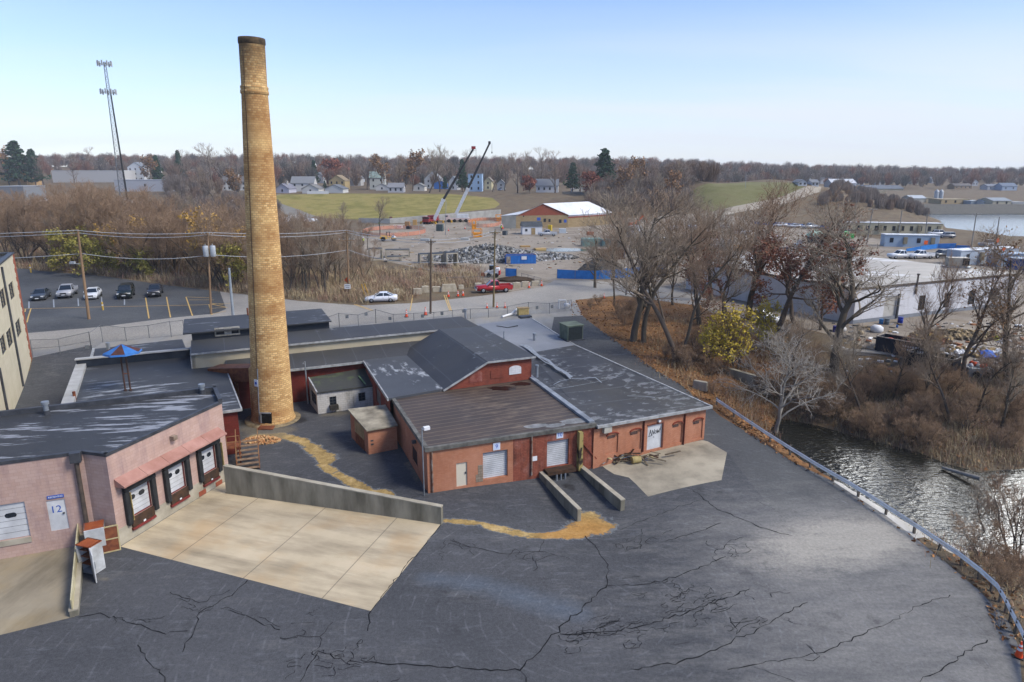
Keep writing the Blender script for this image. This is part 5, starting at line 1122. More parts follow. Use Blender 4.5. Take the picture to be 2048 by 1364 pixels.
# ================================================================== vegetation
def rotv(v, ax, a):
    return Matrix.Rotation(a, 3, ax) @ v
def grow(seed, H, r0, first=.3, spread=.9, n1=11, n2=6, n3=5, n4=3, up=.3, twig=.022, stems=1, droop=0.0, crook=.12, len1=.5):
    """segments (p0, p1, r0, r1, level) of one bare tree"""
    R = random.Random(seed); S = []
    def limb(p, d, L, r, lvl, nseg, kids):
        pts = [p.copy()]; rs = [r]; d = d.normalized(); ds = [d.copy()]
        for i in range(nseg):
            w = crook*(1+.5*lvl)
            d = (d+Vector((R.gauss(0, w), R.gauss(0, w), R.gauss(0, w*.7)+(up*.35 if lvl else .12)/nseg*2-droop*lvl*.1))).normalized()
            q = pts[-1]+d*(L/nseg); t = (i+1)/nseg
            rr = max(r*(1-t*.78), twig*.55)
            S.append((*pts[-1], *q, rs[-1], rr, lvl)); pts.append(q); rs.append(rr); ds.append(d.copy())
        return pts, rs, ds
    def children(pts, rs, ds, n, t0, L, lvl, ang, nseg):
        out = []
        for k in range(n):
            t = t0+(1-t0)*((k+R.random())/n); i = min(int(t*(len(pts)-1)), len(pts)-2); f = t*(len(pts)-1)-i
            p = pts[i].lerp(pts[i+1], f); d = ds[i+1]
            ax = d.cross(Vector((R.gauss(0, 1), R.gauss(0, 1), R.gauss(0, 1)))).normalized()
            dd = rotv(d, ax, R.gauss(ang, .18)); dd.z += up*.5; dd.normalize()
            l = L*(1.15-.65*t)*R.uniform(.7, 1.2)
            out.append(limb(p, dd, l, max(rs[i]*(.62 if lvl < 3 else .7), twig), lvl, nseg, 0))
        return out
    for s_ in range(stems):
        if stems == 1: p0, d0, hh, rr = Vector((0, 0, -.3)), Vector((R.gauss(0, .03), R.gauss(0, .03), 1)), H*.86, r0
        else:
            a = 6.283*s_/stems+R.random(); p0, d0, hh, rr = Vector((.25*math.cos(a)*R.random(), .25*math.sin(a)*R.random(), -.3)), Vector((math.cos(a)*.28*R.uniform(.3, 1.4), math.sin(a)*.28*R.uniform(.3, 1.4), 1)), H*R.uniform(.7, .95), r0*R.uniform(.6, 1)
        T = limb(p0, d0, hh, rr, 0, 9, 0)
        for b1 in children(*T, n1, first, H*len1*spread*.75, 1, .85, 6):
            for b2 in children(*b1, n2, .25, H*.22, 2, .7, 4):
                for b3 in children(*b2, n3, .2, H*.11, 3, .65, 3):
                    if n4:
                        for b4 in children(*b3, n4, .2, H*.06, 4, .6, 2): pass
    return np.array(S)
def tubes(S, n):
    if len(S) == 0: return np.zeros((0, 3)), np.zeros((0, 4), int)
    a, b = S[:, 0:3], S[:, 3:6]; d = b-a; d /= np.linalg.norm(d, axis=1)[:, None]+1e-9
    ref = np.where(np.abs(d[:, 2:3]) < .9, np.array([[0, 0, 1.]]), np.array([[1., 0, 0]])); x = np.cross(d, ref); x /= np.linalg.norm(x, axis=1)[:, None]; y = np.cross(d, x)
    V = []
    for p, r in ((a, S[:, 6]), (b, S[:, 7])):
        for k in range(n):
            t = 2*math.pi*k/n; V.append(p+x*(r*math.cos(t))[:, None]+y*(r*math.sin(t))[:, None])
    V = np.stack(V, 1).reshape(-1, 3); o = (np.arange(len(S))*2*n)[:, None]
    Fc = np.concatenate([o+np.array([[k, (k+1) % n, n+(k+1) % n, n+k]]) for k in range(n)], 0)
    return V, Fc
def quads(P, size, R, flat=.0):
    """randomly turned leaf quads at points P"""
    n = len(P); u = R.normal(size=(n, 3)); u[:, 2] *= (1-flat); u /= np.linalg.norm(u, axis=1)[:, None]
    w = np.cross(u, R.normal(size=(n, 3))); w /= np.linalg.norm(w, axis=1)[:, None]
    s = size*R.uniform(.6, 1.4, (n, 1)); V = np.stack([P-u*s-w*s*.6, P+u*s-w*s*.6, P+u*s+w*s*.6, P-u*s+w*s*.6], 1).reshape(-1, 3)
    return V, np.arange(4*n).reshape(n, 4)
def m_leaf(name, a, b, c=None):
    N = Nodes(name); oi = N.new('ShaderNodeObjectInfo'); n = N.noise(.9, 3, .6); f = N.noise(6, 2, .6)
    col = N.ramp(N.math('ADD', N.math('MULTIPLY', n, .5), N.math('MULTIPLY', f, .5)), [(.35, a), (.65, b)])
    if c: col = N.mix(N.math('MULTIPLY', oi.outputs['Random'], .5), col, c)
    N.base(col).rough(.8); N.b.inputs['Specular IOR Level'].default_value = .15; return N.m
def m_bark(name, a, b, c=None):
    N = Nodes(name); oi = N.new('ShaderNodeObjectInfo'); col = N.ramp(N.noise(2.5, 5, .7, stretch=(1, 1, .3)), [(.3, a), (.7, b)])
    if c: col = N.mix(N.math('MULTIPLY', oi.outputs['Random'], .7), col, c)
    N.base(col).rough(.95); N.b.inputs['Specular IOR Level'].default_value = .05; return N.m
B_grey = m_bark('grey_bark', '#4a443b', '#6b6357', '#50473c'); B_dark = m_bark('dark_bark', '#4d453d', '#6c6156', '#5b5047'); B_pale = m_bark('pale_bark', '#77736a', '#97938a')
T_brown = m_bark('brown_twigs', '#7d6b59', '#9c8873', '#8d735d'); T_grey = m_bark('grey_twigs', '#7f7566', '#9d9282', '#877562'); T_pale = m_bark('pale_twigs', '#8d877c', '#a59f94'); T_red = m_bark('reddish_twigs', '#806a56', '#a0886e', '#8a725b'); T_far = m_bark('far_twigs', '#786b60', '#93857a', '#87705f')
L_rust = m_leaf('rust_leaves', '#6e4535', '#94604a', '#7d5a48'); L_yel = m_leaf('yellow_leaves', '#a59238', '#cbb548', '#b59c3c'); L_ygr = m_leaf('yellow_green_leaves', '#7b7838', '#97914a', '#887a3c'); L_gold = m_leaf('golden_leaves', '#98793f', '#b4904a'); L_pine = m_leaf('pine_needles', '#24382a', '#3d5843', '#334a30'); L_brn = m_leaf('dry_brown_leaves', '#75593f', '#94734f', '#866344'); L_red = m_leaf('red_leaves', '#7a4a3a', '#965c48')
PROTO = {}
def proto(name, S, bark, twigs, leaf=None, nleaf=0, lsize=.1, seed=1, split=1, ltop=None):
    """meshes for trunk (thick limbs) and crown (twigs, leaves)"""
    lv = S[:, 8]; R = np.random.RandomState(seed)
    V0, F0 = tubes(S[lv <= 0], 8); V1, F1 = tubes(S[(lv > 0) & (lv <= split)], 5)
    tr = (np.concatenate([V0, V1]), np.concatenate([F0, F1+len(V0)]))
    V2, F2 = tubes(S[lv > split], 3); mi = np.zeros(len(F2), int); mats = [twigs]
    if leaf is not None and nleaf:
        tips = S[lv >= lv.max()-1]; zz = tips[:, 5]; w = np.ones(len(tips))
        if ltop: w = ltop(tips)
        P = tips[R.choice(len(tips), nleaf, p=w/w.sum()), 3:6]+R.normal(scale=lsize*1.6, size=(nleaf, 3))
        VL, FL = quads(P, lsize, R); F2 = np.concatenate([F2, FL+len(V2)]); V2 = np.concatenate([V2, VL]); mi = np.concatenate([mi, np.ones(nleaf, int)]); mats = [twigs, leaf]
    H = max(S[:, 5].max(), .1)
    to = raw_mesh('trunk', tr[0], tr[1], bark, smooth=True); co = raw_mesh('crown', V2, F2, mats, mi)
    bpy.data.objects.remove(to); m1 = co.data; bpy.data.objects.remove(co)
    PROTO[name] = (bpy.data.meshes[-1] if False else None, H)
    return H
def mk(name, *a, **k):
    S = a[0]; lv = S[:, 8]
    before = set(bpy.data.meshes)
    H = proto(name, *a, **k); new = [m for m in bpy.data.meshes if m not in before]
    t = [m for m in new if m.name.startswith('trunk')][0]; c = [m for m in new if m.name.startswith('crown')][0]
    PROTO[name] = (t, c, H)
mk('oak', grow(1, 20, .42, .22, 1.0, 13, 7, 5, 3), B_grey, T_grey)
mk('oak2', grow(2, 20, .38, .28, .85, 12, 7, 5, 3, up=.55), B_grey, T_brown)
mk('tall', grow(3, 20, .30, .38, .6, 12, 6, 5, 3, up=.6), B_dark, T_grey)
mk('tall2', grow(4, 20, .28, .33, .55, 11, 6, 5, 3, up=.7), B_grey, T_brown)
mk('rusty', grow(5, 20, .36, .25, .85, 13, 6, 5, 2, up=.3), B_dark, T_brown, L_rust, 3800, .13, ltop=lambda t: np.exp(-((t[:, 5]-8)/4.5)**2))
mk('rusty2', grow(15, 20, .4, .16, 1.05, 12, 6, 5, 2, up=.2), B_dark, T_brown, L_brn, 1500, .12)
mk('pale', grow(6, 14, .26, .18, 1.35, 15, 7, 5, 3, up=.25, droop=.3, twig=.02), B_pale, T_pale)
mk('brush', grow(7, 8, .12, .12, .8, 8, 5, 4, 2, up=.5, stems=4, twig=.02), B_dark, T_brown)
mk('brush2', grow(8, 8, .11, .12, .9, 8, 5, 4, 2, up=.4, stems=5, twig=.02, crook=.2), B_dark, T_red)
mk('thick', grow(9, 14, .2, .2, .8, 11, 6, 5, 2, up=.5, stems=2), B_dark, T_brown)
mk('thick2', grow(10, 14, .2, .2, .85, 11, 6, 5, 2, up=.45, stems=3), B_dark, T_red)
mk('thick3', grow(11, 14, .22, .25, .75, 12, 6, 5, 2, up=.5), B_grey, T_grey)
mk('yellow', grow(12, 8, .14, .12, 1.0, 10, 5, 4, 0, up=.3, stems=3), B_dark, T_brown, L_yel, 1500, .12)
mk('ygreen', grow(13, 11, .16, .08, .95, 12, 5, 4, 0, up=.3, stems=2), B_dark, T_brown, L_ygr, 2700, .17)
mk('golden', grow(14, 12, .16, .2, .7, 11, 5, 4, 0, up=.5, stems=2), B_dark, T_red, L_gold, 1300, .17)
mk('far_a', grow(21, 16, .3, .2, 1.0, 11, 6, 4, 0, up=.4, twig=.045), B_dark, T_far)
mk('far_b', grow(22, 16, .28, .25, .8, 11, 6, 4, 0, up=.6, twig=.045), B_dark, T_grey)
mk('far_c', grow(23, 16, .28, .22, 1.1, 11, 6, 4, 0, up=.3, twig=.045), B_dark, T_far, L_brn, 700, .35)
mk('far_rust', grow(24, 14, .28, .15, 1.1, 11, 5, 3, 0, up=.3, twig=.05), B_dark, T_red, L_red, 2200, .38)
def pine(seed, H, rad, n):
    R = random.Random(seed); S = [(0, 0, -.3, 0, 0, H*.55, .38, .2, 0), (0, 0, H*.55, 0, 0, H*.97, .2, .05, 0)]; P = []
    z = H*.14
    while z < H*.98:
        t = (z-H*.14)/(H*.84); L = rad*(1-t)**.75*R.uniform(.65, 1.15)+.5
        for k in range(7):
            a = R.random()*6.283; l = L*R.uniform(.6, 1.1); q = Vector((math.cos(a)*l, math.sin(a)*l, z+l*R.uniform(.0, .35)))
            S.append((0, 0, z, *q, .07, .03, 1))
            for j in range(n):
                f = R.uniform(.3, 1.05); P.append((q.x*f+R.gauss(0, .3), q.y*f+R.gauss(0, .3), z+(q.z-z)*f+R.gauss(0, .28)))
        z += H*.045
    return np.array(S), np.array(P)
for nm, sd_, H_, r_ in (('pine', 31, 18, 5.2), ('pine2', 32, 20, 5.8)):
    S, P = pine(sd_, H_, r_, 26); before = set(bpy.data.meshes); V, Fq = tubes(S[:2], 7); o = raw_mesh('trunk', V, Fq, B_dark); t_ = o.data; bpy.data.objects.remove(o)
    V, Fq = tubes(S[2:], 3); VL, FL = quads(P, .36, np.random.RandomState(sd_), .3); o = raw_mesh('crown', np.concatenate([V, VL]), np.concatenate([Fq, FL+len(V)]), [B_dark, L_pine], np.array([0]*len(Fq)+[1]*len(FL))); c_ = o.data; bpy.data.objects.remove(o); PROTO[nm] = (t_, c_, S[:, 5].max())
def tree(pn, p, height, label, cat='tree', group=None, rz=None, sx=1.0, name=None, lean=0):
    t, c, H = PROTO[pn]; s = height/H
    o = thing(name or ('pine_tree' if pn.startswith('pine') else 'bare_tree'), label, cat, p, rnd.uniform(0, 6.28) if rz is None else rz, group)
    o.scale = (s*sx, s*sx, s)
    if lean: o.rotation_euler = (0, lean, 0 if rz is None else rz)
    for nm, me in (('trunk', t), ('crown', c)):
        q = bpy.data.objects.new(nm, me); COL.objects.link(q); q.parent = o
    return o
def ptree(pn, px, pb, pt, label, **k):
    p = GP(px, pb); return tree(pn, p, topz(p[1], pt)-p[2], label, **k)
ORD = ['first', 'second', 'third', 'fourth', 'fifth', 'sixth', 'seventh', 'eighth', 'ninth', 'tenth', 'eleventh', 'twelfth', 'thirteenth', 'fourteenth']
# ---- the trees along the river, right of the driveway
NEAR = [
 ('oak', 1266, 682, 368, 'big bare double trunked tree on the leafy bank beside the driveway', .85, 0.3),
 ('oak2', 1288, 684, 392, 'bare tree leaning against the big double trunked tree by the driveway', .7, 2.0),
 ('tall', 1352, 722, 372, 'slim bare tree on the leaf covered bank right of the big double trunk', .8, 1.0),
 ('tall2', 1364, 722, 430, 'forked companion trunk on the leafy bank in front of the yellow bush', .7, 4.0),
 ('tall2', 1398, 648, 380, 'bare tree standing straight behind the leaf covered bank', .9, .5),
 ('tall', 1440, 690, 420, 'thin bare tree left of the yellow leaved bush', .6, 2.5),
 ('oak2', 1500, 640, 358, 'tall bare tree rising behind the yellow leaved bush', .9, 3.0),
 ('rusty', 1552, 660, 372, 'oak with clinging rust brown leaves in front of the white block building', .85, 1.2),
 ('rusty', 1590, 650, 410, 'second rust leaved oak overlapping the corner of the white block building', .8, 4.2),
 ('rusty', 1455, 640, 455, 'smaller oak with rusty leaves left of the tall tree behind the yellow bush', .8, 5.2),
 ('oak', 1668, 742, 405, 'wide bare tree with a long branch reaching right across the white building', 1.05, 2.2),
 ('rusty2', 1922, 760, 470, 'bare tree with a few brown leaves beside the black scrap container', .7, 1.0),
 ('oak2', 1842, 745, 500, 'slim bare tree between the two black scrap containers', .6, .4),
 ('oak', 2012, 775, 455, 'large bare tree at the far right edge beyond the blue tarp', .9, 3.6),
 ('rusty2', 1640, 660, 480, 'small brown leaved tree left of the wide bare tree', .6, 2.0),
 ('pale', 1552, 868, 660, 'pale silvery bare tree leaning over the river beside the guard rail', .78, .6),
 ('tall', 1330, 655, 470, 'young bare tree behind the big double trunk', .6, .6),
 ('tall2', 1228, 612, 455, 'thin bare sapling at the street end of the leafy bank', .6, 2.6),
 ('tall', 1975, 1098, 965, 'thin dark sapling rising out of the river bank at the right', .75, 1.0),
 ('brush', 2030, 1120, 950, 'bare multi stemmed bush at the right edge over the bright water', .9, 1.0),
 ('brush2', 1960, 1120, 1050, 'low bare bush on the river bank near the thin dark sapling', 1.0, 3.0),
]
for pn, px, pb, pt, lab, sx, rz in NEAR: ptree(pn, px, pb, pt-14, lab, rz=rz, sx=sx*(1.45 if px < 1700 else 1.15), group='trees along the river bank')
for i, (pn, px, pb, pt) in enumerate([('tall', 1590, 800, 600), ('tall2', 1635, 812, 640), ('thick3', 1700, 800, 640), ('tall', 1725, 845, 660), ('tall2', 1785, 800, 620), ('thick3', 1850, 815, 650), ('tall', 1900, 850, 640), ('tall2', 1950, 840, 650), ('thick3', 2000, 860, 660)]):
    ptree(pn, px, pb, pt, ORD[i]+' from the left of the slim trees on the brushy far river bank', group='slim bare trees on the far bank', sx=1.0)
for i, (pn, px, pb, pt) in enumerate([('oak', 1190, 575, 440), ('oak2', 1225, 560, 400), ('tall2', 1310, 590, 430), ('thick3', 1345, 610, 460), ('oak', 1420, 600, 395), ('tall', 1465, 590, 380), ('thick', 1380, 560, 420)]):
    ptree(pn, px, pb, pt, ORD[i]+' from the left of the background bare trees around the white block building', group='background bare trees near the white building', sx=1.25)
for px, pb, pt, lab, pn, sx in [(1470, 742, 600, 'yellow leaved bush glowing on the bank behind the driveway', 'yellow', 1.0), (1415, 728, 640, 'sparser yellow bush left of the bright yellow leaved bush', 'yellow', .8), (1535, 700, 590, 'yellow leaved bush touching the rust leaved oak', 'yellow', .7)]:
    ptree(pn, px, pb, pt, lab, sx=sx, group='yellow bushes', name='yellow_bush', cat='bush')
# bushes as individual shrubs on both river banks
r = random.Random(12); k = 0
spots = []
for i in range(70):
    px, py = r.uniform(1560, 2048), r.uniform(760, 915)
    spots.append((px, py, r.uniform(38, 80)))
for i in range(22): spots.append((r.uniform(1330, 1560), r.uniform(690, 850), r.uniform(28, 50)))
for i in range(12): spots.append((r.uniform(1180, 1320), r.uniform(605, 660), r.uniform(22, 40)))
for i in range(14): spots.append((r.uniform(1570, 1700), r.uniform(885, 960), r.uniform(25, 55)))
for i in range(22): spots.append((r.uniform(1930, 2060), r.uniform(1110, 1260), r.uniform(30, 70)))
spots.sort(); cnt = {}
def zone(px, py):
    if px > 1880 and py > 1050: return 'on the near bank by the bright water'
    if py > 880 and px < 1720: return 'at the water edge beside the guard rail'
    if px < 1330: return 'at the street end of the leafy bank'
    if px < 1560: return 'on the leafy bank around the yellow bush'
    if px < 1700: return 'on the far bank below the wide bare tree'
    if px < 1800: return 'on the far bank below the first black container'
    if px < 1920: return 'on the far bank below the second black container'
    return 'on the far bank below the right edge tree'
for px, py, hp in spots:
    p = GP(px, py)
    if poly_sd(np.array([p[0]]), np.array([p[1]]), RIVER)[0][0] < .3 or poly_sd(np.array([p[0]]), np.array([p[1]]), YARD_SIDE)[0][0] < 1.0: continue
    z = zone(px, py); n = cnt.get(z, 0); cnt[z] = n+1
    if n >= 14: continue
    pn = r.choice(['brush', 'brush2', 'brush', 'brush2', 'brush2']); H = max(1.6, hp*pxscale(p[1], p[2]))
    tree(pn, p, H, f"{ORD[n]} bare brown bush from the left {z}", cat='bush', group='bare bushes along the river', name='bare_bush', sx=1.25)
# ---- thicket left of and behind the chimney
LM = [(62, 'left of the grey sedan'), (130, 'behind the silver pickup'), (190, 'behind the white sedan'), (255, 'behind the black suv'), (330, 'behind the grey pickup'), (430, 'behind the transformer pole'), (500, 'behind the chimney base'), (600, 'just right of the chimney'), (700, 'around the orange sign pole'), (800, 'behind the parked white sedan')]
def lm(px): return min(LM, key=lambda a: abs(a[0]-px))[1]
TH_ = []
r = random.Random(21)
for i in range(150):
    px = r.uniform(-20, 735); f = r.random()
    edge = np.interp(px, [0, 100, 200, 330, 480, 650, 760], [532, 540, 546, 564, 582, 600, 596])
    top0 = np.interp(px, [0, 130, 260, 330, 430, 560, 650, 740], [368, 356, 352, 362, 376, 410, 412, 450])
    pb = edge-4-f*72
    TH_.append((px, pb, top0+r.uniform(-8, 50)+(1-f)*18))
TH_.sort(); cnt = {}
for px, pb, pt in TH_:
    z = lm(px)
    pn = r.choice(['thick', 'thick2', 'thick3', 'thick', 'thick2']) if px < 500 else r.choice(['thick', 'thick3', 'thick3', 'thick'])
    kind = {'thick': 'twin stemmed', 'thick2': 'many stemmed', 'thick3': 'single trunked'}[pn]; n = cnt.get((z, kind), 0); cnt[z, kind] = n+1
    if n >= 14: continue
    ptree(pn, px, pb, pt, f"{ORD[n]} {kind} bare tree from the left {z}", group='bare trees in the thicket', sx=1.0)
for px, pb, pt, pn, lab in [(150, 545, 452, 'ygreen', 'yellow green leafy tree behind the silver pickup'), (200, 552, 470, 'ygreen', 'yellow green tree behind the white sedan and the leaning pole'), (258, 548, 430, 'golden', 'golden leaved tree behind the black suv'), (425, 560, 412, 'golden', 'orange gold tree top left of the chimney'), (455, 570, 435, 'golden', 'golden brown tree against the chimney'), (285, 556, 490, 'ygreen', 'low yellow green tree behind the gap beside the black suv'), (470, 575, 480, 'ygreen', 'yellow green shrub beside the chimney')]:
    ptree(pn, px, pb, pt, lab, group='yellow leaved trees in the thicket', name='leafy_tree', sx=1.0)
# ---- undergrowth nobody could count: one tangle of stems and dry grass
def undergrowth(name, pts, h, n_st, m, seed, w=.02):
    R = np.random.RandomState(seed); P = np.array(pts); k = len(P)
    base = np.repeat(P, n_st, 0)+R.normal(scale=(.7, .7, 0), size=(k*n_st, 3)); base[:, 2] = hgt(base[:, 0], base[:, 1])-.05
    a = R.uniform(0, 6.283, k*n_st); l = R.uniform(.35, 1.0, k*n_st)*np.repeat(h, n_st) if np.ndim(h) else R.uniform(.35, 1.0, k*n_st)*h; t = R.uniform(.1, .8, k*n_st)
    mid = base+np.stack([np.cos(a)*l*t*.45, np.sin(a)*l*t*.45, l*.6], 1); tip = base+np.stack([np.cos(a)*l*t*1.1, np.sin(a)*l*t*1.1, l*(.95-.35*t)], 1)
    s = np.stack([-np.sin(a), np.cos(a), np.zeros_like(a)], 1)*w
    V = np.stack([base-s, base+s, mid-s*.8, mid+s*.8, tip-s*.3, tip+s*.3], 1).reshape(-1, 3); o = (np.arange(k*n_st)*6)[:, None]
    Fc = np.concatenate([o+np.array([[0, 1, 3, 2]]), o+np.array([[2, 3, 5, 4]])])
    mi = np.concatenate([np.repeat(R.randint(0, len(m), k), n_st)]*2)
    ob = raw_mesh(name, V, Fc, m, mi); ob['kind'] = 'stuff'; return ob
U_M = [mat('dry_stems', '#857459', '#a08d6c', 4, .95), mat('brown_stems', '#75624f', '#917a60', 4, .95), mat('straw_stems', '#a39372', '#b5a683', 4, .95), mat('red_stems', '#826555', '#9a7b68', 4, .95)]
r = random.Random(5); pts = []
for i in range(1500):
    px = r.uniform(-10, 960); edge = np.interp(px, [0, 100, 200, 330, 480, 650, 720, 760, 830, 960], [536, 543, 550, 569, 587, 603, 609, 604, 603, 588])
    if px > 830: edge -= 15
    up_ = 60 if px < 700 else np.interp(px, [700, 800, 960], [75, 60, 35]); pts.append(GP(px, edge-2-up_*r.random()**1.3))
undergrowth('thicket_undergrowth', pts, 1.7, 26, U_M, 3, .022)
pts = []
for i in range(1500):
    c = r.random()
    if c < .62: px, py = r.uniform(1560, 2060), r.uniform(745, 930)
    elif c < .9: px, py = r.uniform(1290, 1600), r.uniform(640, 900)
    else: px, py = r.uniform(1840, 2060), r.uniform(1050, 1300)
    p = GP(px, py)
    if poly_sd(np.array([p[0]]), np.array([p[1]]), RIVER)[0][0] < .1 or poly_sd(np.array([p[0]]), np.array([p[1]]), YARD_SIDE)[0][0] < .5: continue
    pts.append(p)
undergrowth('bank_undergrowth', pts, 1.1, 24, U_M, 6, .014)
# fallen leaves on the bank
R = np.random.RandomState(8); P = []
while len(P) < 15000:
    c = R.uniform()
    px, py = (R.uniform(1140, 1600), R.uniform(600, 890)) if c < .75 else (R.uniform(1440, 2050), R.uniform(850, 1320))
    P.append((px, py))
P = np.array(P); rr_ = np.array([ray(a, b) for a, b in P]); tt = (0.3-CAMZ)/rr_[:, 2]; X, Y = rr_[:, 0]*tt, rr_[:, 1]*tt
for _ in range(3): Zt_ = hgt(X, Y); tt = (Zt_-CAMZ)/rr_[:, 2]; X, Y = rr_[:, 0]*tt, rr_[:, 1]*tt
dy, _ = poly_sd(X, Y, YARD_SIDE); dr, _ = poly_sd(X, Y, RIVER); ok = (dy > -.8) & (dy < 26) & (dr > .2)
dq, _ = poly_sd(X, Y, dict(REG)['driveway']); ok &= (dq > -.4); dq, _ = poly_sd(X, Y, dict(REG)['concrete_edge']); ok &= (dq > .1)
Q = np.stack([X, Y, hgt(X, Y)+.05], 1)[ok]; V, Fq = quads(Q, .085, R, .7)
o = raw_mesh('fallen_leaves', V, Fq, [mat('leaf_orange', '#94683f', '#ad7d4d', 3, .9), mat('leaf_tan', '#8c6a45', '#a5825a', 3, .9), mat('leaf_dark', '#5c3a22', '#744a2c', 3, .9)], np.random.RandomState(2).randint(0, 3, len(Fq))); o['kind'] = 'stuff'
# ---- trees among the construction site, in front of and behind the houses
MID = [('tall', 760, 470, 388, 'leafless tree standing alone in front of the green field'), ('thick3', 690, 470, 400, 'low bare tree at the left edge of the green field'), ('tall2', 735, 500, 440, 'small bare tree in front of the orange netting')]
for pn, px, pb, pt, lab in MID: ptree(pn, px, pb, pt, lab, group='trees by the field')
BACK = [(20, 372, 300), (88, 372, 318), (150, 370, 320), (178, 352, 299), (300, 375, 318), (350, 372, 322), (380, 370, 305), (425, 380, 290), (455, 376, 296), (478, 372, 300), (398, 400, 345), (432, 408, 338), (470, 402, 345),
        (560, 372, 320), (590, 370, 324), (655, 366, 312), (700, 378, 316), (735, 380, 314), (765, 380, 318), (790, 384, 312), (825, 382, 308), (858, 386, 292), (880, 384, 300), (905, 378, 305), (930, 380, 302), (985, 384, 318), (1010, 382, 312), (1035, 386, 310), (1060, 382, 304), (1085, 380, 300), (1110, 386, 306), (1160, 384, 316), (1250, 390, 318), (1280, 392, 322), (1300, 400, 326), (1330, 395, 322), (1360, 405, 325), (1240, 410, 340), (1270, 420, 335), (1310, 425, 345), (1345, 420, 350), (1220, 400, 350), (1375, 400, 345)]
BL = [(60, 'at the far left by the tan warehouse'), (180, 'behind the white warehouse'), (320, 'beside the lattice tower'), (430, 'above the thicket left of the chimney'), (600, 'behind the houses right of the chimney'), (720, 'behind the tan house'), (820, 'between the houses left of the cranes'), (900, 'behind the crane booms'), (1030, 'behind the blue house'), (1120, 'beside the white gabled house'), (1270, 'right of the big pine'), (1350, 'left of the grassy mound')]
cnt = {}
for px, pb, pt in BACK:
    z = min(BL, key=lambda a: abs(a[0]-px))[1]; n = cnt.get(z, 0); cnt[z] = n+1
    ptree(rnd.choice(['far_a', 'far_b', 'far_c', 'far_a']), px, pb, pt-7, f"{ORD[n]} leafless tree from the left {z}", group='trees behind the field', sx=1.0)
for px, pb, pt, lab, sx in [(40, 372, 284, 'dark green pine at the far left above the tan warehouse', 1.3), (72, 372, 300, 'shorter pine right of the dark far left pine', 1.0), (318, 374, 312, 'small pine beside the lattice tower', .8), (362, 370, 302, 'slim pine between the white house and the chimney', .7), (630, 372, 322, 'pine behind the grey roofed house right of the chimney', .8), (650, 380, 362, 'small round evergreen beside the tan house', .9), (925, 384, 320, 'green pine behind the crane booms', .8), (1145, 384, 326, 'round green pine left of the tallest pine', 1.1), (1207, 388, 299, 'tallest dark green pine on the skyline', 1.25), (890, 380, 355, 'low dark evergreen left of the crane booms', .9)]:
    ptree(rnd.choice(['pine', 'pine2']), px, pb, pt, lab, group='pines on the skyline', sx=sx)
for px, pb, pt, lab in [(685, 374, 318, 'rust red leaved round tree behind the tan house'), (1060, 388, 352, 'brown leaved tree beside the white gabled house'), (1192, 392, 344, 'rust brown tree in front of the tallest pine')]:
    ptree('far_rust', px, pb, pt, lab, group='rust leaved trees', name='rust_tree', sx=1.1)
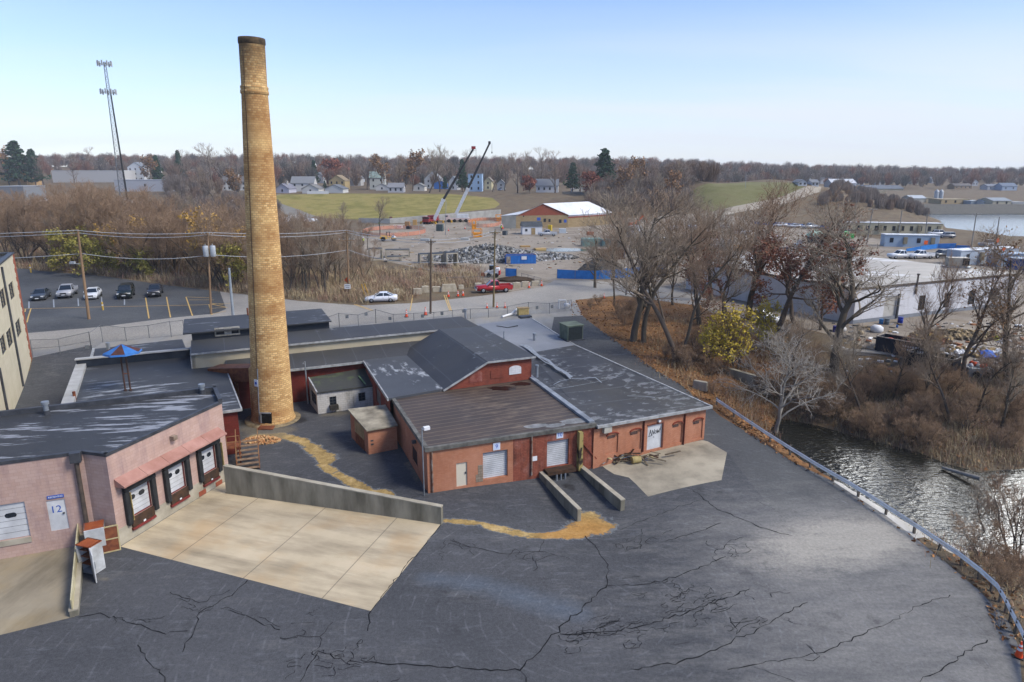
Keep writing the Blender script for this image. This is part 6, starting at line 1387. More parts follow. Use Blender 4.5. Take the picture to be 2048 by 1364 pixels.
# ---- distant woods: one mass
def woods():
    R = np.random.RandomState(77); V = []; Fc = []; MI = []; off = 0
    def add(v, m):
        nonlocal off
        n = len(v)//4; V.append(v); Fc.append(np.arange(off, off+4*n).reshape(n, 4)); MI.append(np.full(n, m)); off += 4*n
    tr = []
    for i in range(1900):
        px = R.uniform(-120, 2170); d = R.uniform(470, 1050); x = (px-CX)/F*d*.99
        if px > 1590 or px < 360: d = R.uniform(640, 1050); x = (px-CX)/F*d*.99
        tr.append((x, d))
    for i in range(420):
        px = R.uniform(1180, 1420); d = R.uniform(250, 420); tr.append(((px-CX)/F*d, d))
    for i in range(110):
        px = R.uniform(1620, 1850); d = R.uniform(290, 400); tr.append(((px-CX)/F*d, d))
    for i in range(420):
        px = R.uniform(-40, 560); d = R.uniform(180, 300 if px < 340 else 420); tr.append(((px-CX)/F*d, d))
    fp = dict(REG)
    for (x, y) in tr:
        ax, ay = np.array([x]), np.array([y])
        if poly_sd(ax, ay, LAKE)[0][0] < 4 or any(poly_sd(ax, ay, fp[k])[0][0] < 3 for k in ('grass_field', 'grass_mound', 'gravel_track', 'gravel_slope', 'site_ground')): continue
        z = h1(x, y); near = y < 460; px = CX+F*x/y
        H = R.uniform(8.5, 18.5) if not near else (R.uniform(6, 11) if px > 340 else R.uniform(4.5, 8.5))
        if px > 1600 and near: H = R.uniform(3, 6)
        rad = H*R.uniform(.32, .48); n = 90 if not near else 130; m = R.choice([0, 0, 1, 1, 2, 3]) if not near else R.choice([0, 0, 1])
        # fine upward fans
        n = int(n*1.7); a = R.uniform(0, 6.283, n); q = np.sqrt(R.uniform(0, 1, n)); tip = np.stack([x+np.cos(a)*q*rad, y+np.sin(a)*q*rad, z+H*(.45+.55*np.sqrt(np.maximum(1-q*q, 0))*R.uniform(.75, 1.05, n))], 1)
        sb = .85 if (near and px > 1600) else .25; b = np.stack([x+np.cos(a)*q*rad*sb, y+np.sin(a)*q*rad*sb, z+H*R.uniform(*((.12, .5) if px < 1600 or not near else (-.02, .2)), n)], 1); s = np.stack([np.ones(n), R.normal(scale=.5, size=n), np.zeros(n)], 1)*(.10 if not near else .06)
        add(np.stack([b-s, b+s, tip+s*.5, tip-s*.5], 1).reshape(-1, 3), m)
        if not near or (px < 1600 and R.uniform() < .5):
            nl = 45; aa = R.normal(size=(nl, 3)); aa /= np.linalg.norm(aa, axis=1)[:, None]; P = np.array([x, y, z+H*.62])+aa*np.array([rad, rad, H*.36])*R.uniform(.5, 1, (nl, 1)); v, _ = quads(P, .4 if not near else .22, R); add(v, m)
    o = raw_mesh('far_woods', np.concatenate(V), np.concatenate(Fc), [m_leaf('wood_grey', '#6b6058', '#857a70'), m_leaf('wood_brown', '#6b5a4e', '#857161'), m_leaf('wood_rust', '#725040', '#8a624d'), m_leaf('wood_dark', '#4e4b45', '#645f56')], np.concatenate(MI)); o['kind'] = 'stuff'
woods()
# ================================================================== vehicles
PAINT = {}
def paint(c):
    if c not in PAINT: PAINT[c] = mat('car_paint_'+c.strip('#'), c, rough=.3, spec=.5, coat=.4)
    return PAINT[c]
M_cg = mat('car_glass', '#1c242b', rough=.06, spec=.8); M_tyre = mat('tyre_rubber', '#141415', rough=.9); M_rim = mat('wheel_rim', '#9da1a5', rough=.35, metal=.6); M_lamp = mat('head_lamp', '#d6d8d6', rough=.15); M_tail = mat('tail_lamp', '#7d1414', rough=.3); M_blk = mat('black_plastic', '#18191b', rough=.6); M_plate = mat('plate_white', '#c3c6c8', rough=.5)
def loft(mb, st, m=0):
    """stations (x, z_bottom, z_mid, z_top, half_width_mid, half_width_top)"""
    vs = []
    for x, zb, zm, zt, hw, ht in st: vs += [(x, -hw*.92, zb), (x, -hw, zm), (x, -ht, zt), (x, ht, zt), (x, hw, zm), (x, hw*.92, zb)]
    n = 6; fs = [(i*n+k, (i+1)*n+k, (i+1)*n+(k+1) % n, i*n+(k+1) % n) for i in range(len(st)-1) for k in range(n)]
    fs += [tuple(range(n)), tuple((len(st)-1)*n+k for k in range(n-1, -1, -1))]
    mb.add(vs, fs, m, True)
def car(kind, label, p, rz, col, group=None, s=1.0, detail=True, cat=None):
    nm = {'sedan': 'sedan', 'suv': 'suv', 'pickup': 'pickup_truck'}[kind]; t = thing(nm, label, cat or {'sedan': 'car', 'suv': 'car', 'pickup': 'pickup truck'}[kind], p, rz, group); t.scale = (s, s, s); P = paint(col)
    mb = MB()
    if kind == 'sedan':
        loft(mb, [(2.42, .32, .5, .62, .62, .55), (2.3, .22, .55, .72, .84, .74), (1.5, .2, .6, .86, .91, .8), (.95, .2, .62, .95, .92, .82), (-1.5, .2, .65, .99, .92, .82), (-2.2, .22, .68, 1.0, .88, .76), (-2.43, .36, .65, .9, .74, .64)])
        cab = [(1.05, .93, .80), (.25, 1.42, .60), (-.85, 1.43, .60), (-1.75, .98, .76)]; wx = (1.45, -1.4); wr = .33; fr, bk = 2.36, -2.38; hl = .66
    elif kind == 'suv':
        loft(mb, [(2.2, .38, .6, .8, .7, .62), (2.1, .28, .65, .95, .88, .8), (1.2, .28, .75, 1.08, .93, .86), (-2.1, .3, .75, 1.1, .93, .86), (-2.25, .4, .75, 1.0, .84, .8)])
        cab = [(1.0, 1.07, .85), (.5, 1.72, .7), (-1.9, 1.74, .7), (-2.15, 1.1, .82)]; wx = (1.4, -1.4); wr = .38; fr, bk = 2.16, -2.22; hl = .82
    else:
        loft(mb, [(2.95, .5, .75, 1.0, .8, .75), (2.85, .42, .8, 1.12, .97, .9), (1.3, .42, .85, 1.2, 1.0, .93), (-.75, .42, .85, 1.18, 1.0, .93), (-.8, .42, .8, .82, 1.0, .93), (-2.8, .45, .8, .82, 1.0, .93), (-2.9, .5, .75, .8, .95, .9)])
        cab = [(1.25, 1.18, .9), (.55, 1.85, .72), (-.6, 1.87, .72), (-.78, 1.2, .88)]; wx = (1.9, -1.8); wr = .42; fr, bk = 2.9, -2.92; hl = .92
        for sy in (-1, 1): mb.box((-1.82, sy*.95, 1.0), (2.1, .1, .46))
        mb.box((-2.86, 0, 1.0), (.1, 1.86, .46))
    body = mb.build('body', P, t)
    a, b, c, d = cab; vs = []
    for x, z, h in cab: vs += [(x, -h, z), (x, h, z)]
    mb = MB(); mb.add(vs, [(0, 2, 3, 1), (2, 4, 5, 3), (4, 6, 7, 5), (0, 6, 4, 2), (1, 3, 5, 7), (0, 1, 7, 6)]); mb.build('windows', M_cg, t)
    mb = MB(); h = b[2]+.02
    mb.add([(b[0]+.06, -h, b[1]+.0), (b[0]+.06, h, b[1]), (c[0]-.06, h, c[1]), (c[0]-.06, -h, c[1]), (b[0]-.1, -h*.85, b[1]+.06), (b[0]-.1, h*.85, b[1]+.06), (c[0]+.1, h*.85, c[1]+.06), (c[0]+.1, -h*.85, c[1]+.06)], [(4, 7, 6, 5), (0, 4, 5, 1), (1, 5, 6, 2), (2, 6, 7, 3), (3, 7, 4, 0)], 0, False)
    for sy in (-1, 1):
        mb.bar((a[0], sy*a[2], a[1]), (b[0], sy*b[2], b[1]), .08, .06); mb.bar((c[0], sy*c[2], c[1]), (d[0], sy*d[2], d[1]), .12, .08); xm = (b[0]+c[0])/2-.05; mb.bar((xm, sy*(a[2]+.015), a[1]), (xm, sy*(b[2]+.015), b[1]), .09, .05)
    mb.build('roof', P, t)
    for x in wx:
        for sy in (-1, 1):
            y = sy*(.80 if kind != 'pickup' else .86); mb = MB(); mb.lathe([(wr*.6, -.12), (wr*.94, -.12), (wr, -.07), (wr, .07), (wr*.94, .12), (wr*.6, .12)], 18, c=(x, y, wr), axis='Y', cap=False); w_ = mb.build('wheel', M_tyre, t)
            mb = MB(); mb.lathe([(.02, .1*sy), (wr*.3, .12*sy), (wr*.62, .1*sy), (wr*.62, 0)], 12, c=(x, y, wr), axis='Y', cap=False); mb.build('rim', M_rim, w_)
    if detail:
        for sy in (-1, 1):
            w_ = .62 if kind == 'sedan' else .7 if kind == 'suv' else .78
            mb = MB(); mb.box((fr-.02, sy*w_, hl), (.1, .3, .14)); mb.build('headlight', M_lamp, t)
            mb = MB(); mb.box((bk+.02, sy*w_, hl+.12), (.1, .22, .2)); mb.build('taillight', M_tail, t)
            mb = MB(); mb.box((a[0]-.2, sy*(a[2]+.16), a[1]+.1), (.14, .2, .15)); mb.build('mirror', P if kind != 'pickup' else M_blk, t, bevel=.03)
        mb = MB(); mb.box((fr+.03, 0, hl-.06), (.06, .85, .22)); mb.box((fr+.02, 0, hl-.3), (.08, 1.2, .12)); mb.build('grille', M_blk, t)
        mb = MB(); mb.box((fr+.08, 0, hl-.25), (.03, .45, .12)); mb.build('number_plate', M_plate, t)
    return t
G_lot = 'cars parked in the lot across the street'
def lotcar(kind, px, py, label, col, rz=-1.2, s=1.05): return car(kind, label, GP(px, py), rz, col, G_lot, s)
lotcar('sedan', 83, 597, 'dark grey sedan parked first from the left in the lot', '#3a4047')
lotcar('pickup', 136, 592, 'silver crew pickup parked between the grey sedan and the white sedan', '#9a9ca0', s=1.0)
lotcar('sedan', 187, 595, 'white sedan with a sunroof parked behind the leaning utility pole', '#c9ccce')
lotcar('suv', 253, 594, 'black suv parked alone in the middle of the lot', '#17211d', s=1.12)
lotcar('pickup', 312, 590, 'dark grey pickup parked on the right side of the lot', '#35363a', s=.95)
car('sedan', 'white sedan parked on the street beside the brush', GP(763, 603), math.radians(188), '#d3d6da', s=1.0)
rp = car('pickup', 'red pickup truck stopped on the street beside the concrete blocks', GP(988, 584), math.radians(192), '#a3161d', s=1.02)
mb = MB(); mb.box((-1.8, 0, .9), (1.8, 1.6, .12)); mb.build('bed_floor', M_blk, rp); mb = MB(); mb.box((2.98, 0, .62), (.12, 1.8, .2)); mb.build('bumper', M_plate, rp)
GY = 'vehicles parked around the site offices'
for kind, px, py, lab, col, a in [('pickup', 1095, 472, 'silver pickup beside the white shed on the construction site', '#a2a6ab', 180), ('pickup', 1307, 553, 'black pickup parked behind the blue screened fence', '#1b1d20', 170), ('sedan', 1555, 482, 'white car parked on the gravel near the green tent', '#cfd2d4', 185), ('pickup', 1801, 517, 'white pickup first from the left in the row behind the flat gravel roof', '#cfd1d2', 188), ('pickup', 1840, 517, 'white crew pickup beside the dark pickup behind the gravel roof', '#d4d6d8', 188), ('pickup', 1884, 516, 'dark grey pickup in the row behind the gravel roof', '#34383b', 188), ('suv', 1914, 513, 'grey suv at the right end of the row behind the gravel roof', '#4d5255', 190), ('suv', 1870, 471, 'white suv at the end of the cream site office', '#c9cbce', 170), ('suv', 1892, 476, 'grey suv in front of the white suv by the cream office', '#6d7076', 170), ('pickup', 1977, 494, 'silver pickup below the orange sign near the water', '#9b9ea1', 200), ('sedan', 1525, 642, 'white sedan behind the yellow leaved bush', '#d3d5d6', -50), ('suv', 1690, 470, 'dark suv at the left end of the cream office', '#23272b', 170), ('sedan', 1750, 467, 'grey car parked before the cream office', '#6e7378', 172), ('pickup', 1620, 457, 'white pickup behind the far blue fence', '#c9ccce', 180), ('sedan', 1588, 455, 'silver car behind the far blue fence', '#b4b8bb', 180), ('pickup', 1480, 470, 'white pickup on the gravel right of the red container', '#cdd0d2', 160), ('pickup', 1590, 503, 'dark blue pickup on the gravel behind the white building', '#27324a', 200), ('suv', 1660, 493, 'white suv on the gravel lot left of the pale blue trailer', '#c9ccce', 170), ('pickup', 1690, 497, 'red pickup on the gravel lot left of the pale blue trailer', '#8f2420', 175), ('sedan', 1450, 457, 'grey car behind the red container', '#7b8085', 190), ('sedan', 1560, 453, 'white car behind the far blue fence', '#cfd2d4', 180)]:
    car(kind, lab, GP(px, py), math.radians(a), col, GY, detail=False)
GL2 = 'vehicles in the far left depot'
for px, py, lab, kind, col in [(40, 412, 'dark car leftmost in the far depot behind the trees', 'sedan', '#3a4047'), (55, 411, 'white van like car beside the dark car in the far depot', 'suv', '#c9ccce'), (88, 404, 'white truck in the far depot behind the trees', 'pickup', '#d0d2d3'), (105, 412, 'white suv rightmost in the far depot', 'suv', '#c9cbcc'), (1000, 381, 'blue car parked by the light blue house', 'sedan', '#3b4a66'), (985, 379, 'grey car parked by the light blue house', 'sedan', '#8b9096')]:
    car(kind, lab, GP(px, py), rnd.uniform(0, 6), col, GL2, detail=False)
# ================================================================== poles and wires
M_pole = mat('pole_wood', '#8b7257', '#6f5a45', 1.5, .9, stretch=(1, 1, .15)); M_poled = mat('dark_pole_wood', '#5d4f40', '#4b4036', 1.5, .9, stretch=(1, 1, .15)); M_polegr = mat('grey_pole_wood', '#8d8a84', '#75726d', 1.5, .9, stretch=(1, 1, .15)); M_ins = mat('insulator_grey', '#8e9396', rough=.4); M_wire = mat('wire_grey', '#a9adb0', rough=.6)
PT_TOP = {}
def pole(key, px, pb, ptx, pt, label, arms=1, m=M_pole, r=.16, lamp=False, tr=0, rz=.15, name='utility_pole', aw=2.4):
    p = GP(px, pb); zt = topz(p[1], pt); d = p[1]*CP-(zt-CAMZ)*SP; xt = (ptx-CX)/F*d; h = zt-p[2]; lx = xt-p[0]
    t = thing(name, label, 'utility pole' if name == 'utility_pole' else 'lamp post', p, 0)
    mb = MB(); mb.tube((0, 0, -.2), (lx, 0, h), r, r*.7, 10); mb.build('pole', m, t)
    for k in range(arms):
        z = h-.35-k*1.3; x = lx*z/h; mb = MB(); mb.box((x, -.18, z), (aw, .1, .12), rz=rz); mb.bar((x-aw*.3, -.1, z), (x, -.1, z-.6), .04); mb.bar((x+aw*.3, -.1, z), (x, -.1, z-.6), .04); am = mb.build('crossarm', m, t)
        for j in (-1, -.4, .45, 1): mb = MB(); mb.tube((x+j*aw*.45*math.cos(rz), -.18+j*aw*.45*math.sin(rz), z+.05), (x+j*aw*.45*math.cos(rz), -.18+j*aw*.45*math.sin(rz), z+.24), .05, n=6); mb.build('insulator', M_ins, am)
    for k in range(tr):
        x = lx*.8+(-.15, .75)[k]; mb = MB(); mb.lathe([(.3, -.75), (.36, -.68), (.36, .62), (.3, .72)], 14, c=(x, -.5+.15*k, h-2.6)); c_ = mb.build('transformer', mat('transformer_grey', '#a8aeb2', '#949a9f', 2, .4), t); mb = MB(); mb.tube((x, -.5+.15*k, h-1.9), (x, -.5+.15*k, h-1.6), .05, n=6); mb.build('bushing', M_ins, c_)
    if lamp: mb = MB(); mb.bar((lx*.6, 0, h*.62), (lx*.6-.8, -.3, h*.63), .07); mb.box((lx*.6-1.0, -.35, h*.64), (.6, .4, .3)); mb.build('floodlight', M_ins, t)
    PT_TOP[key] = (p[0]+lx, p[1], p[2]+h); return t
pole('a', 178, 638, 155, 459, 'leaning wooden utility pole with a floodlight in front of the white sedan', 0, lamp=True, r=.2)
pole('b', 422, 628, 415, 463, 'wooden utility pole carrying two grey transformers', 1, tr=2, aw=1.6)
pole('c', 467, 641, 458, 536, 'short grey steel pole behind the dark roofed monitor', 0, mat('steel_pole', '#8f979d', '#7b8389', 2, .4), .2)
pole('d', 698, 592, 693, 459, 'utility pole with two crossarms and the orange sign', 2)
pole('e', 861, 627, 862, 478, 'dark wooden utility pole at the street edge beside two cones', 1, M_poled, aw=1.4)
pole('f', 987, 614, 990, 460, 'greenish wooden pole in front of the red pickup', 1, mat('green_pole', '#77694a', '#655a42', 2, .9), aw=1.6)
for i, (px, pb, ptx, pt, arms, lab) in enumerate([(1675, 480, 1677, 407, 0, 'thin pole leftmost beside the cream site office'), (1708, 446, 1713, 400, 0, 'pole behind the left end of the cream office'), (1733, 490, 1746, 416, 1, 'tilted pole with one crossarm before the cream office'), (1794, 490, 1804, 421, 0, 'plain pole in front of the cream office'), (1849, 487, 1855, 428, 1, 'pole with crossarm in front of the right end of the cream office'), (1941, 506, 1953, 426, 1, 'pole with crossarm beside the blue fence end'), (1984, 532, 1999, 434, 0, 'pole rising above the white trailers at right'), (1252, 590, 1260, 490, 0, 'pole at the left edge of the big bare double trunked tree')]):
    pole('r%d' % i, px, pb, ptx, pt, lab, arms, M_polegr, .15, aw=2.6)
for px, pb, ptx, pt, lab in [(891, 470, 892, 400, 'slim lamp post in front of the crane carriers'), (1491, 376, 1492, 343, 'lone lamp post on top of the grassy mound'), (1033, 380, 1033, 352, 'lamp post by the brown leaved tree behind the site')]:
    pole('l', px, pb, ptx, pt, lab, 0, M_galv, .09, name='lamp_post')
def wire(a, b, label, sag=.5, off=(0, 0, 0), r=.034):
    a = Vector(a)+Vector(off); b = Vector(b)+Vector(off); n = 14; P = [a.lerp(b, k/n)-Vector((0, 0, sag*4*(k/n)*(1-k/n))) for k in range(n+1)]
    mb = MB(); mb.path([tuple(p) for p in P], r, 4); o = mb.build('power_line', M_wire); tag(o, label, 'cable', 'power lines along the street')
far_l = (PT_TOP['a'][0]-45, PT_TOP['a'][1]-6, PT_TOP['a'][2]-.3); seq = [far_l, PT_TOP['a'], PT_TOP['b'], PT_TOP['d'], (PT_TOP['e'][0], PT_TOP['e'][1], PT_TOP['e'][2]), PT_TOP['f']]
nm_ = ['from the left edge to the leaning floodlight pole', 'between the leaning floodlight pole and the transformer pole', 'between the transformer pole and the orange sign pole', 'from the orange sign pole to the dark pole', 'between the dark pole and the greenish pole']
for i in range(5):
    for j, (w_, dz) in enumerate((('upper', -.1), ('middle', -.45), ('lowest', -3.2))): wire(seq[i], seq[i+1], f'{w_} cable strung {nm_[i]}', .35+.15*j, (0, -.15+.25*j, dz))
# lattice mobile phone tower
p = D(243, 380, 330); zb0 = h1(p[0], p[1]); ht = topz(330, 124)-zb0
lt = thing('lattice_tower', 'tall slender lattice phone mast with two rings of antennas', 'tower', (p[0], p[1], zb0))
mb = MB(); w0, w1 = 1.9, .55
def leg(k, z): a = 2*math.pi*k/3+.5; w = w0+(w1-w0)*min(z/ht, 1); return (w*math.cos(a), w*math.sin(a), z)
for k in range(3): mb.tube(leg(k, 0), leg(k, ht), .22, .13, 6)
nz = 26
for i in range(nz):
    for k in range(3): a, b = ht*i/nz, ht*(i+1)/nz; mb.tube(leg(k, a), leg((k+1) % 3, b), .07, n=4, caps=False); mb.tube(leg(k, b), leg((k+1) % 3, b), .05, n=4, caps=False)
mb.build('lattice', mat('tower_steel', '#5f6468', '#4d5155', 1, .6), lt)
mb = MB(); a, b = leg(0, 0), leg(0, ht*.82); mb.tube((a[0]+.5, a[1]-.6, 0), (b[0]+.4, b[1]-.5, b[2]), .42, .28, 6); mb.build('cable_run', mat('cable_black', '#1f2022', rough=.8), lt)
for z, R_ in ((ht*.985, 2.6), (ht*.80, 2.9)):
    mb = MB(); mb.lathe([(R_, -.1), (R_, .1), (R_-.15, .1), (R_-.15, -.1)], 12, c=(0, 0, z), cap=False); pf = mb.build('platform', mat('tower_steel', '#5f6468'), lt)
    for k in range(9): a = 2*math.pi*k/9; mb = MB(); mb.box((R_*1.12*math.cos(a), R_*1.12*math.sin(a), z+.3), (.35, .55, 2.3), rz=a); mb.build('antenna', mat('antenna_grey', '#9a9d9c', '#85888a', 1, .5), pf)
# ================================================================== fences
M_mesh = Nodes('chain_link'); _t = M_mesh.new('ShaderNodeBsdfTransparent'); _mx = M_mesh.new('ShaderNodeMixShader'); _ck = M_mesh.new('ShaderNodeTexChecker', _Scale=16.0)
_mp = M_mesh.new('ShaderNodeMapping'); _mp.inputs['Rotation'].default_value = (0, 0, .785); M_mesh.link(M_mesh.coord('UV'), _mp.inputs[0]); M_mesh.link(_mp.outputs[0], _ck.inputs['Vector'])
M_mesh.link(M_mesh.math('MULTIPLY', _ck.outputs['Fac'], .36), _mx.inputs[0]); M_mesh.link(_t.outputs[0], _mx.inputs[1]); M_mesh.link(M_mesh.b.outputs[0], _mx.inputs[2]); M_mesh.link(_mx.outputs[0], M_mesh.out.inputs[0]); M_mesh.base('#6f7274').rough(.6); M_mesh = M_mesh.m
M_fpost = mat('fence_steel', '#6b6e70', '#585b5d', 3, .5)
def chain_fence(label, pts, toprail=True, panels=(), name='chain_link_fence', mesh=M_mesh, pm=M_fpost, pr=.04, cat='fence', mid=False):
    """pts: (px, py_base, py_top)"""
    B = [GP(x, b) for x, b, t_ in pts]; T = [topz(q[1], p_[2]) for q, p_ in zip(B, pts)]
    t = thing(name, label, cat, B[0])
    for q, z in zip(B, T): mb = MB(); mb.tube((q[0], q[1], q[2]-.1), (q[0], q[1], z), pr, n=6); PT(mb, 'post', pm, t)
    mb = MB(); mm = MB()
    for i in range(len(B)-1):
        a, b = B[i], B[i+1]; za, zb_2 = T[i]-.05, T[i+1]-.05; za = min(za, a[2]+2.2); zb_2 = min(zb_2, b[2]+2.2)
        if toprail: mb.tube((a[0], a[1], za), (b[0], b[1], zb_2), .03, n=5)
        if mid: mb.tube((a[0], a[1], (za+a[2])/2), (b[0], b[1], (zb_2+b[2])/2), .03, n=5)
        mm.quad((a[0], a[1], a[2]+.03), (b[0], b[1], b[2]+.03), (b[0], b[1], zb_2), (a[0], a[1], za))
    if toprail: PT(mb, 'top_rail', pm, t)
    PT(mm, 'mesh_panel', mesh, t)
    for x, y in panels:
        w = min(range(len(B)-1), key=lambda i: abs((pts[i][0]+pts[i+1][0])/2-x)); W_ = Wall(B[w], B[w+1]); u, z = W_.at(x, y); mb = MB(); W_.box(mb, u-.2, u+.2, z-.22, z+.22, .01, .03); PT(mb, 'notice_plate', mat('plate_grey', '#54595c', '#6d7275', 4, .5), t)
    return t
chain_fence('chain link double gate across the alley beside the beige building', [(66, 714, 679), (121, 708, 677), (183, 700, 663)], panels=[(174, 694)], name='chain_link_gate', cat='gate', mid=True)
chain_fence('chain link fence along the street left of the dark roofed monitor', [(183, 700, 665), (206, 685, 648), (253, 682, 654), (299, 676, 650), (343, 674, 642), (369, 670, 640)])
chain_fence('chain link fence along the street right of the chimney up to the open gate', [(575, 668, 646), (611, 661, 640), (657, 658, 633), (679, 655, 626)], panels=[(593, 651), (637, 647)])
chain_fence('chain link gate section standing open in the street fence', [(679, 655, 626), (717, 651, 629), (752, 646, 618)], panels=[(694, 633), (732, 628)], name='chain_link_gate', cat='gate')
chain_fence('long chain link fence behind the black upper roof along the street', [(752, 646, 618), (787, 645, 628), (828, 643, 626), (868, 641, 624), (905, 640, 620), (941, 638, 617), (977, 635, 616), (1015, 632, 612), (1057, 630, 604)], panels=[(780, 637), (845, 632), (884, 627), (927, 622)])
chain_fence('chain link vehicle gate at the top of the driveway', [(1057, 630, 604), (1099, 627, 606), (1142, 622, 599)], panels=[(1074, 615), (1104, 613)], name='chain_link_gate', cat='gate')
chain_fence('low wire fence in the weeds behind the concrete blocks', [(894, 566, 554), (945, 562, 553), (990, 560, 551)])
chain_fence('row of grey fence panels at the construction site entrance', [(1043, 557, 546), (1056, 560, 549), (1068, 563, 552), (1082, 566, 556)])
M_bt = mat('blue_screen', '#1d63a8', '#2b76bd', 1.2, .6)
def screen(label, pts): return chain_fence(label, pts, toprail=False, mesh=M_bt, name='screened_fence', pr=.05)
screen('bright blue screened fence along the construction site behind the driveway', [(1114, 557, 538), (1150, 558, 540), (1190, 559, 541), (1230, 557, 538), (1275, 553, 534), (1330, 547, 529)])
screen('single blue screen panel beside the skid steer', [(1011, 553, 536), (1033, 554, 537)])
screen('sagging blue screened fence before the pale blue trailer', [(1812, 503, 497), (1840, 501, 492), (1875, 497, 487), (1911, 498, 486)])
screen('short bright blue fence panel beside the crossarm pole', [(1911, 503, 490), (1941, 505, 491)])
screen('distant blue screened fence behind the site cars', [(1508, 449, 442), (1560, 452, 445), (1610, 455, 448), (1660, 459, 452)])
# ================================================================== cones, blocks, signs at the street
M_cone = mat('cone_orange', '#d4481c', rough=.5); M_refl = mat('cone_white', '#c9cacb', rough=.4)
def cone(p, label, s=1.0, orange=True):
    t = thing('traffic_cone', label, 'traffic cone', p, rnd.random(), 'traffic cones'); t.scale = (s, s, s)
    mb = MB(); mb.box((0, 0, .025), (.42, .42, .05)); mb.build('base', M_blk, t)
    mb = MB(); mb.lathe([(.17, .05), (.03, .8), (.025, .84)], 16); mb.build('cone_body', M_cone, t)
    for z0, z1 in ((.38, .5), (.58, .68)): f = lambda z: .172-(.14)*(z-.05)/.75+.004; mb = MB(); mb.lathe([(f(z0), z0), (f(z1), z1)], 16, cap=False); mb.build('reflective_band', M_refl, t)
for px, py, lab, s in [(813, 634, 'orange cone left of the dark pole at the street edge', 1.25), (851, 630, 'slim orange cone touching the foot of the dark pole', 1.35), (897, 594, 'orange cone leftmost of three before the concrete blocks', 1.2), (916, 593, 'middle orange cone of three before the concrete blocks', 1.2), (926, 592, 'orange cone nearest the red pickup', 1.2), (1058, 576, 'orange cone behind the red pickup tail', 1.2), (1083, 572, 'orange cone at the right end of the concrete blocks', 1.2), (974, 617, 'faded cone left of the greenish pole foot', 1.0), (994, 616, 'faded cone right of the greenish pole foot', 1.0), (1010, 616, 'faded cone standing farthest right by the street fence', 1.0), (1208, 597, 'orange cone at the foot of the bare sapling', 1.0), (1193, 552, 'orange cone before the blue screened fence', 1.2), (1278, 552, 'orange cone near the black pickup', 1.2), (897, 462, 'tiny orange cone by the lamp post on the site', 1.3), (930, 458, 'tiny orange cone near the orange cage on the site', 1.3)]: cone(GP(px, py), lab, s)
cone(GP(2037, 1314), 'orange cone alone at the lower right corner of the yard', 1.0)
p = GP(1005, 458); cone(p, 'big orange barrel like cone by the brick gable building', 2.2)
M_blkc = mat('block_concrete', '#b2a995', '#958c79', 1.5, .9, bump=.2)
BLOCKS = [(786, 800, 587, 578, 'weedy grey concrete block left of the row'), (826, 844, 588, 577, 'concrete block leftmost of the pale row'), (843, 859, 585, 572, 'second concrete block of the pale row by the dark pole'), (864, 882, 583, 573, 'concrete block right of the dark pole'), (881, 915, 583, 568, 'longest concrete block of the row, a jersey barrier'), (916, 928, 578, 570, 'small concrete block right of the long barrier'), (949, 964, 576, 566, 'concrete block behind the hood of the red pickup'), (1012, 1024, 577, 567, 'concrete block behind the tail of the red pickup'), (1025, 1041, 575, 565, 'second concrete block right of the red pickup'), (1043, 1059, 573, 563, 'third concrete block right of the red pickup'), (1062, 1079, 571, 562, 'last concrete block at the site entrance')]
for i, (x0, x1, pb, pt, lab) in enumerate(BLOCKS):
    p = GP((x0+x1)/2, pb); s_ = pxscale(p[1], p[2]); w = (x1-x0)*s_*.95; h = topz(p[1], pt)-p[2]; mb = MB(); z0 = -.1
    if i == 4: mb.prism([(-w/2, -.4), (w/2, -.4), (w/2, .4), (-w/2, .4)], -.1, .25); mb.box((0, 0, .25+(h-.25)/2), (w, .55, h-.25), taper=.8)
    else: mb.box((0, 0, h/2-.05), (w, .75, h+.1), taper=.94); mb.box((0, 0, h+.03), (w*.3, .3, .08))
    o = mb.build('concrete_block', M_blkc, loc=p, bevel=.05); o.rotation_euler = (0, 0, .2+rnd.uniform(-.06, .06)); tag(o, lab, 'concrete block', 'concrete blocks along the street')
def signboard(label, px, py, size, kind, post_px=None, z=None):
    p = GP(post_px[0], post_px[1]) if post_px else GP(px, py+18); zc = topz(p[1]-.25, py); s_ = pxscale(p[1], zc)*size
    t = thing('warning_sign', label, 'sign', (p[0], p[1]-.25, p[2]), 0, 'orange warning signs'); M_o = mat('sign_orange', '#dd5a16', rough=.5)
    mb = MB(); mb.M = Matrix.Translation((0, 0, zc-p[2])) @ (Matrix.Rotation(math.pi/4, 4, 'Y') if kind == 'd' else Matrix.Identity(4)); mb.box((0, 0, 0), (s_, .04, s_)); mb.build('panel', M_o, t)
    mb = MB(); mb.box((0, .05, (zc-p[2])/2), (.07, .05, zc-p[2])); mb.build('post', M_galv, t); return t, zc, p
t, zc, p = signboard('orange diamond road work sign on the pole with two crossarms', 697, 560, 8.6, 'd', (697, 591))
W_ = Wall((p[0]-2, p[1]-.29), (p[0]+2, p[1]-.29)); 
for k, s_ in enumerate(('ROAD', 'WORK', 'AHEAD')): TX('lettering', s_, .2, W_, 2, zc+.2-.2*k, .02, M_ink, root=t)
p2 = GP(697, 592); zc2 = topz(p2[1]-.3, 573); wsn = thing('white_sign', 'white rectangular notice below the orange diamond sign', 'sign', (p2[0], p2[1]-.3, p2[2]))
mb = MB(); mb.box((0, 0, zc2-p2[2]), (.95, .04, .75)); mb.build('panel', M_white, wsn); mb = MB(); mb.box((.3, .05, (zc2-p2[2])/2), (.06, .05, zc2-p2[2])); mb.box((-.3, .05, (zc2-p2[2])/2), (.06, .05, zc2-p2[2])); mb.build('legs', M_pole, wsn)
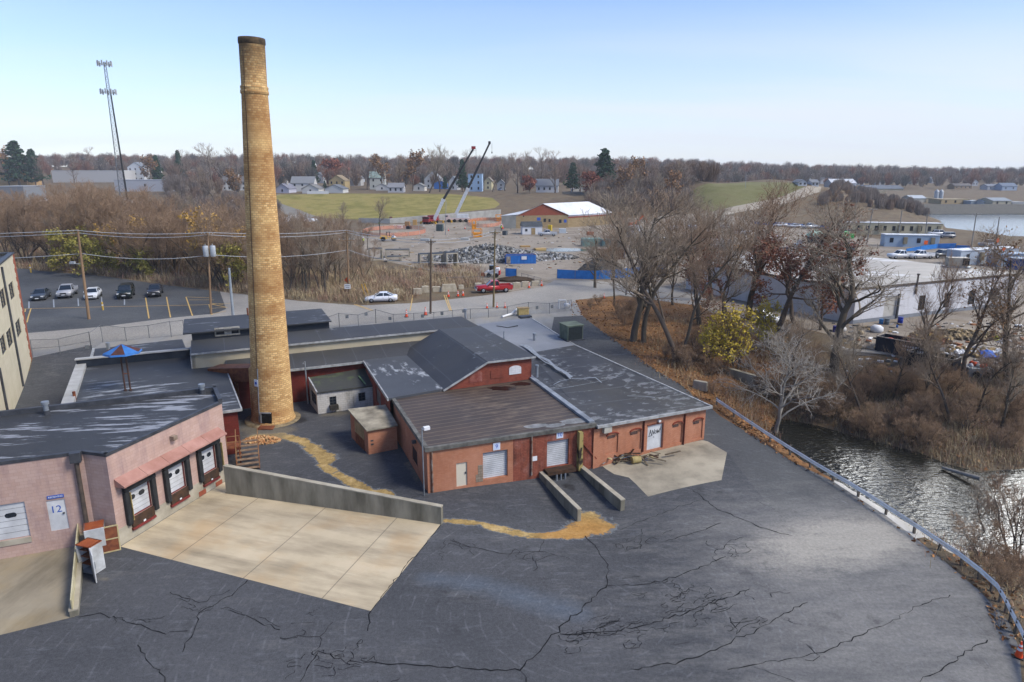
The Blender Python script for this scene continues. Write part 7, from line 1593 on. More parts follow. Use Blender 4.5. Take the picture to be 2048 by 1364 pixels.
mb = MB(); mb.box((0, -.025, zc2-p2[2]+.14), (.7, .012, .1)); mb.box((0, -.025, zc2-p2[2]-.12), (.6, .012, .1)); mb.build('text_lines', mat('faded_ink', '#6a6d72'), wsn)
signboard('orange square sign before the right end of the cream office', 1848, 485, 7.5, 's', (1849, 497)); signboard('orange square sign above the silver pickup', 1990, 481, 7.5, 's', (1986, 520)); signboard('orange diamond sign above the white trailers', 2001, 498, 6.5, 'd', (2000, 530))
for px, pb, ptx, pt, lab in [(730, 594, 723, 568, 'left yellow guy wire guard leaning beside the white sedan'), (738, 594, 729, 567, 'right yellow guy wire guard leaning beside the white sedan')]:
    p = GP(px, pb); z = topz(p[1], pt); d = p[1]*CP-(z-CAMZ)*SP; mb = MB(); mb.tube(p, ((ptx-CX)/F*d, p[1], z), .07, n=7); o = mb.build('guy_guard', mat('guard_yellow', '#b98f2c', rough=.6)); tag(o, lab, 'guy guard', 'yellow guy wire guards')
for px, pb, pt, lab in [(206, 620, 605, 'yellow steel bollard beside the leaning pole'), (62, 545, 530, 'short yellow bollard at the far corner of the lot')]:
    p = GP(px, pb); h = topz(p[1], pt)-p[2]; b = thing('bollard', lab, 'bollard', p, 0, 'yellow bollards'); mb = MB(); mb.tube((0, 0, -.1), (0, 0, h), .13, n=12); mb.lathe([(.13, h), (.09, h+.07), (.01, h+.1)], 12); mb.build('post', mat('bollard_yellow', '#c2a04a', '#a8893f', 2, .6), b); mb = MB(); mb.lathe([(.138, h*.6), (.138, h*.75)], 12, cap=False); mb.build('band', M_refl, b)
p = GP(72, 540); py_ = thing('timber_pyramid', 'yellowish timber tripod at the far corner of the parking lot', 'tripod', p)
for k in range(3): a = 2.1*k; mb = MB(); mb.tube((.9*math.cos(a), .9*math.sin(a), -.1), (0, 0, 2.6), .07, n=6); mb.build('leg', M_ply, py_)
p = GP(1046, 631); wb = thing('timber_bundle', 'stack of pale timber lengths standing beside the street fence', 'timber stack', p, .3)
for k in range(5): mb = MB(); mb.box((-.6+k*.3, 0, .5), (.24, .9, 1.0+.1*(k % 2))); mb.build('board', mat('fresh_timber', '#b3a06c', '#9c8a5b', 3, .8), wb)
mb = MB(); mb.box((0, 0, 1.1), (1.6, 1.0, .08)); mb.build('top_board', M_ply, wb)
a, b = GP(1004, 636), GP(1036, 628); mb = MB(); mb.path([(a[0], a[1], a[2]+.15), (a[0]*.4+b[0]*.6, a[1]*.4+b[1]*.6, a[2]+.25), (b[0], b[1], b[2]+.8)], .16, 8); o = mb.build('plastic_tube', M_white); tag(o, 'white plastic tube lying from the timber stack along the fence', 'tube')
p = GP(1129, 617); gm = thing('gas_meter', 'white gas pipework beside the driveway gate', 'pipework', p); mb = MB()
for a_, b_ in (((-.8, 0, 0), (-.8, 0, 1.3)), ((.8, 0, 0), (.8, 0, 1.1)), ((-.8, 0, 1.2), (.2, 0, 1.2)), ((.2, 0, 1.2), (.2, 0, .5)), ((.2, 0, .6), (.8, 0, .6))): mb.tube(a_, b_, .1, n=8)
mb.build('pipes', M_refl, gm); mb = MB(); mb.lathe([(.35, -.2), (.45, 0), (.35, .2)], 14, c=(.3, -.1, .55)); mb.build('meter', M_refl, gm)
# ================================================================== white block building on the right
p0 = GP(1738, 648); zw = topz(p0[1], 577)
Z0 = 2.2
c_ = Vector(xy(G(1714, 577, zw))); l_ = Vector(xy(G(1375, 522, zw))); r_ = Vector(xy(G(2040, 547, zw))); rd = (r_-c_).normalized(); ld = (l_-c_)
r_ = c_+rd*((r_-c_).length+.0); b1 = Vector(xy(G(1784, 518, zw))); b2 = Vector(xy(G(1620, 506, zw))); b3 = Vector(xy(G(1490, 500, zw)))
wb_ = thing('white_building', 'long white painted block building with a grey gravel roof beyond the trees', 'building', (c_.x, c_.y, Z0))
Wa_, Wb_ = Wall(l_, c_, 0, zw-.1), Wall(c_, r_, 0, zw-.1)
hd = Wb_.hole(1768, 592, 1793, 637); wn_ = [Wb_.hole(*q) for q in ((1837, 591, 1850, 620), (1888, 586, 1900, 615), (1937, 581, 1950, 609), (1984, 576, 1995, 604))]
mb = MB(); Wa_.facade(mb); Wb_.facade(mb, [hd]+wn_, .2)
for a_, b_ in ((r_, b1), (b1, b2), (b2, b3), (b3, l_)): Wall(a_, b_, 0, zw-.1).facade(mb)
PT(mb, 'wall', M_whitewall, wb_)
mb = MB(); slab(mb, [(v.x, v.y, zw) for v in (l_, c_, r_, b1, b2, b3)], th=.1); PT(mb, 'roof', M_gravelroof, wb_)
mb = MB(); Wa_.box(mb, 0, Wa_.L+.05, zw-.25, zw+.08, .003, .08); Wb_.box(mb, -.05, Wb_.L, zw-.25, zw+.08, .003, .08); PT(mb, 'roof_edge', mat('brown_fascia', '#5a5149', '#463f39', 2, .7), wb_)
mb = MB(); Wb_.box(mb, hd[0], hd[1], hd[2], hd[3], -.22, -.15); PT(mb, 'door', mat('grey_white_door', '#b0ada6', '#9c998f', 1, .7), wb_)
mb = MB(); Wb_.box(mb, hd[1], hd[1]+.25, hd[2], hd[3]+.2, 0, .2); PT(mb, 'door_track', M_frame, wb_)
for h in wn_: pwin(Wb_, h, wb_, depth=.15, bars=(2, 5))
mb = MB(); Wb_.box(mb, 0, Wb_.L, 0, Z0+.8, .004, .03); PT(mb, 'grey_plinth', mat('grey_plinth', '#6f7378', '#7d8186', 1, .8), wb_)
u, z = Wb_.at(1832, 570); mb = MB(); mb.tube(Wb_.p(u, z-1.2, .15), Wb_.p(u, zw+1.2, .15), .12, n=8); mb.tube(Wb_.p(u, zw+1.1, .15), Wb_.p(u, zw+1.3, .15), .2, n=8); PT(mb, 'flue', mat('flue_brown', '#5f564d', rough=.7), wb_)
p = G(1912, 535, zw); ac = thing('rooftop_unit', 'beige air conditioner with a dark end on the gravel roof', 'air conditioner', p, -.25); mb = MB(); mb.box((0, 0, .95), (2.9, 1.6, 1.3)); mb.build('casing', mat('unit_beige', '#a29b8c', '#8b8476', 1, .6), ac, bevel=.04); mb = MB(); mb.box((1.0, -.02, 1.0), (.95, 1.66, 1.1)); mb.build('condenser', M_blk, ac); mb = MB(); mb.box((0, 0, .15), (3.6, 1.9, .16)); mb.box((0, 0, .25), (2.6, 1.3, .1)); mb.build('base_frame', M_galv, ac)
# ================================================================== scrap yard before it
def pbox(name, label, cat, x0, x1, pb, pt, depth, m, rz=0, group=None, parts=None, taper=1.0, detail=None):
    p = GP((x0+x1)/2, pb); w = (x1-x0)*pxscale(p[1], p[2])*.97; h = max(topz(p[1], pt)-p[2], .3)
    t = thing(name, label, cat, p, rz, group); mb = MB(); mb.box((0, depth/2, h/2), (w, depth, h), taper=taper); mb.build(parts or 'shell', m, t, bevel=.03)
    if detail: detail(t, w, depth, h)
    return t, w, h
def dumpster(label, A, B, Dp, depth, h, m, rust, group):
    """open topped container; A,B near bottom edge ends (world)"""
    A = Vector(A); B = Vector(B); d = (B-A); L = Vector((d.x, d.y)).length; rz = math.atan2(d.y, d.x); t = thing('scrap_container', label, 'container', (A.x, A.y, (A.z+B.z)/2-.05), rz, group); th = .1
    mb = MB(); mb.box((L/2, th/2, h/2), (L, th, h)); mb.box((L/2, depth-th/2, h/2), (L, th, h)); mb.box((th/2, depth/2, h/2), (th, depth-2*th-.01, h)); mb.box((L-th/2, depth/2, h/2), (th, depth-2*th-.01, h)); mb.box((L/2, depth/2, .1), (L-2*th-.01, depth-2*th-.01, .15)); mb.build('shell', m, t)
    mb = MB()
    for k in range(9): mb.box((L*(k+.5)/9, -.04, h/2-.08), (.09, .07, h-.24))
    mb.build('ribs', m, t); mb = MB()
    for y in (.04, depth-.04): mb.box((L/2, y, h+.04), (L+.06, .14, .07))
    for x in (.04, L-.04): mb.box((x, depth/2, h+.041), (.14, depth-.24, .07))
    mb.build('rim', rust, t); return t, L
M_navy = mat('navy_container', '#1a1f2b', '#252b38', 1, .6); M_rimw = mat('worn_rim', '#9b958c', '#5f574e', 3, .8)
zz = 1.4
a, b = GP(1749, 701), GP(1862, 724); t1, L1 = dumpster('navy scrap container with white lettering beside the lumber stack', a, b, None, 2.2, 1.75, M_navy, M_rimw, 'black scrap containers')
a, b = GP(1810, 732), GP(1902, 754); t2, L2 = dumpster('nearer black scrap container at the edge of the river slope', a, b, None, 2.1, 1.75, mat('black_container', '#15171a', '#22252a', 1, .6), M_rimw, 'black scrap containers')
mb = MB()
for k in range(16): mb.box((L1*.1+k*L1*.05, 1.1+.3*math.sin(k*2.1), 1.2+.2*math.sin(k)), (.8, .5, .3), k % 2, rz=k)
mb.build('scrap_load', [mat('scrap_rust', '#6b3f27', '#51311f', 2, .9), mat('scrap_red', '#a1382a', rough=.7)], t1)
mb = MB()
for k in range(9): mb.box((L1*.5+k*.26, -.085, 1.25), (.16, .012, .2)); mb.box((L1*.5+k*.26, -.085, .9), (.16, .012, .2))
mb.build('painted_marks', M_refl, t1)
p = GP(1726, 712); ls = thing('lumber_stack', 'stack of long pale pipes and boards left of the navy container', 'timber stack', p, -.32)
for k in range(9): mb = MB(); mb.bar((-3, .35*(k % 5), .15+.28*(k//5)), (3, .35*(k % 5)+.1, .15+.28*(k//5)), .16, .14); mb.build('plank', mat('pale_plank', '#a5a097', '#8c867c', 2, .8), ls)
for x0, x1, pb, pt, lab, col in [(1741, 1765, 664, 650, 'white wrapped bale beside the big white door', '#c7c9ca'), (1676, 1692, 662, 650, 'white sack left of the wrapped bale', '#b8b6b0'), (1715, 1727, 668, 655, 'pale crate between the wide tree and the bale', '#9e8f73')]:
    p = GP((x0+x1)/2, pb); w = (x1-x0)*pxscale(p[1], 2); mb = MB(); mb.lathe([(w*.38, 0), (w*.5, w*.12), (w*.48, w*.42), (w*.3, w*.56), (w*.05, w*.6)], 12, smooth=True); o = mb.build('bale', mat('bale_'+col[1:], col, rough=.6), loc=p); tag(o, lab, 'bale')
for px, pb, pt, lab, col in [(1800, 646, 634, 'bright blue bin right of the big white door', '#20368f'), (1762, 648, 638, 'light blue barrel before the big white door', '#2f6ea3'), (1773, 649, 637, 'grey barrel before the big white door', '#5d666c'), (1794, 655, 650, 'small blue bucket by the white wall', '#2c63a8'), (1670, 664, 652, 'violet blue drum left of the wide bare tree', '#2b2a72')]:
    p = GP(px, pb); h = topz(p[1], pt)-p[2]; mb = MB(); mb.lathe([(h*.36, 0), (h*.4, h*.1), (h*.4, h*.5), (h*.42, h*.52), (h*.4, h*.54), (h*.4, h*.97), (h*.43, h), (h*.36, h)], 14); o = mb.build('barrel', mat('barrel_'+col[1:], col, rough=.4), loc=p); tag(o, lab, 'barrel', 'barrels by the white building')
heap('scrap_heap', 'yellow and brown machine scrap heap behind the navy container', 'scrap heap', GP(1852, 684), 2.6, 1.2, 1.5, 90, .5, [mat('scrap_yellow', '#a8862f', rough=.7), M_levb, M_rust], 11)
heap('wood_heap', 'pale heap of broken timber in front of the white wall', 'wood heap', GP(1915, 672), 5.5, 2.2, .8, 260, .42, [mat('broken_timber', '#a3916f', '#86755a', 3, .9), M_wood, M_ply], 12)
heap('wood_heap', 'scattered wood scraps around the blue tarp', 'wood heap', GP(1945, 705), 4.2, 1.6, .5, 170, .38, [M_ply, M_wood, M_refl], 13)
def blob(name, label, cat, px, py, w, d_, h, m, seed, rz=0):
    r = random.Random(seed); n, k = 16, 5; vs = []; p = GP(px, py)
    for j in range(k+1):
        f = j/k
        for i in range(n): a = 6.283*i/n; q = (1-f**2.2)*r.uniform(.85, 1.12); vs.append((w/2*q*math.cos(a), d_/2*q*math.sin(a), h*f*r.uniform(.9, 1.05)))
    mb = MB(); mb.add(vs, [(j*n+i, j*n+(i+1) % n, (j+1)*n+(i+1) % n, (j+1)*n+i) for j in range(k) for i in range(n)]+[tuple(k*n+i for i in range(n))]); o = mb.build(name, m, loc=(p[0], p[1], p[2]-.05)); o.rotation_euler = (0, 0, rz); tag(o, label, cat); return o
blob('tarp', 'crumpled bright blue tarp over a heap right of the black containers', 'tarp', 1971, 712, 2.8, 1.6, .8, mat('tarp_bright', '#1f4fa0', '#2c62b5', 2, .5), 3)
blob('sheet_heap', 'white plastic sheet heap left of the blue tarp', 'plastic sheet', 1922, 706, 1.6, 1.0, .5, M_refl, 4); blob('bag', 'yellow green bag behind the large right edge tree', 'bag', 1992, 680, .9, .7, .6, mat('bag_lime', '#a4b52b', rough=.6), 5); blob('bag', 'white bag next to the yellow green bag', 'bag', 2003, 684, 1.1, .7, .5, M_refl, 6)
t, w, h = pbox('utility_trailer', 'grey trailer loaded with orange and white floats at the slope edge', 'trailer', 1937, 1985, 755, 738, 1.8, mat('trailer_grey', '#7d8388', '#6b7176', 1, .6), -.15)
for k in range(2): mb = MB(); mb.lathe([(.2, -.1), (.33, -.1), (.33, .1), (.2, .1)], 14, c=(w*(-.2+.4*k), -.12, .33), axis='Y'); mb.build('wheel', M_tyre, t)
r = random.Random(3)
for k in range(14): p = Vector(t.location); mb = MB(); rr = r.uniform(.16, .26); mb.lathe([(.02, -rr), (rr*.7, -rr*.7), (rr, 0), (rr*.7, rr*.7), (.02, rr)], 10, smooth=True); o = mb.build('float', M_cone if k % 3 else M_refl, loc=(p.x+r.uniform(-w/2, w/2)*.9, p.y+.3+r.uniform(0, 1.3), p.z+h+rr)); tag(o, 'orange float lying loose on the grey trailer' if k % 3 else 'white float lying loose on the grey trailer', 'float', 'orange floats' if k % 3 else 'white floats')
# fallen log and rock by the water
a, b = G(1885, 935, RIV_Z+.15), G(1962, 958, RIV_Z+.5); mb = MB(); mb.tube(a, b, .12, .2, 8); o = mb.build('fallen_log', B_pale); tag(o, 'pale fallen log lying half in the river', 'log')
p = GP(1400, 780); mb = MB(); mb.box((0, 0, .5), (1.6, .5, 1.0), taper=.9); o = mb.build('boundary_stone', M_concl, loc=p, bevel=.06); o.rotation_euler = (0, 0, -.6); tag(o, 'grey concrete stump on the leafy bank at the end of the guard rail', 'concrete stump')
a, b = GP(1440, 740), GP(1610, 812)
mb = MB(); d_ = Vector((b[0]-a[0], b[1]-a[1], 0)); n_ = Vector((-d_.y, d_.x, 0)).normalized()
mb.bar((a[0], a[1], -.3), (b[0], b[1], -.8), .5, 1.6); o = mb.build('channel_wall', M_concr); tag(o, 'low weathered concrete channel wall half buried along the river bank', 'wall')
# ================================================================== construction site
GLp, GRp = GP(1032, 457), GP(1136, 455); zl, zr2, za2 = topz(GLp[1], 428), topz(GRp[1], 433), topz((GLp[1]+GRp[1])/2, 407); zev = (zl+zr2)/2
A_, B_ = Vector(xy(GLp)), Vector(xy(GRp)); zg = 2.4; gd_ = (B_-A_).normalized(); bn = Vector((-gd_.y, gd_.x)); q = Vector(xy(G(1177, 403, za2)))-(A_+B_)/2; Ld = max(q.length, 22); bk_ = q.normalized()
site = thing('site_building', 'unfinished brick building with a white membrane gable roof on the construction site', 'building', (A_.x, A_.y, zg)); M3 = lambda v, z: (v.x, v.y, z); mid_ = (A_+B_)/2
mb = MB(); mb.add([M3(A_, zg), M3(B_, zg), M3(B_, zev), M3(A_, zev)], [(0, 1, 2, 3)]); mb.add([M3(B_, zg), M3(B_+bk_*Ld, zg), M3(B_+bk_*Ld, zev), M3(B_, zev)], [(0, 1, 2, 3)]); mb.add([M3(A_, zg), M3(A_+bk_*Ld, zg), M3(A_+bk_*Ld, zev), M3(A_, zev)], [(3, 2, 1, 0)]); PT(mb, 'wall', m_brick('tan_sheathing', '#917f60', '#877557', '#746447', 1.2, .6), site)
mb = MB(); mb.add([M3(A_-bn*.02, zev), M3(B_-bn*.02, zev), M3(mid_-bn*.02, za2-.05)], [(0, 1, 2)]); PT(mb, 'gable', m_brick('gable_brick', '#8a4a36', '#7d412f', '#6b3c2d', .3, .12), site)
M_mem = mat('white_membrane', '#c9cbce', '#b9bcc0', .4, .6)
mb = MB(); o_ = -bn*.4; mb.add([M3(B_+o_+gd_*.4, zev-.1), M3(B_+bk_*Ld+gd_*.4, zev-.1), M3(mid_+bk_*Ld, za2), M3(mid_+o_, za2)], [(0, 1, 2, 3)]); mb.add([M3(A_+o_-gd_*.4, zev-.1), M3(mid_+o_, za2), M3(mid_+bk_*Ld, za2), M3(A_+bk_*Ld-gd_*.4, zev-.1)], [(0, 1, 2, 3)]); PT(mb, 'roof', M_mem, site)
Ws_ = Wall(A_, B_, zg, zev)
for (x0, y0, x1, y1, mm) in ((1074, 435, 1081, 441, M_blue), (1128, 439, 1133, 445, M_blue), (1087, 437, 1092, 444, M_glass), (1097, 438, 1101, 444, M_glass), (1118, 439, 1123, 446, M_glass), (1046, 431, 1048, 434, M_glass)):
    h = Ws_.hole(x0, y0, x1, y1); mb = MB(); Ws_.box(mb, *h, .005, .06); PT(mb, 'window', mm, site)
Wr_ = Wall(B_, B_+bk_*Ld, zg, zev); mb = MB(); Wr_.box(mb, 0, Wr_.L, zev-1.1, zev-.6, .01, .12); PT(mb, 'red_band', mat('red_band', '#7a3a2c', rough=.7), site); mb = MB(); Wr_.box(mb, 0, Wr_.L, zev-.6, zev-.02, .01, .08); PT(mb, 'soffit', M_mem, site)
C0, C1 = Vector(xy(GP(1003, 457))), A_; mb = MB(); mb.prism([tuple(C0), tuple(C1-gd_*.02), tuple(C1+bk_*12-gd_*.02), tuple(C0+bk_*12)], zg, zl-.6); PT(mb, 'grey_annex', mat('annex_grey', '#8d8d86', '#7b7b75', .6, .9), site); mb = MB(); slab(mb, [M3(C0-gd_*.3, zl-.55), M3(C1-gd_*.03, zl-.2), M3(C1+bk_*13-gd_*.03, zl+1.2), M3(C0+bk_*13-gd_*.3, zl+1.0)]); PT(mb, 'annex_roof', mat('annex_roof', '#aab0b3', '#c3c6c8', .4, .5), site)
def house(label, x0, x1, pb, pe, pr, wall, roof, gable=True, depth=9, rz=None, nwin=2, group='houses beyond the field', name='house', floors=1, chim=False, dist=None, cat='house'):
    p = GP((x0+x1)/2, pb) if dist is None else D((x0+x1)/2, pb, dist); s_ = pxscale(p[1], p[2]); w = (x1-x0)*s_; ze_ = topz(p[1], pe)-p[2]; zr_ = topz(p[1], pr)-p[2] if pr else None
    t = thing(name, label, cat, p, rnd.uniform(-.18, .12) if rz is None else rz, group); W_ = mat('siding_'+wall[1:], wall, rough=.8); R_ = mat('shingle_'+roof[1:], roof, rough=.9); hw = w/2
    mb = MB(); mb.box((0, depth/2, ze_/2-.5), (w, depth, ze_+1.0))
    if zr_ and gable: mb.add([(-hw, 0, ze_), (hw, 0, ze_), (0, 0, zr_), (-hw, depth, ze_), (hw, depth, ze_), (0, depth, zr_)], [(0, 1, 2), (5, 4, 3)])
    elif zr_: mb.add([(-hw, 0, ze_), (-hw, depth, ze_), (-hw, depth/2, zr_), (hw, 0, ze_), (hw, depth, ze_), (hw, depth/2, zr_)], [(1, 0, 2), (3, 4, 5)])
    mb.build('wall', W_, t); mb = MB(); e = .35
    if zr_ and gable:
        for sx in (-1, 1): vs = [(sx*(hw+e), -e, ze_-.12), (0, -e, zr_+.06), (0, depth+e, zr_+.06), (sx*(hw+e), depth+e, ze_-.12)]; vs += [(a, b, c-.18) for a, b, c in vs]; mb.add(vs, [(0, 1, 2, 3), (7, 6, 5, 4), (0, 4, 5, 1), (3, 2, 6, 7), (0, 3, 7, 4)])
    elif zr_:
        for yy in (-e, depth+e): vs = [(-hw-e, yy, ze_-.12), (hw+e, yy, ze_-.12), (hw+e, depth/2, zr_+.06), (-hw-e, depth/2, zr_+.06)]; vs += [(a, b, c-.18) for a, b, c in vs]; mb.add(vs, [(0, 1, 2, 3), (7, 6, 5, 4), (0, 4, 5, 1), (0, 3, 7, 4), (1, 5, 6, 2)])
    else: mb.box((0, depth/2, ze_+.06), (w+.3, depth+.3, .18))
    rf_ = mb.build('roof', R_, t)
    if chim: mb = MB(); mb.box((hw*.3, depth*.45, (zr_ or ze_)+.3), (.8, .8, 2.2)); mb.build('chimney', mat('chimney_pale', '#a7a29a'), rf_)
    for f in range(floors):
        for k in range(nwin):
            z = ze_*(f+.55)/floors; x = -hw+w*(k+.5)/nwin; mb = MB(); sw = min(1.0, w/nwin*.5); mb.box((x, -.03, z), (sw, .07, min(1.5, ze_/floors*.5))); mb.build('window', M_glass, t)
    return t
for a in [
 ('lavender white gabled garage right of the chimney', 551, 579, 386, 377, 367, '#a9a9b5', '#6f6f78', True, 9, 1, 1), ('grey roofed white house behind the white garages', 583, 628, 383, 366, 353, '#b3b2ae', '#77797a', False, 9, 3, 2), ('white gabled garage with a grey roof behind the picket fence', 604, 638, 387, 377, 368, '#b9b7b2', '#6d6c6a', True, 8, 1, 1),
 ('tan gabled two storey house beside the rust red tree', 658, 691, 380, 361, 350, '#a38f66', '#7d6f58', True, 9, 3, 2), ('white garage with a slate grey roof before the tan house', 649, 687, 386, 377, 369, '#b7b7b4', '#5d6166', True, 8, 0, 1), ('house with a pale green roof among the trees', 740, 770, 379, 355, 343, '#a7aaa5', '#7d8d86', False, 9, 2, 2), ('small white house below the green roofed house', 752, 776, 381, 373, 367, '#b5b3ae', '#70706e', True, 7, 1, 1),
 ('grey white house between bare trees left of the cranes', 776, 807, 385, 374, 366, '#a7a7a8', '#7c7d80', False, 8, 3, 1), ('white gabled house with a steep roof left of the crane booms', 849, 881, 377, 358, 342, '#b6b8b8', '#777a7c', True, 9, 2, 2), ('house wrapped in blue sheeting left of the crane booms', 868, 893, 378, 366, 361, '#2d62a5', '#5e6063', True, 7, 1, 1), ('low white cottage left of the blue sheeted house', 826, 849, 382, 372, 366, '#b3b0a8', '#6a6a69', True, 7, 1, 1),
 ('tall light blue flat roofed house right of the crane booms', 936, 964, 383, 348, None, '#8aa5c0', '#7f93a8', True, 9, 2, 3), ('pale yellow gabled house right of the light blue house', 969, 983, 380, 362, 354, '#b5ad8d', '#77726a', True, 8, 1, 2), ('grey house half hidden by trees right of the yellow house', 994, 1010, 380, 367, 359, '#8f9294', '#6a6c6e', True, 8, 1, 2), ('white house with a chimney and grey roof above the bank', 1072, 1116, 385, 371, 358, '#b9babb', '#6d7176', False, 9, 4, 1), ('small white shed left of the tallest pine', 1145, 1175, 383, 378, 373, '#b6b6b4', '#8e8f90', True, 6, 1, 1),
 ('pale blue house on the hill above the white warehouse', 162, 202, 336, 317, None, '#8c9fbd', '#7f8ca0', True, 9, 3, 1), ('white three decker house beside the lattice tower', 258, 289, 362, 334, 324, '#b3b5b5', '#6d7277', True, 10, 3, 3), ('small white gabled house on the hill beside the slim pine', 298, 316, 346, 336, 329, '#b0b0ae', '#77787a', True, 8, 1, 1), ('white row house with a dark roof left of the chimney', 446, 492, 381, 363, 353, '#aeaea9', '#5f5b57', False, 9, 5, 2), ('white house behind the grey roofed house', 628, 646, 366, 352, 344, '#b1b0ad', '#6f7072', True, 8, 1, 2), ('white house far behind the pale green roof', 700, 722, 372, 356, 348, '#adadab', '#6d6f72', True, 8, 1, 2), ('white gabled house between trees near the green pine', 898, 915, 380, 362, 352, '#b4b6b7', '#707477', True, 8, 1, 2)]:
    house(*a[:9], depth=a[9], nwin=a[10], floors=a[11], chim='chimney' in a[0])
GW = 'industrial sheds on the far left'
for a in [('tan flat roofed warehouse at the far left', 0, 54, 372, 344, None, '#a3855a', '#77736b', 18, 0), ('long white flat roofed warehouse below the blue house', 108, 249, 365, 341, None, '#a9a8a6', '#c3c3c2', 20, 0), ('long pale grey trailer building at the foot of the lattice tower', 232, 351, 383, 360, None, '#9c9ea3', '#8f9297', 14, 1), ('grey shed with roller doors at the far left', -10, 50, 402, 373, None, '#6f7276', '#8f9294', 18, 2), ('small white shed roof between the bare trees', 228, 254, 410, 400, None, '#b3b4b5', '#b9babb', 8, 0)]:
    house(a[0], *a[1:8], True, depth=a[8], nwin=a[9], group=GW, name='warehouse', rz=.04, cat='warehouse')
GS = 'low buildings on the far shore'
for a in [('white roofed hall above the end of the gravel track', 1662, 1712, 377, 366, 358, '#9fa3a6', '#b7babc', False, 14, 2), ('long dark roofed building left of the lake', 1730, 1808, 381, 377, 371, '#8d8876', '#5a6068', False, 16, 0), ('tan block building left of the far shore', 1744, 1771, 395, 383, None, '#9a8f76', '#8f8873', True, 12, 0), ('pale hall left of the twin silos', 1822, 1852, 405, 396, 391, '#a8a598', '#a3a9ad', False, 10, 0), ('low tan sheds beside the twin silos', 1851, 1868, 405, 396, None, '#9a9078', '#8f8873', True, 10, 0), ('long tan building right of the twin silos', 1881, 1939, 408, 399, None, '#a08f6e', '#94866a', True, 12, 3), ('pale blue sheds between the tan buildings', 1941, 1966, 409, 402, None, '#8b98a0', '#99a2a8', True, 10, 0), ('small white shed left of the grey gabled hall', 1967, 1982, 410, 403, 400, '#b0b1ad', '#a3a8aa', False, 8, 1), ('grey gabled hall with a cream front on the far shore', 1984, 2022, 411, 401, 396, '#aaa48e', '#848c92', False, 12, 2), ('low pale sheds at the far right shore', 2024, 2060, 411, 405, None, '#a3a5a2', '#9a9d9d', True, 10, 0), ('tan house on the hill across the lake', 1908, 1944, 379, 371, 367, '#8f7d66', '#5f5a57', False, 10, 4), ('white house on the hill right of the tan house', 1974, 2000, 380, 372, 368, '#a8abb0', '#6d7178', False, 10, 2), ('pale blue house at the right on the hill across the lake', 2003, 2034, 381, 372, 366, '#8e9cae', '#66707d', False, 10, 2), ('white house among trees above the hall at the gravel track', 1640, 1656, 368, 360, 355, '#a9abad', '#6d7074', True, 9, 1), ('white houses row end left of the gravel track', 1600, 1622, 366, 359, 354, '#a8aaac', '#6d7074', False, 9, 2)]:
    house(a[0], *a[1:9], depth=a[9], nwin=a[10], group=GS, name='shore_building', rz=.05, cat='building')
r = random.Random(17)
for i in range(16):
    px = (505, 530, 720, 800, 960, 1060, 1605, 1630, 1662, 1690, 1720, 1760, 1830, 1870, 1950, 2030)[i]; pb = r.uniform(366, 373) if px > 1500 else r.uniform(364, 372); w = r.uniform(9, 17)
    house(f"{(ORD+['fifteenth', 'last'])[i]} from the left of the small pale houses dotted along the wooded ridge", px-w/2, px+w/2, pb, pb-8, pb-13, r.choice(['#c3c3c1', '#b9bcbf', '#b5b09f', '#a9b3bd']), '#6d7074', i % 2 == 0, depth=9, nwin=2, group='small houses on the wooded ridge')
for k, px in enumerate((1871, 1880)):
    p = GP(px, 404); s_ = pxscale(p[1], p[2]); h = topz(p[1], 383)-p[2]; t = thing('silo', ('left' if k == 0 else 'right')+' one of the twin grey silos on the far shore', 'silo', p, 0, 'twin silos'); mb = MB(); mb.tube((0, 0, -.5), (0, 0, h), s_*4.2, n=16); mb.build('shell', mat('silo_grey', '#a9b0b5', '#979ea4', 1, .5), t); mb = MB(); mb.lathe([(s_*4.3, h), (s_*1, h+1.2), (.1, h+1.4)], 16); mb.build('cap', M_galv, t)
# stone dam on the far shore
E1, E2 = GP(1800, 415), GP(2130, 433); mb = MB(); d_ = Vector((E2[0]-E1[0], E2[1]-E1[1])).normalized(); n_ = Vector((-d_.y, d_.x)); A1_ = Vector(xy(E1))+n_*.5-d_*30; B1_ = Vector(xy(E2))+n_*.5+d_*120; mb.prism([tuple(A1_), tuple(B1_), tuple(B1_+n_*14), tuple(A1_+n_*14)], 0, [1.2, 1.2, 5.2, 5.2]); o = mb.build('stone_embankment', m_earth('riprap', ['#4a4a46', '#5d5c57', '#6a6963', '#55544f'], None, 1.2)); tag(o, 'grey stone dam embankment along the far shore of the lake', 'embankment')
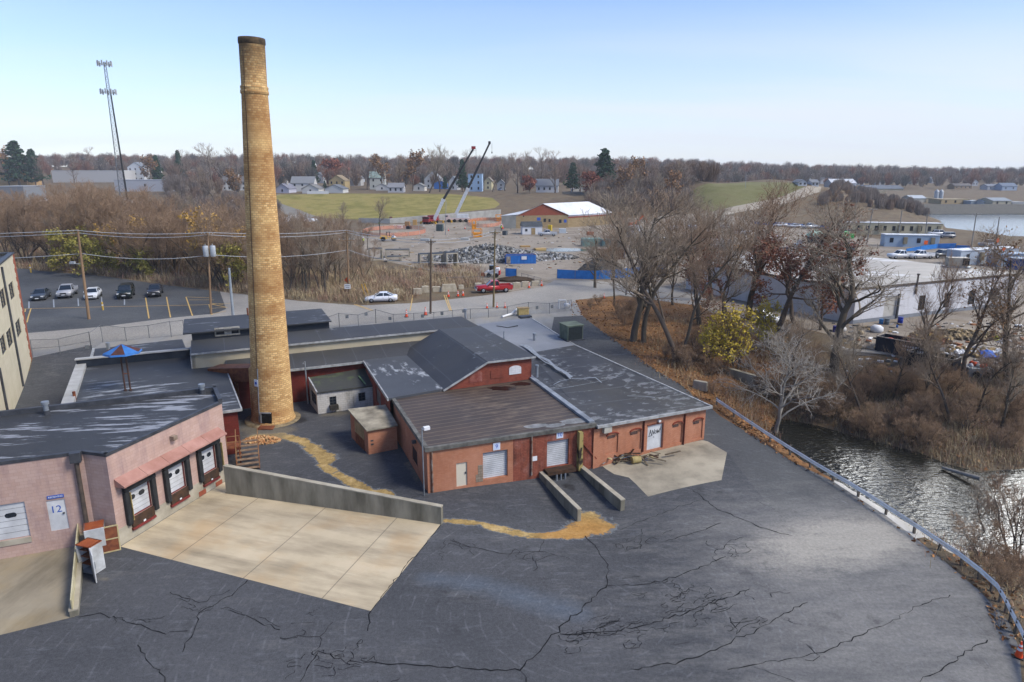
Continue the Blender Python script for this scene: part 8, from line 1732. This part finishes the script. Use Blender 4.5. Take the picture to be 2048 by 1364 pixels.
# site offices
def office(label, A, B, dep, h, col, roofc, nw, grp, name='site_office', door=True):
    A, B = Vector(xy(A)), Vector(xy(B)); W_ = Wall(A, B); z0 = h1(A.x, A.y)-.1; t = thing(name, label, 'trailer', (A.x, A.y, z0), 0, grp); bkv = -W_.n*dep; mb = MB(); mb.prism([tuple(A), tuple(B), tuple(B+bkv), tuple(A+bkv)], z0+.1, z0+h); PT(mb, 'shell', mat('office_'+col[1:], col, rough=.7), t); mb = MB(); o1 = .15; mb.prism([tuple(A+W_.n*o1), tuple(B+W_.n*o1), tuple(B+bkv-W_.n*o1), tuple(A+bkv-W_.n*o1)], z0+h, z0+h+.16); PT(mb, 'roof', mat('office_roof_'+roofc[1:], roofc, rough=.7), t)
    for k in range(nw): u = W_.L*(k+.5)/nw; mb = MB(); W_.box(mb, u-.45, u+.45, z0+h*.38, z0+h*.78, .004, .05); PT(mb, 'window', M_glass, t)
    for k in range(max(1, nw//2)): u = W_.L*(k+.5)/max(1, nw//2)+1.6; mb = MB(); W_.box(mb, u-.45, u+.45, z0+h*.3, z0+h*.85, .004, .55); PT(mb, 'wall_unit', mat('wall_unit_tan', '#8f856c', '#7c735d', 1, .7), t)
    return t
office('long cream modular site office with a row of windows', GP(1690, 468), GP(1884, 471), 4.5, 3.6, '#b5aa8c', '#a9abad', 11, 'site offices'); office('pale blue office trailer in front of the cream office', GP(1768, 493), GP(1877, 495), 3.4, 3.1, '#93a4b3', '#b4b9bd', 4, 'site offices')
office('white office trailer at the right behind the gravel roof', GP(1918, 531), GP(2034, 524), 3.2, 3.1, '#9fa9b3', '#c3c7ca', 4, 'site offices'); office('blue grey storage container beside the white office trailer', GP(1992, 534), GP(2060, 532), 2.6, 2.6, '#6f8499', '#7d90a3', 0, 'site offices', 'storage_container'); office('dark blue storage container at the right image edge', GP(2024, 540), GP(2075, 541), 2.4, 2.3, '#1f3a6b', '#7f8fa0', 0, 'site offices', 'storage_container')
for px, pb, pt, lab in [(1693, 474, 464, 'left bright green portable toilet near the cream office'), (1703, 477, 469, 'right bright green portable toilet near the cream office')]:
    t, w, h = pbox('portable_toilet', lab, 'portable toilet', px-5, px+5, pb, pt, 1.3, mat('toilet_green', '#3fae5b', rough=.5), 0, 'portable toilets'); mb = MB(); mb.box((0, .65, h+.1), (w*1.05, 1.35, .2), taper=.7); mb.build('roof', mat('toilet_roof', '#5fc078', rough=.5), t); mb = MB(); mb.box((0, -.02, h*.45), (w*.6, .05, h*.8)); mb.build('door', mat('toilet_door', '#2f9a4b', rough=.5), t)
blob('tent', 'pale green tarpaulin tent on the gravel near the dark box', 'tent', 1632, 474, 6.5, 4, 2.4, mat('tarp_green', '#8fae98', '#a9c0ae', 1, .6), 9)
# boxes and containers on the site
GC = 'containers on the construction site'
def ribs(t, w, d_, h):
    mb = MB()
    for k in range(8): mb.box((-w/2+w*(k+.5)/8, -.03, h/2), (.1, .06, h*.9))
    mb.build('ribs', t.children[0].data.materials[0], t)
    mb = MB(); mb.box((w/2-.3, -.07, h/2), (.1, .08, h*.8)); mb.build('door_bar', M_galv, t)
for x0, x1, pb, pt, dep, col, lab, rz in [(1402, 1439, 478, 464, 2.4, '#7a2426', 'dark red shipping container with white lettering', -.05), (1386, 1462, 500, 479, 2.6, '#b9bcc0', 'long white box trailer before the red container', -.05), (1164, 1204, 493, 477, 2.4, '#6d8f88', 'pale green container right of the pond', .1), (1204, 1244, 494, 479, 2.4, '#4d7377', 'teal container beside the pale green one', .05), (1338, 1361, 461, 452, 2.2, '#b9bcbf', 'small white box left of the red container', 0), (1379, 1394, 459, 451, 2.2, '#a9b6c0', 'pale blue box behind the red container', 0), (1620, 1646, 486, 474, 2.4, '#24282c', 'black box below the green tent', 0), (1195, 1252, 519, 498, 2.2, '#5d4331', 'rusty brown steel formwork stack below the teal container', .1)]:
    pbox('shipping_container', lab, 'container', x0, x1, pb, pt, dep, mat('cont_'+col[1:], col, rough=.6), rz, GC, detail=ribs)
r = random.Random(6); n = 0
for row, (x0, x1, pb, k) in enumerate([(1278, 1362, 510, 5), (1300, 1356, 498, 4), (1318, 1362, 488, 3), (1360, 1402, 513, 3)]):
    for j in range(k):
        a = x0+(x1-x0)*j/k; b = x0+(x1-x0)*(j+1)/k-1.5
        pbox('plastic_crate', f"{ORD[j]} black crate from the left in the {['front', 'middle', 'rear', 'right hand low'][row]} row of the stack", 'crate', a, b, pb, pb-11-row*.5, 1.8, mat('crate_black', '#151618', '#232427', 1, .6), -.05, 'stacked black crates', detail=lambda t, w, d_, h: MB().box((0, d_/2, h+.04), (w*1.02, d_*1.02, .08)).build('lid', M_plate if rnd.random() < .6 else M_blk, t))
def culvert(x0, x1, pb, pt, dep, lab, rz, face='open'):
    p = GP((x0+x1)/2, pb); w = (x1-x0)*pxscale(p[1], p[2]); h = topz(p[1], pt)-p[2]; t = thing('box_culvert', lab, 'culvert', p, rz, 'precast concrete box culverts'); th = .22; mb = MB(); mb.box((0, dep/2, th/2), (w, dep, th)); mb.box((0, dep/2, h-th/2), (w, dep, th)); mb.box((-w/2+th/2, dep/2, h/2), (th, dep, h-2*th-.002)); mb.box((w/2-th/2, dep/2, h/2), (th, dep, h-2*th-.002)); mb.build('shell', M_concl, t); mb = MB(); mb.box((w/2+.02, dep/2+.15, h/2), (.05, dep-.3, h)); mb.box((0, dep/2+.15, h+.02), (w, dep-.3, .05)); mb.build('tar_coating', mat('tar_black', '#1d2126', '#262b31', 1, .6), t)
for a in [(740, 766, 521, 498, 2.5, 'dark box culvert leftmost above the brush', .3), (771, 819, 515, 500, 2.4, 'wide box culvert with a black end beside the leftmost one', .15), (775, 803, 524, 514, 2.2, 'low box culvert lying in front of the wide one', .2), (840, 862, 527, 509, 2.6, 'box culvert left of the open fronted pair', .3), (864, 893, 533, 508, 2.8, 'open fronted box culvert of the pair beside the rubble', .4), (893, 917, 536, 506, 2.6, 'black coated box culvert rightmost of the pair', .4)]: culvert(*a)
# rubble, stockpile, pond, retaining wall
rb_m = [mat('rubble_white', '#a5a5a2', '#8d8d8a', 2, .9), mat('rubble_grey', '#7d7c78', '#696863', 2, .9), mat('rubble_dark', '#55534e', rough=.9)]
p = GP(975, 527); o = heap('rubble_pile', 'long heap of grey white broken concrete behind the blue dumpster', 'rubble pile', (p[0], p[1]+9, p[2]-.3), 15, 9, 3.6, 2600, .62, rb_m, 21)
heap('rubble_pile', 'lower spread of broken concrete right of the blue dumpster', 'rubble pile', GP(1105, 516), 6, 3.5, 1.3, 420, .5, rb_m, 22)
heap('stone_pile', 'white stone pile beside the grey gravel slope', 'rubble pile', GP(590, 442), 9, 4, 2.2, 260, .8, [M_refl, rb_m[0]], 23)
blob('stockpile', 'dark grey gravel stockpile behind the blue screened fence', 'stockpile', 1200, 545, 9, 5, 3.0, m_earth('dark_gravel', ['#3f3f3e', '#4b4a48', '#555452', '#444341'], None, 2), 31); blob('soil_mound', 'low dark soil mound behind the concrete blocks', 'soil mound', 1030, 562, 8, 3, 1.0, m_earth('dark_soil', ['#3b322a', '#483d33', '#53473b', '#40362d'], None, 2), 32)
p = GP(1120, 500); mb = MB(); n = 24; mb.add([(p[0]+7*math.cos(6.283*k/n)*(1+.15*math.sin(3*k)), p[1]+4*math.sin(6.283*k/n), p[2]+.06) for k in range(n)], [tuple(range(n))]); o = mb.build('pond_water', m_water('pond', '#4d5a4a', 1.5, .05)); o['kind'] = 'structure'
M_rw = mat('retaining_concrete', '#a3a29c', '#8d8c86', .5, .9)
def rwall(label, pts, dz):
    B = [GP(x, b) for x, b, t_ in pts]; t = thing('retaining_wall', label, 'wall', B[0])
    for i in range(len(B)-1):
        a, b = B[i], B[i+1]; mb = MB(); za, zb2 = topz(a[1], pts[i][2]), topz(b[1], pts[i+1][2]); d_ = Vector((b[0]-a[0], b[1]-a[1])).normalized(); n_ = Vector((-d_.y, d_.x))*.4; mb.prism([(a[0], a[1]), (b[0], b[1]), (b[0]+n_.x, b[1]+n_.y), (a[0]+n_.x, a[1]+n_.y)], [a[2]-.3, b[2]-.3]*2, [za, zb2, zb2, za]); PT(mb, 'wall_panel', M_rw, t)
rwall('pale concrete block retaining wall below the green field', [(718, 446, 436), (780, 447, 437), (850, 444, 431), (900, 440, 427), (950, 437, 423), (1002, 434, 419)], 0)
# nets, cages, roller, workers, cranes
M_net = Nodes('orange_net'); _t = M_net.new('ShaderNodeBsdfTransparent'); _mx = M_net.new('ShaderNodeMixShader'); _mx.inputs[0].default_value = .5; M_net.link(_t.outputs[0], _mx.inputs[1]); M_net.link(M_net.b.outputs[0], _mx.inputs[2]); M_net.link(_mx.outputs[0], M_net.out.inputs[0]); M_net.base('#cf7d58').rough(.7); M_net = M_net.m
def net(label, x0, x1, pf, pbk, pt):
    a, b = GP(x0, (pf+pbk)/2), GP(x1, (pf+pbk)/2); f, k_ = GP((x0+x1)/2, pf), GP((x0+x1)/2, pbk); cx_, cy_ = (a[0]+b[0])/2, (f[1]+k_[1])/2; rx, ry = abs(b[0]-a[0])/2, (k_[1]-f[1])/2; z0 = h1(cx_, cy_); t = thing('safety_net', label, 'safety fence', (cx_, cy_, z0), 0, 'orange safety fences'); n = 28; mb = MB(); P = [(rx*math.cos(6.283*i/n), ry*math.sin(6.283*i/n)) for i in range(n)]
    mb.add([(x, y, .05) for x, y in P]+[(x, y, 1.25) for x, y in P], [(i, (i+1) % n, n+(i+1) % n, n+i) for i in range(n)]); mb.build('netting', M_net, t)
    for i in range(0, n, 2): mb = MB(); mb.tube((*P[i], -.1), (*P[i], 1.4), .05, n=5); mb.build('stake', M_galv, t)
net('orange safety net ring around the excavation behind the roller', 726, 850, 474, 458, 452); net('orange safety net ring right of the cranes', 936, 1002, 455, 441, 436)
def cage(label, px, pb, pt, w): 
    p = GP(px, pb); h = topz(p[1], pt)-p[2]; t = thing('steel_cage', label, 'cage', p, .2, 'orange steel cages'); M_y = mat('cage_orange', '#d18a1f', '#c07a18', 2, .6)
    for sx in (-1, 1):
        for sy in (-1, 1): mb = MB(); mb.box((sx*w/2, sy*w/2, h/2), (.16, .16, h)); mb.build('upright', M_y, t)
    mb = MB()
    for z in (.15, h*.5, h-.1):
        for s_ in (-1, 1): mb.box((0, s_*w/2, z), (w, .1, .14)); mb.box((s_*w/2, 0, z), (.1, w, .14))
    mb.build('rails', M_y, t); mb = MB(); mb.box((0, 0, h*.28), (w*.8, w*.8, h*.45)); mb.build('load', mat('load_orange', '#d9931f', '#b87a1d', 1, .7), t)
cage('orange yellow steel cage before the brick gable building', 954, 474, 457, 2.6); cage('small orange cage on the gravel right of the long white trailer', 1479, 501, 490, 2.2); cage('tall orange lattice cage beside the second safety net', 948, 458, 440, 1.2); cage('yellow steel frame at the corner of the brick gable building', 997, 442, 429, 2.0)
p = GP(774, 482); rl = thing('road_roller', 'yellow road roller with a roll bar beside the orange net', 'road roller', p, 3.4); M_y = mat('roller_yellow', '#c79a1a', '#b1871a', 1, .5)
mb = MB(); mb.box((.9, 0, 1.1), (2.2, 1.5, .8), taper=.8); mb.box((-1.0, 0, 1.0), (1.6, 1.2, .4)); mb.build('body', M_y, rl, bevel=.08); mb = MB(); mb.lathe([(.05, -.85), (.75, -.85), (.75, .85), (.05, .85)], 20, c=(-1.9, 0, .75), axis='Y'); mb.build('drum', M_galv, rl); mb = MB(); mb.box((-1.9, .95, .85), (1.2, .1, .3)); mb.box((-1.9, -.95, .85), (1.2, .1, .3)); mb.build('drum_frame', M_y, rl)
for sy in (-1, 1): mb = MB(); mb.lathe([(.25, -.2), (.65, -.2), (.65, .2), (.25, .2)], 16, c=(1.1, sy*.8, .65), axis='Y'); mb.build('wheel', M_tyre, rl)
mb = MB()
for sx in (-.3, .5):
    for sy in (-.6, .6): mb.tube((sx-.5, sy, 1.2), (sx-.5, sy, 2.5), .05, n=6)
mb.box((-.4, 0, 2.52), (1.2, 1.4, .08)); mb.build('roll_bar', M_blk, rl)
p = GP(984, 554); sk = thing('skid_steer', 'white and red skid steer loader by the blue screen panel', 'loader', p, math.radians(175)); mb = MB(); mb.box((-.3, 0, .95), (2.2, 1.3, .7)); mb.box((-1.1, 0, 1.5), (.7, 1.2, .5)); mb.build('body', M_refl, sk, bevel=.06); mb = MB(); mb.box((-.1, 0, 1.75), (1.1, 1.1, 1.0)); mb.build('cab', M_cg, sk); mb = MB(); mb.box((-1.45, 0, .9), (.3, 1.4, .8)); mb.build('rear_grille', mat('loader_red', '#a3231f', rough=.5), sk)
for sx in (-.85, .55):
    for sy in (-.75, .75): mb = MB(); mb.lathe([(.15, -.15), (.42, -.15), (.42, .15), (.15, .15)], 14, c=(sx, sy, .42), axis='Y'); mb.build('wheel', M_tyre, sk)
mb = MB()
for sy in (-.75, .75): mb.bar((-1.2, sy, 1.7), (1.3, sy, .9), .14, .18)
mb.build('lift_arm', M_refl, sk); mb = MB(); mb.box((1.7, 0, .45), (.7, 1.7, .6), taper=.8); mb.build('bucket', M_rust, sk)
a, b = GP(1012, 528), GP(1072, 527); dt, L_ = dumpster('bright blue roll off dumpster in front of the rubble heap', a, b, None, 2.4, 1.9, mat('dumpster_blue', '#1c5ea8', '#2a6fb5', 1, .6), mat('rusty_rim', '#5d4436', '#7b6252', 3, .8), None); mb = MB(); mb.box((L_*.08, -.09, .9), (.9, .02, 1.5)); mb.build('worn_panel', mat('worn_panel', '#9a948a', '#5d5044', 2, .8), dt); mb = MB(); mb.box((L_*.6, -.09, 1.3), (1.1, .02, .7)); mb.build('label_plate', M_refl, dt)
# excavator arm, white tank
p = GP(1265, 458); ex = thing('excavator', 'orange excavator behind the white tank', 'excavator', p, .3); mb = MB(); mb.box((0, 0, 1.5), (3.0, 2.2, 1.3)); mb.box((.9, -.7, 2.4), (1.1, .9, 1.2)); mb.build('body', mat('excavator_orange', '#cf5a22', '#b54c1c', 1, .5), ex, bevel=.06); mb = MB(); mb.bar((1.2, .3, 2.0), (4.0, .3, 4.4), .45, .6); mb.bar((4.0, .3, 4.4), (5.8, .3, 2.2), .35, .45); mb.build('boom', mat('excavator_orange', '#cf5a22'), ex); mb = MB()
for sy in (-.9, .9): mb.box((0, sy, .45), (3.4, .5, .9))
mb.build('tracks', M_blk, ex); mb = MB(); mb.box((5.8, .3, 1.8), (.9, .8, .8), taper=.7); mb.build('bucket', M_rust, ex)
p = GP(1269, 474); tk = thing('storage_tank', 'white cylindrical storage tank behind the big bare tree', 'tank', p, 0); mb = MB(); mb.lathe([(2.3, 0), (2.4, .1), (2.4, 2.9), (1.6, 3.4), (.1, 3.5)], 24); mb.build('shell', mat('tank_white', '#b9bec3', '#a5abb1', .8, .5), tk); mb = MB(); mb.tube((0, 0, 3.4), (0, 0, 3.8), .35, n=10); mb.build('hatch', M_galv, tk)
h_, w_, hh_ = pbox('garden_shed', 'white shed with a dark roof in front of the brick gable building', 'shed', 1044, 1085, 469, 453, 5, M_refl, .1, None, 'wall'); mb = MB(); mb.add([(-w_/2-.2, -.2, hh_), (w_/2+.2, -.2, hh_), (w_/2+.2, 2.5, hh_+1.4), (-w_/2-.2, 2.5, hh_+1.4), (-w_/2-.2, 5.2, hh_), (w_/2+.2, 5.2, hh_)], [(0, 1, 2, 3), (3, 2, 5, 4), (0, 3, 4), (1, 5, 2)]); mb.build('roof', mat('shed_roof', '#34383c', '#44484c', 1, .8), h_); mb = MB(); mb.box((w_*.05, -.03, hh_*.42), (w_*.2, .06, hh_*.8)); mb.build('door', M_ply, h_); mb = MB(); mb.box((-w_*.3, -.03, hh_*.55), (w_*.12, .06, hh_*.3)); mb.build('window', M_glass, h_)
def crane(label, px, pb, base, knee, tip, red_tip, body_col, rz):
    p = GP(px, pb); y = p[1]; t = thing('mobile_crane', label, 'crane', p, 0, 'mobile cranes with raised booms'); Lc = lambda q: Vector(D(*q, y))-Vector(p); B_, K_, T_ = Lc(base), Lc(knee), Lc(tip)
    mb = MB(); mb.bar(B_, K_, 1.15, 1.3, up=(0, 1, 0)); d_ = (K_-B_).normalized(); mb.bar(K_-d_*.6, K_+d_*.2, 1.35, 1.5, up=(0, 1, 0)); mb.build('boom_base', mat('crane_white', '#c3c6c8', '#aeb2b5', 1, .5), t); mb = MB(); mid = K_.lerp(T_, .5); mb.bar(K_+d_*.2, mid, .85, .95, up=(0, 1, 0)); mb.bar(mid, T_, .62, .7, up=(0, 1, 0)); bm = mb.build('boom_tip', mat('crane_black', '#1d1d1f', '#2b2a2b', 1, .5), t); mb = MB(); mb.box(T_+Vector((0, 0, .3)), (1.5 if red_tip else .9, .9, 1.0)); mb.build('boom_head', mat('crane_red', '#8a2026', '#7a1c21', 1, .5) if red_tip else M_blk, bm)
    mb = MB(); mb.tube(T_+Vector((.9, 0, 0)), T_+Vector((.9, 0, -3.0)), .05, n=4); mb.box(T_+Vector((.9, 0, -3.3)), (.4, .3, .6)); mb.build('hook_block', M_blk, bm)
    R = MB(Matrix.Rotation(rz, 4, 'Z')); R.box((0, 0, 1.2), (9.5, 2.6, .7)); R.box((-3.9, 0, 2.1), (1.7, 2.4, 1.3)); R.build('carrier', mat('carrier_'+body_col[1:], body_col, rough=.5), t); R = MB(Matrix.Rotation(rz, 4, 'Z')); R.box((1.4, 0, 2.3), (3.6, 2.4, 1.4)); R.box((3.6, 0, 2.2), (1.2, 2.5, 1.6)); R.build('superstructure', mat('crane_white', '#c3c6c8') if not red_tip else mat('crane_red', '#8a2026'), t); R = MB(Matrix.Rotation(rz, 4, 'Z')); R.box((-4.3, -.02, 2.35), (1.0, 2.44, .6)); R.build('cab_window', M_cg, t)
    for k in range(4):
        for sy in (-1.1, 1.1): R = MB(Matrix.Rotation(rz, 4, 'Z')); R.lathe([(.25, -.22), (.62, -.22), (.62, .22), (.25, .22)], 14, c=(-3.4+k*2.2, sy, .62), axis='Y'); R.build('wheel', M_tyre, t)
    for sx in (-2.4, 4.4): R = MB(Matrix.Rotation(rz, 4, 'Z')); R.box((sx, 0, .8), (.4, 6.2, .3)); R.box((sx, 3.0, .4), (.5, .5, .8)); R.box((sx, -3.0, .4), (.5, .5, .8)); R.build('outrigger', M_y, t)
crane('red mobile crane with a black boom ending in a red head', 862, 447, (868, 440), (887, 399), (947, 297), True, '#8a2a2c', 1.25); crane('white and red truck crane with the taller boom', 915, 444, (912, 428), (936, 377), (979, 287), False, '#b5a3a0', .15)
def person(label, px, py, rz, s=1.0):
    p = GP(px, py); t = thing('person', label, 'person', p, rz, 'workers on the construction site'); t.scale = (s, s, s)
    J = [(0, 0, .95), (0, 0, 1.2), (0, 0, 1.42), (0, 0, 1.55), (0, .02, 1.68), (.1, 0, .9), (.12, .03, .5), (.11, 0, .08), (.11, .18, .04), (-.1, 0, .9), (-.13, -.05, .5), (-.12, -.08, .08), (-.12, .1, .04), (.19, 0, 1.4), (.25, .03, 1.12), (.22, .2, .92), (-.19, 0, 1.4), (-.26, .0, 1.12), (-.24, .16, .9)]
    E_ = [(0, 1), (1, 2), (2, 3), (3, 4), (0, 5), (5, 6), (6, 7), (7, 8), (0, 9), (9, 10), (10, 11), (11, 12), (2, 13), (13, 14), (14, 15), (2, 16), (16, 17), (17, 18)]; Rr = [.15, .15, .14, .06, .11, .1, .08, .06, .05, .1, .08, .06, .05, .075, .055, .045, .075, .055, .045]
    me = bpy.data.meshes.new('body'); me.from_pydata(J, E_, []); o = bpy.data.objects.new('body', me); COL.objects.link(o); o.parent = t; sm = o.modifiers.new('skin', 'SKIN'); 
    for v, r_ in zip(me.skin_vertices[0].data, Rr): v.radius = (r_, r_)
    me.skin_vertices[0].data[0].use_root = True; o.modifiers.new('sub', 'SUBSURF').render_levels = 1; me.materials.append(mat('work_clothes', '#2f3742', '#3b434d', 3, .9))
    mb = MB(); mb.lathe([(.16, .98), (.19, 1.1), (.19, 1.35), (.13, 1.47)], 12); mb.build('vest', mat('hi_vis_vest', '#b7d832', rough=.7), t); mb = MB(); mb.lathe([(.15, 1.72), (.12, 1.78), (.11, 1.85), (.03, 1.9)], 12); mb.build('hard_hat', M_refl, t)
for px, py, lab in [(727, 490, 'worker in a lime vest standing left of the yellow roller'), (759, 454, 'worker in a lime vest behind the orange net ring'), (1003, 462, 'worker in a lime vest near the corner of the brick gable building'), (1640, 500, 'worker in a lime vest on the gravel near the black box')]: person(lab, px, py, rnd.uniform(0, 6), 1.15)
# small loose materials scattered over the site
r = random.Random(44)
for i, (px, py, w_, h_, col, lab) in enumerate([(815, 452, 7, 1.6, '#8d6c45', 'wooden crate left of the red crane'), (830, 450, 6, 1.9, '#a5834f', 'taller wooden crate beside the red crane'), (782, 445, 4, 2.2, '#5b2a25', 'dark red skip at the foot of the retaining wall'), (880, 462, 9, 2.2, '#3d4a4b', 'dark green generator before the white truck crane'), (800, 456, 7, .9, '#b4b7b9', 'white pallet load behind the orange net'), (818, 458, 6, 1.0, '#2a2b2d', 'black pallet load behind the orange net'), (1015, 438, 5, 1.8, '#7d2326', 'red compressor left of the brick gable building'), (1010, 470, 5, 1.3, '#40474b', 'grey water tank left of the white shed'), (1100, 461, 5, 1.8, '#b69a20', 'yellow generator behind the silver pickup'), (1125, 466, 9, 1.4, '#a9b0b5', 'plastic wrapped pallets right of the silver pickup'), (1080, 500, 12, .5, '#a78a58', 'flat stack of plywood sheets before the pond'), (1050, 494, 11, .4, '#96794c', 'long plywood stack left of the pond'), (930, 480, 10, .6, '#9a9b97', 'grey pipe bundle above the rubble heap'), (850, 482, 10, .7, '#8f9392', 'pale steel plate stack left of the rubble heap'), (1180, 470, 8, 1.0, '#9c4a28', 'orange steel beams stacked by the building'), (1520, 470, 8, 1.2, '#6b5a4a', 'brown crate on the gravel left of the white car'), (1600, 487, 7, 1.0, '#a2a5a8', 'pale pallet right of the white car'), (1440, 520, 7, .8, '#b59a55', 'yellow timber pile before the long white trailer'), (1700, 500, 6, 1.1, '#4e5256', 'grey crate below the plain pole'), (1555, 500, 7, .8, '#8c8f91', 'grey plate stack on the gravel lot')]):
    p = GP(px, py); mb = MB(); w = w_*.24; mb.box((0, 0, h_/2), (w, 1.4, h_)); mb.box((0, 0, -.02), (w*1.05, 1.5, .14)); o = mb.build('material_load', mat('load_'+col[1:], col, rough=.8), loc=p, bevel=.03); o.rotation_euler = (0, 0, r.uniform(-.4, .4)); tag(o, lab, 'crate')
chain_fence('white picket fence before the white garages', [(615, 388, 382), (636, 388, 382), (657, 388, 382)], mesh=M_refl, pm=M_refl, name='picket_fence', pr=.08)
chain_fence('grey board fence above the bank right of the white house', [(1125, 388, 383), (1150, 388, 383), (1185, 389, 384)], mesh=mat('board_grey', '#77736c'), pm=M_frame, name='board_fence', pr=.08)

R = np.random.RandomState(91); P = []
for i in range(1300):
    px, py = (R.uniform(760, 1640), R.uniform(447, 540)) if i % 3 else (R.uniform(1660, 2060), R.uniform(645, 745))
    P.append(GP(px, py))
mb = MB()
for p in P:
    s_ = R.uniform(.1, .5)**1.3; mb.box((p[0], p[1], p[2]+s_*.15), (s_*R.uniform(.8, 3), s_, s_*.5), int(R.randint(0, 6)), rz=R.uniform(0, 3))
o = mb.build('site_debris', [M_ply, M_wood, M_refl, rb_m[1], mat('debris_rust', '#8a5a3a', rough=.9), mat('debris_dark', '#3a3a3b', rough=.9)]); o['kind'] = 'stuff'
# ================================================================== thin haze in the air
N = Nodes('thin_haze'); N.n.remove(N.b); vp = N.new('ShaderNodeVolumePrincipled'); vp.inputs['Color'].default_value = (.82, .88, .95, 1); vp.inputs['Density'].default_value = .00017; vp.inputs['Anisotropy'].default_value = 0
N.link(vp.outputs[0], N.out.inputs['Volume']); mb = MB(); mb.box((0, 750, 42), (3300, 2100, 102)); o = mb.build('haze', N.m); o['kind'] = 'stuff'
# ================================================================== camera, sun, sky
cd = bpy.data.cameras.new('camera'); cam = bpy.data.objects.new('camera', cd); COL.objects.link(cam)
cam.location = (0, 0, CAMZ); cam.rotation_euler = (math.radians(90)-PITCH, 0, 0); cd.sensor_width = 36; cd.lens = F/2048*36; cd.clip_end = 6000; cd.clip_start = .5
SC.camera = cam
EL, AZ = math.radians(46), math.radians(114)      # azimuth clockwise from +Y
sd = bpy.data.lights.new('sun', 'SUN'); sd.energy = 2.3; sd.angle = math.radians(18); sd.color = (1, .93, .82)
so = bpy.data.objects.new('sun', sd); COL.objects.link(so)
so.rotation_euler = Vector((math.sin(AZ)*math.cos(EL), math.cos(AZ)*math.cos(EL), math.sin(EL))).to_track_quat('Z', 'Y').to_euler(); so.location = (40, 40, 80)
W = bpy.data.worlds.new('World'); SC.world = W; W.use_nodes = True
nt = W.node_tree; nn = nt.nodes; bg = nn['Background']
sky = nn.new('ShaderNodeTexSky'); sky.sky_type = 'NISHITA'; sky.sun_disc = False; sky.sun_elevation = EL; sky.sun_rotation = AZ
sky.altitude = 50; sky.air_density = 1.0; sky.dust_density = .4; sky.ozone_density = 2.5
tc = nn.new('ShaderNodeTexCoord'); sep = nn.new('ShaderNodeSeparateXYZ'); nt.links.new(tc.outputs['Generated'], sep.inputs[0])
def wm(op, a, b=None, clamp=False):
    m = nn.new('ShaderNodeMath'); m.operation = op; m.use_clamp = clamp
    for i, v in enumerate((a, b)):
        if v is None: continue
        if isinstance(v, (int, float)): m.inputs[i].default_value = v
        else: nt.links.new(v, m.inputs[i])
    return m.outputs[0]
# high thin cloud: project the direction on a plane far above, streak it
zz = wm('ADD', wm('MAXIMUM', sep.outputs[2], 0.0), .10)
cx = wm('DIVIDE', sep.outputs[0], zz); cy = wm('DIVIDE', sep.outputs[1], zz)
cmb = nn.new('ShaderNodeCombineXYZ'); nt.links.new(cx, cmb.inputs[0]); nt.links.new(cy, cmb.inputs[1])
def cl(scale, st, loc, rot):
    mp = nn.new('ShaderNodeMapping'); mp.inputs['Scale'].default_value = st; mp.inputs['Location'].default_value = loc; mp.inputs['Rotation'].default_value = (0, 0, rot)
    nt.links.new(cmb.outputs[0], mp.inputs[0]); n = nn.new('ShaderNodeTexNoise'); n.inputs['Scale'].default_value = scale; n.inputs['Detail'].default_value = 7; n.inputs['Roughness'].default_value = .58
    nt.links.new(mp.outputs[0], n.inputs[0]); return n.outputs[0]
def rmp(f, p0, p1):
    r = nn.new('ShaderNodeMapRange'); r.inputs[1].default_value = p0; r.inputs[2].default_value = p1; r.interpolation_type = 'SMOOTHSTEP'; nt.links.new(f, r.inputs[0]); return r.outputs[0]
streak = rmp(cl(1.1, (.22, 1.7, 1), (3.1, 1.7, 0), .3), .5, .78)
bank = wm('MULTIPLY', rmp(sep.outputs[2], .26, .02), wm('ADD', .55, wm('MULTIPLY', rmp(cl(.9, (.3, 1.0, 1), (0, 5, 0), .1), .35, .65), .45)))
side = wm('ADD', .55, wm('MULTIPLY', rmp(sep.outputs[0], -.5, .45), .45))
fac = wm('MAXIMUM', wm('ADD', wm('MULTIPLY', streak, .6), .0), wm('MULTIPLY', bank, side), True)
mx = nn.new('ShaderNodeMix'); mx.data_type = 'RGBA'; nt.links.new(fac, mx.inputs[0]); tn = nn.new('ShaderNodeVectorMath'); tn.operation = 'MULTIPLY'; nt.links.new(sky.outputs[0], tn.inputs[0]); tn.inputs[1].default_value = (.82, .845, 1.02); nt.links.new(tn.outputs[0], mx.inputs[6]); mx.inputs[7].default_value = (4.15, 4.4, 4.8, 1)
# unseen bright glow added high on the right of the sky for river glints
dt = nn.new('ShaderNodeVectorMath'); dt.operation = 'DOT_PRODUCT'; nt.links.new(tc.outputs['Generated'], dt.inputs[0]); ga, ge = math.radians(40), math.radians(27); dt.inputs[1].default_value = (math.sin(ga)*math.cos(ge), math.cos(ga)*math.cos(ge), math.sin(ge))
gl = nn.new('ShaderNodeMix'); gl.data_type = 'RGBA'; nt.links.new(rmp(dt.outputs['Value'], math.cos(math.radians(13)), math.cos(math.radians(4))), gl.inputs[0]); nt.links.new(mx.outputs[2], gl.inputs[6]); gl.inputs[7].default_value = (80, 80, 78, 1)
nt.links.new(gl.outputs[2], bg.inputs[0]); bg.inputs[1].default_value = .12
SC.view_settings.view_transform = 'Standard'; SC.view_settings.look = 'None'; SC.view_settings.exposure = 0.82; SC.view_settings.gamma = 1
SC.render.engine = 'CYCLES'
try:
    SC.cycles.use_denoising = True; SC.cycles.max_bounces = 5; SC.cycles.diffuse_bounces = 2; SC.cycles.glossy_bounces = 2; SC.cycles.transparent_max_bounces = 12
    SC.cycles.caustics_reflective = False; SC.cycles.caustics_refractive = False
except Exception: pass
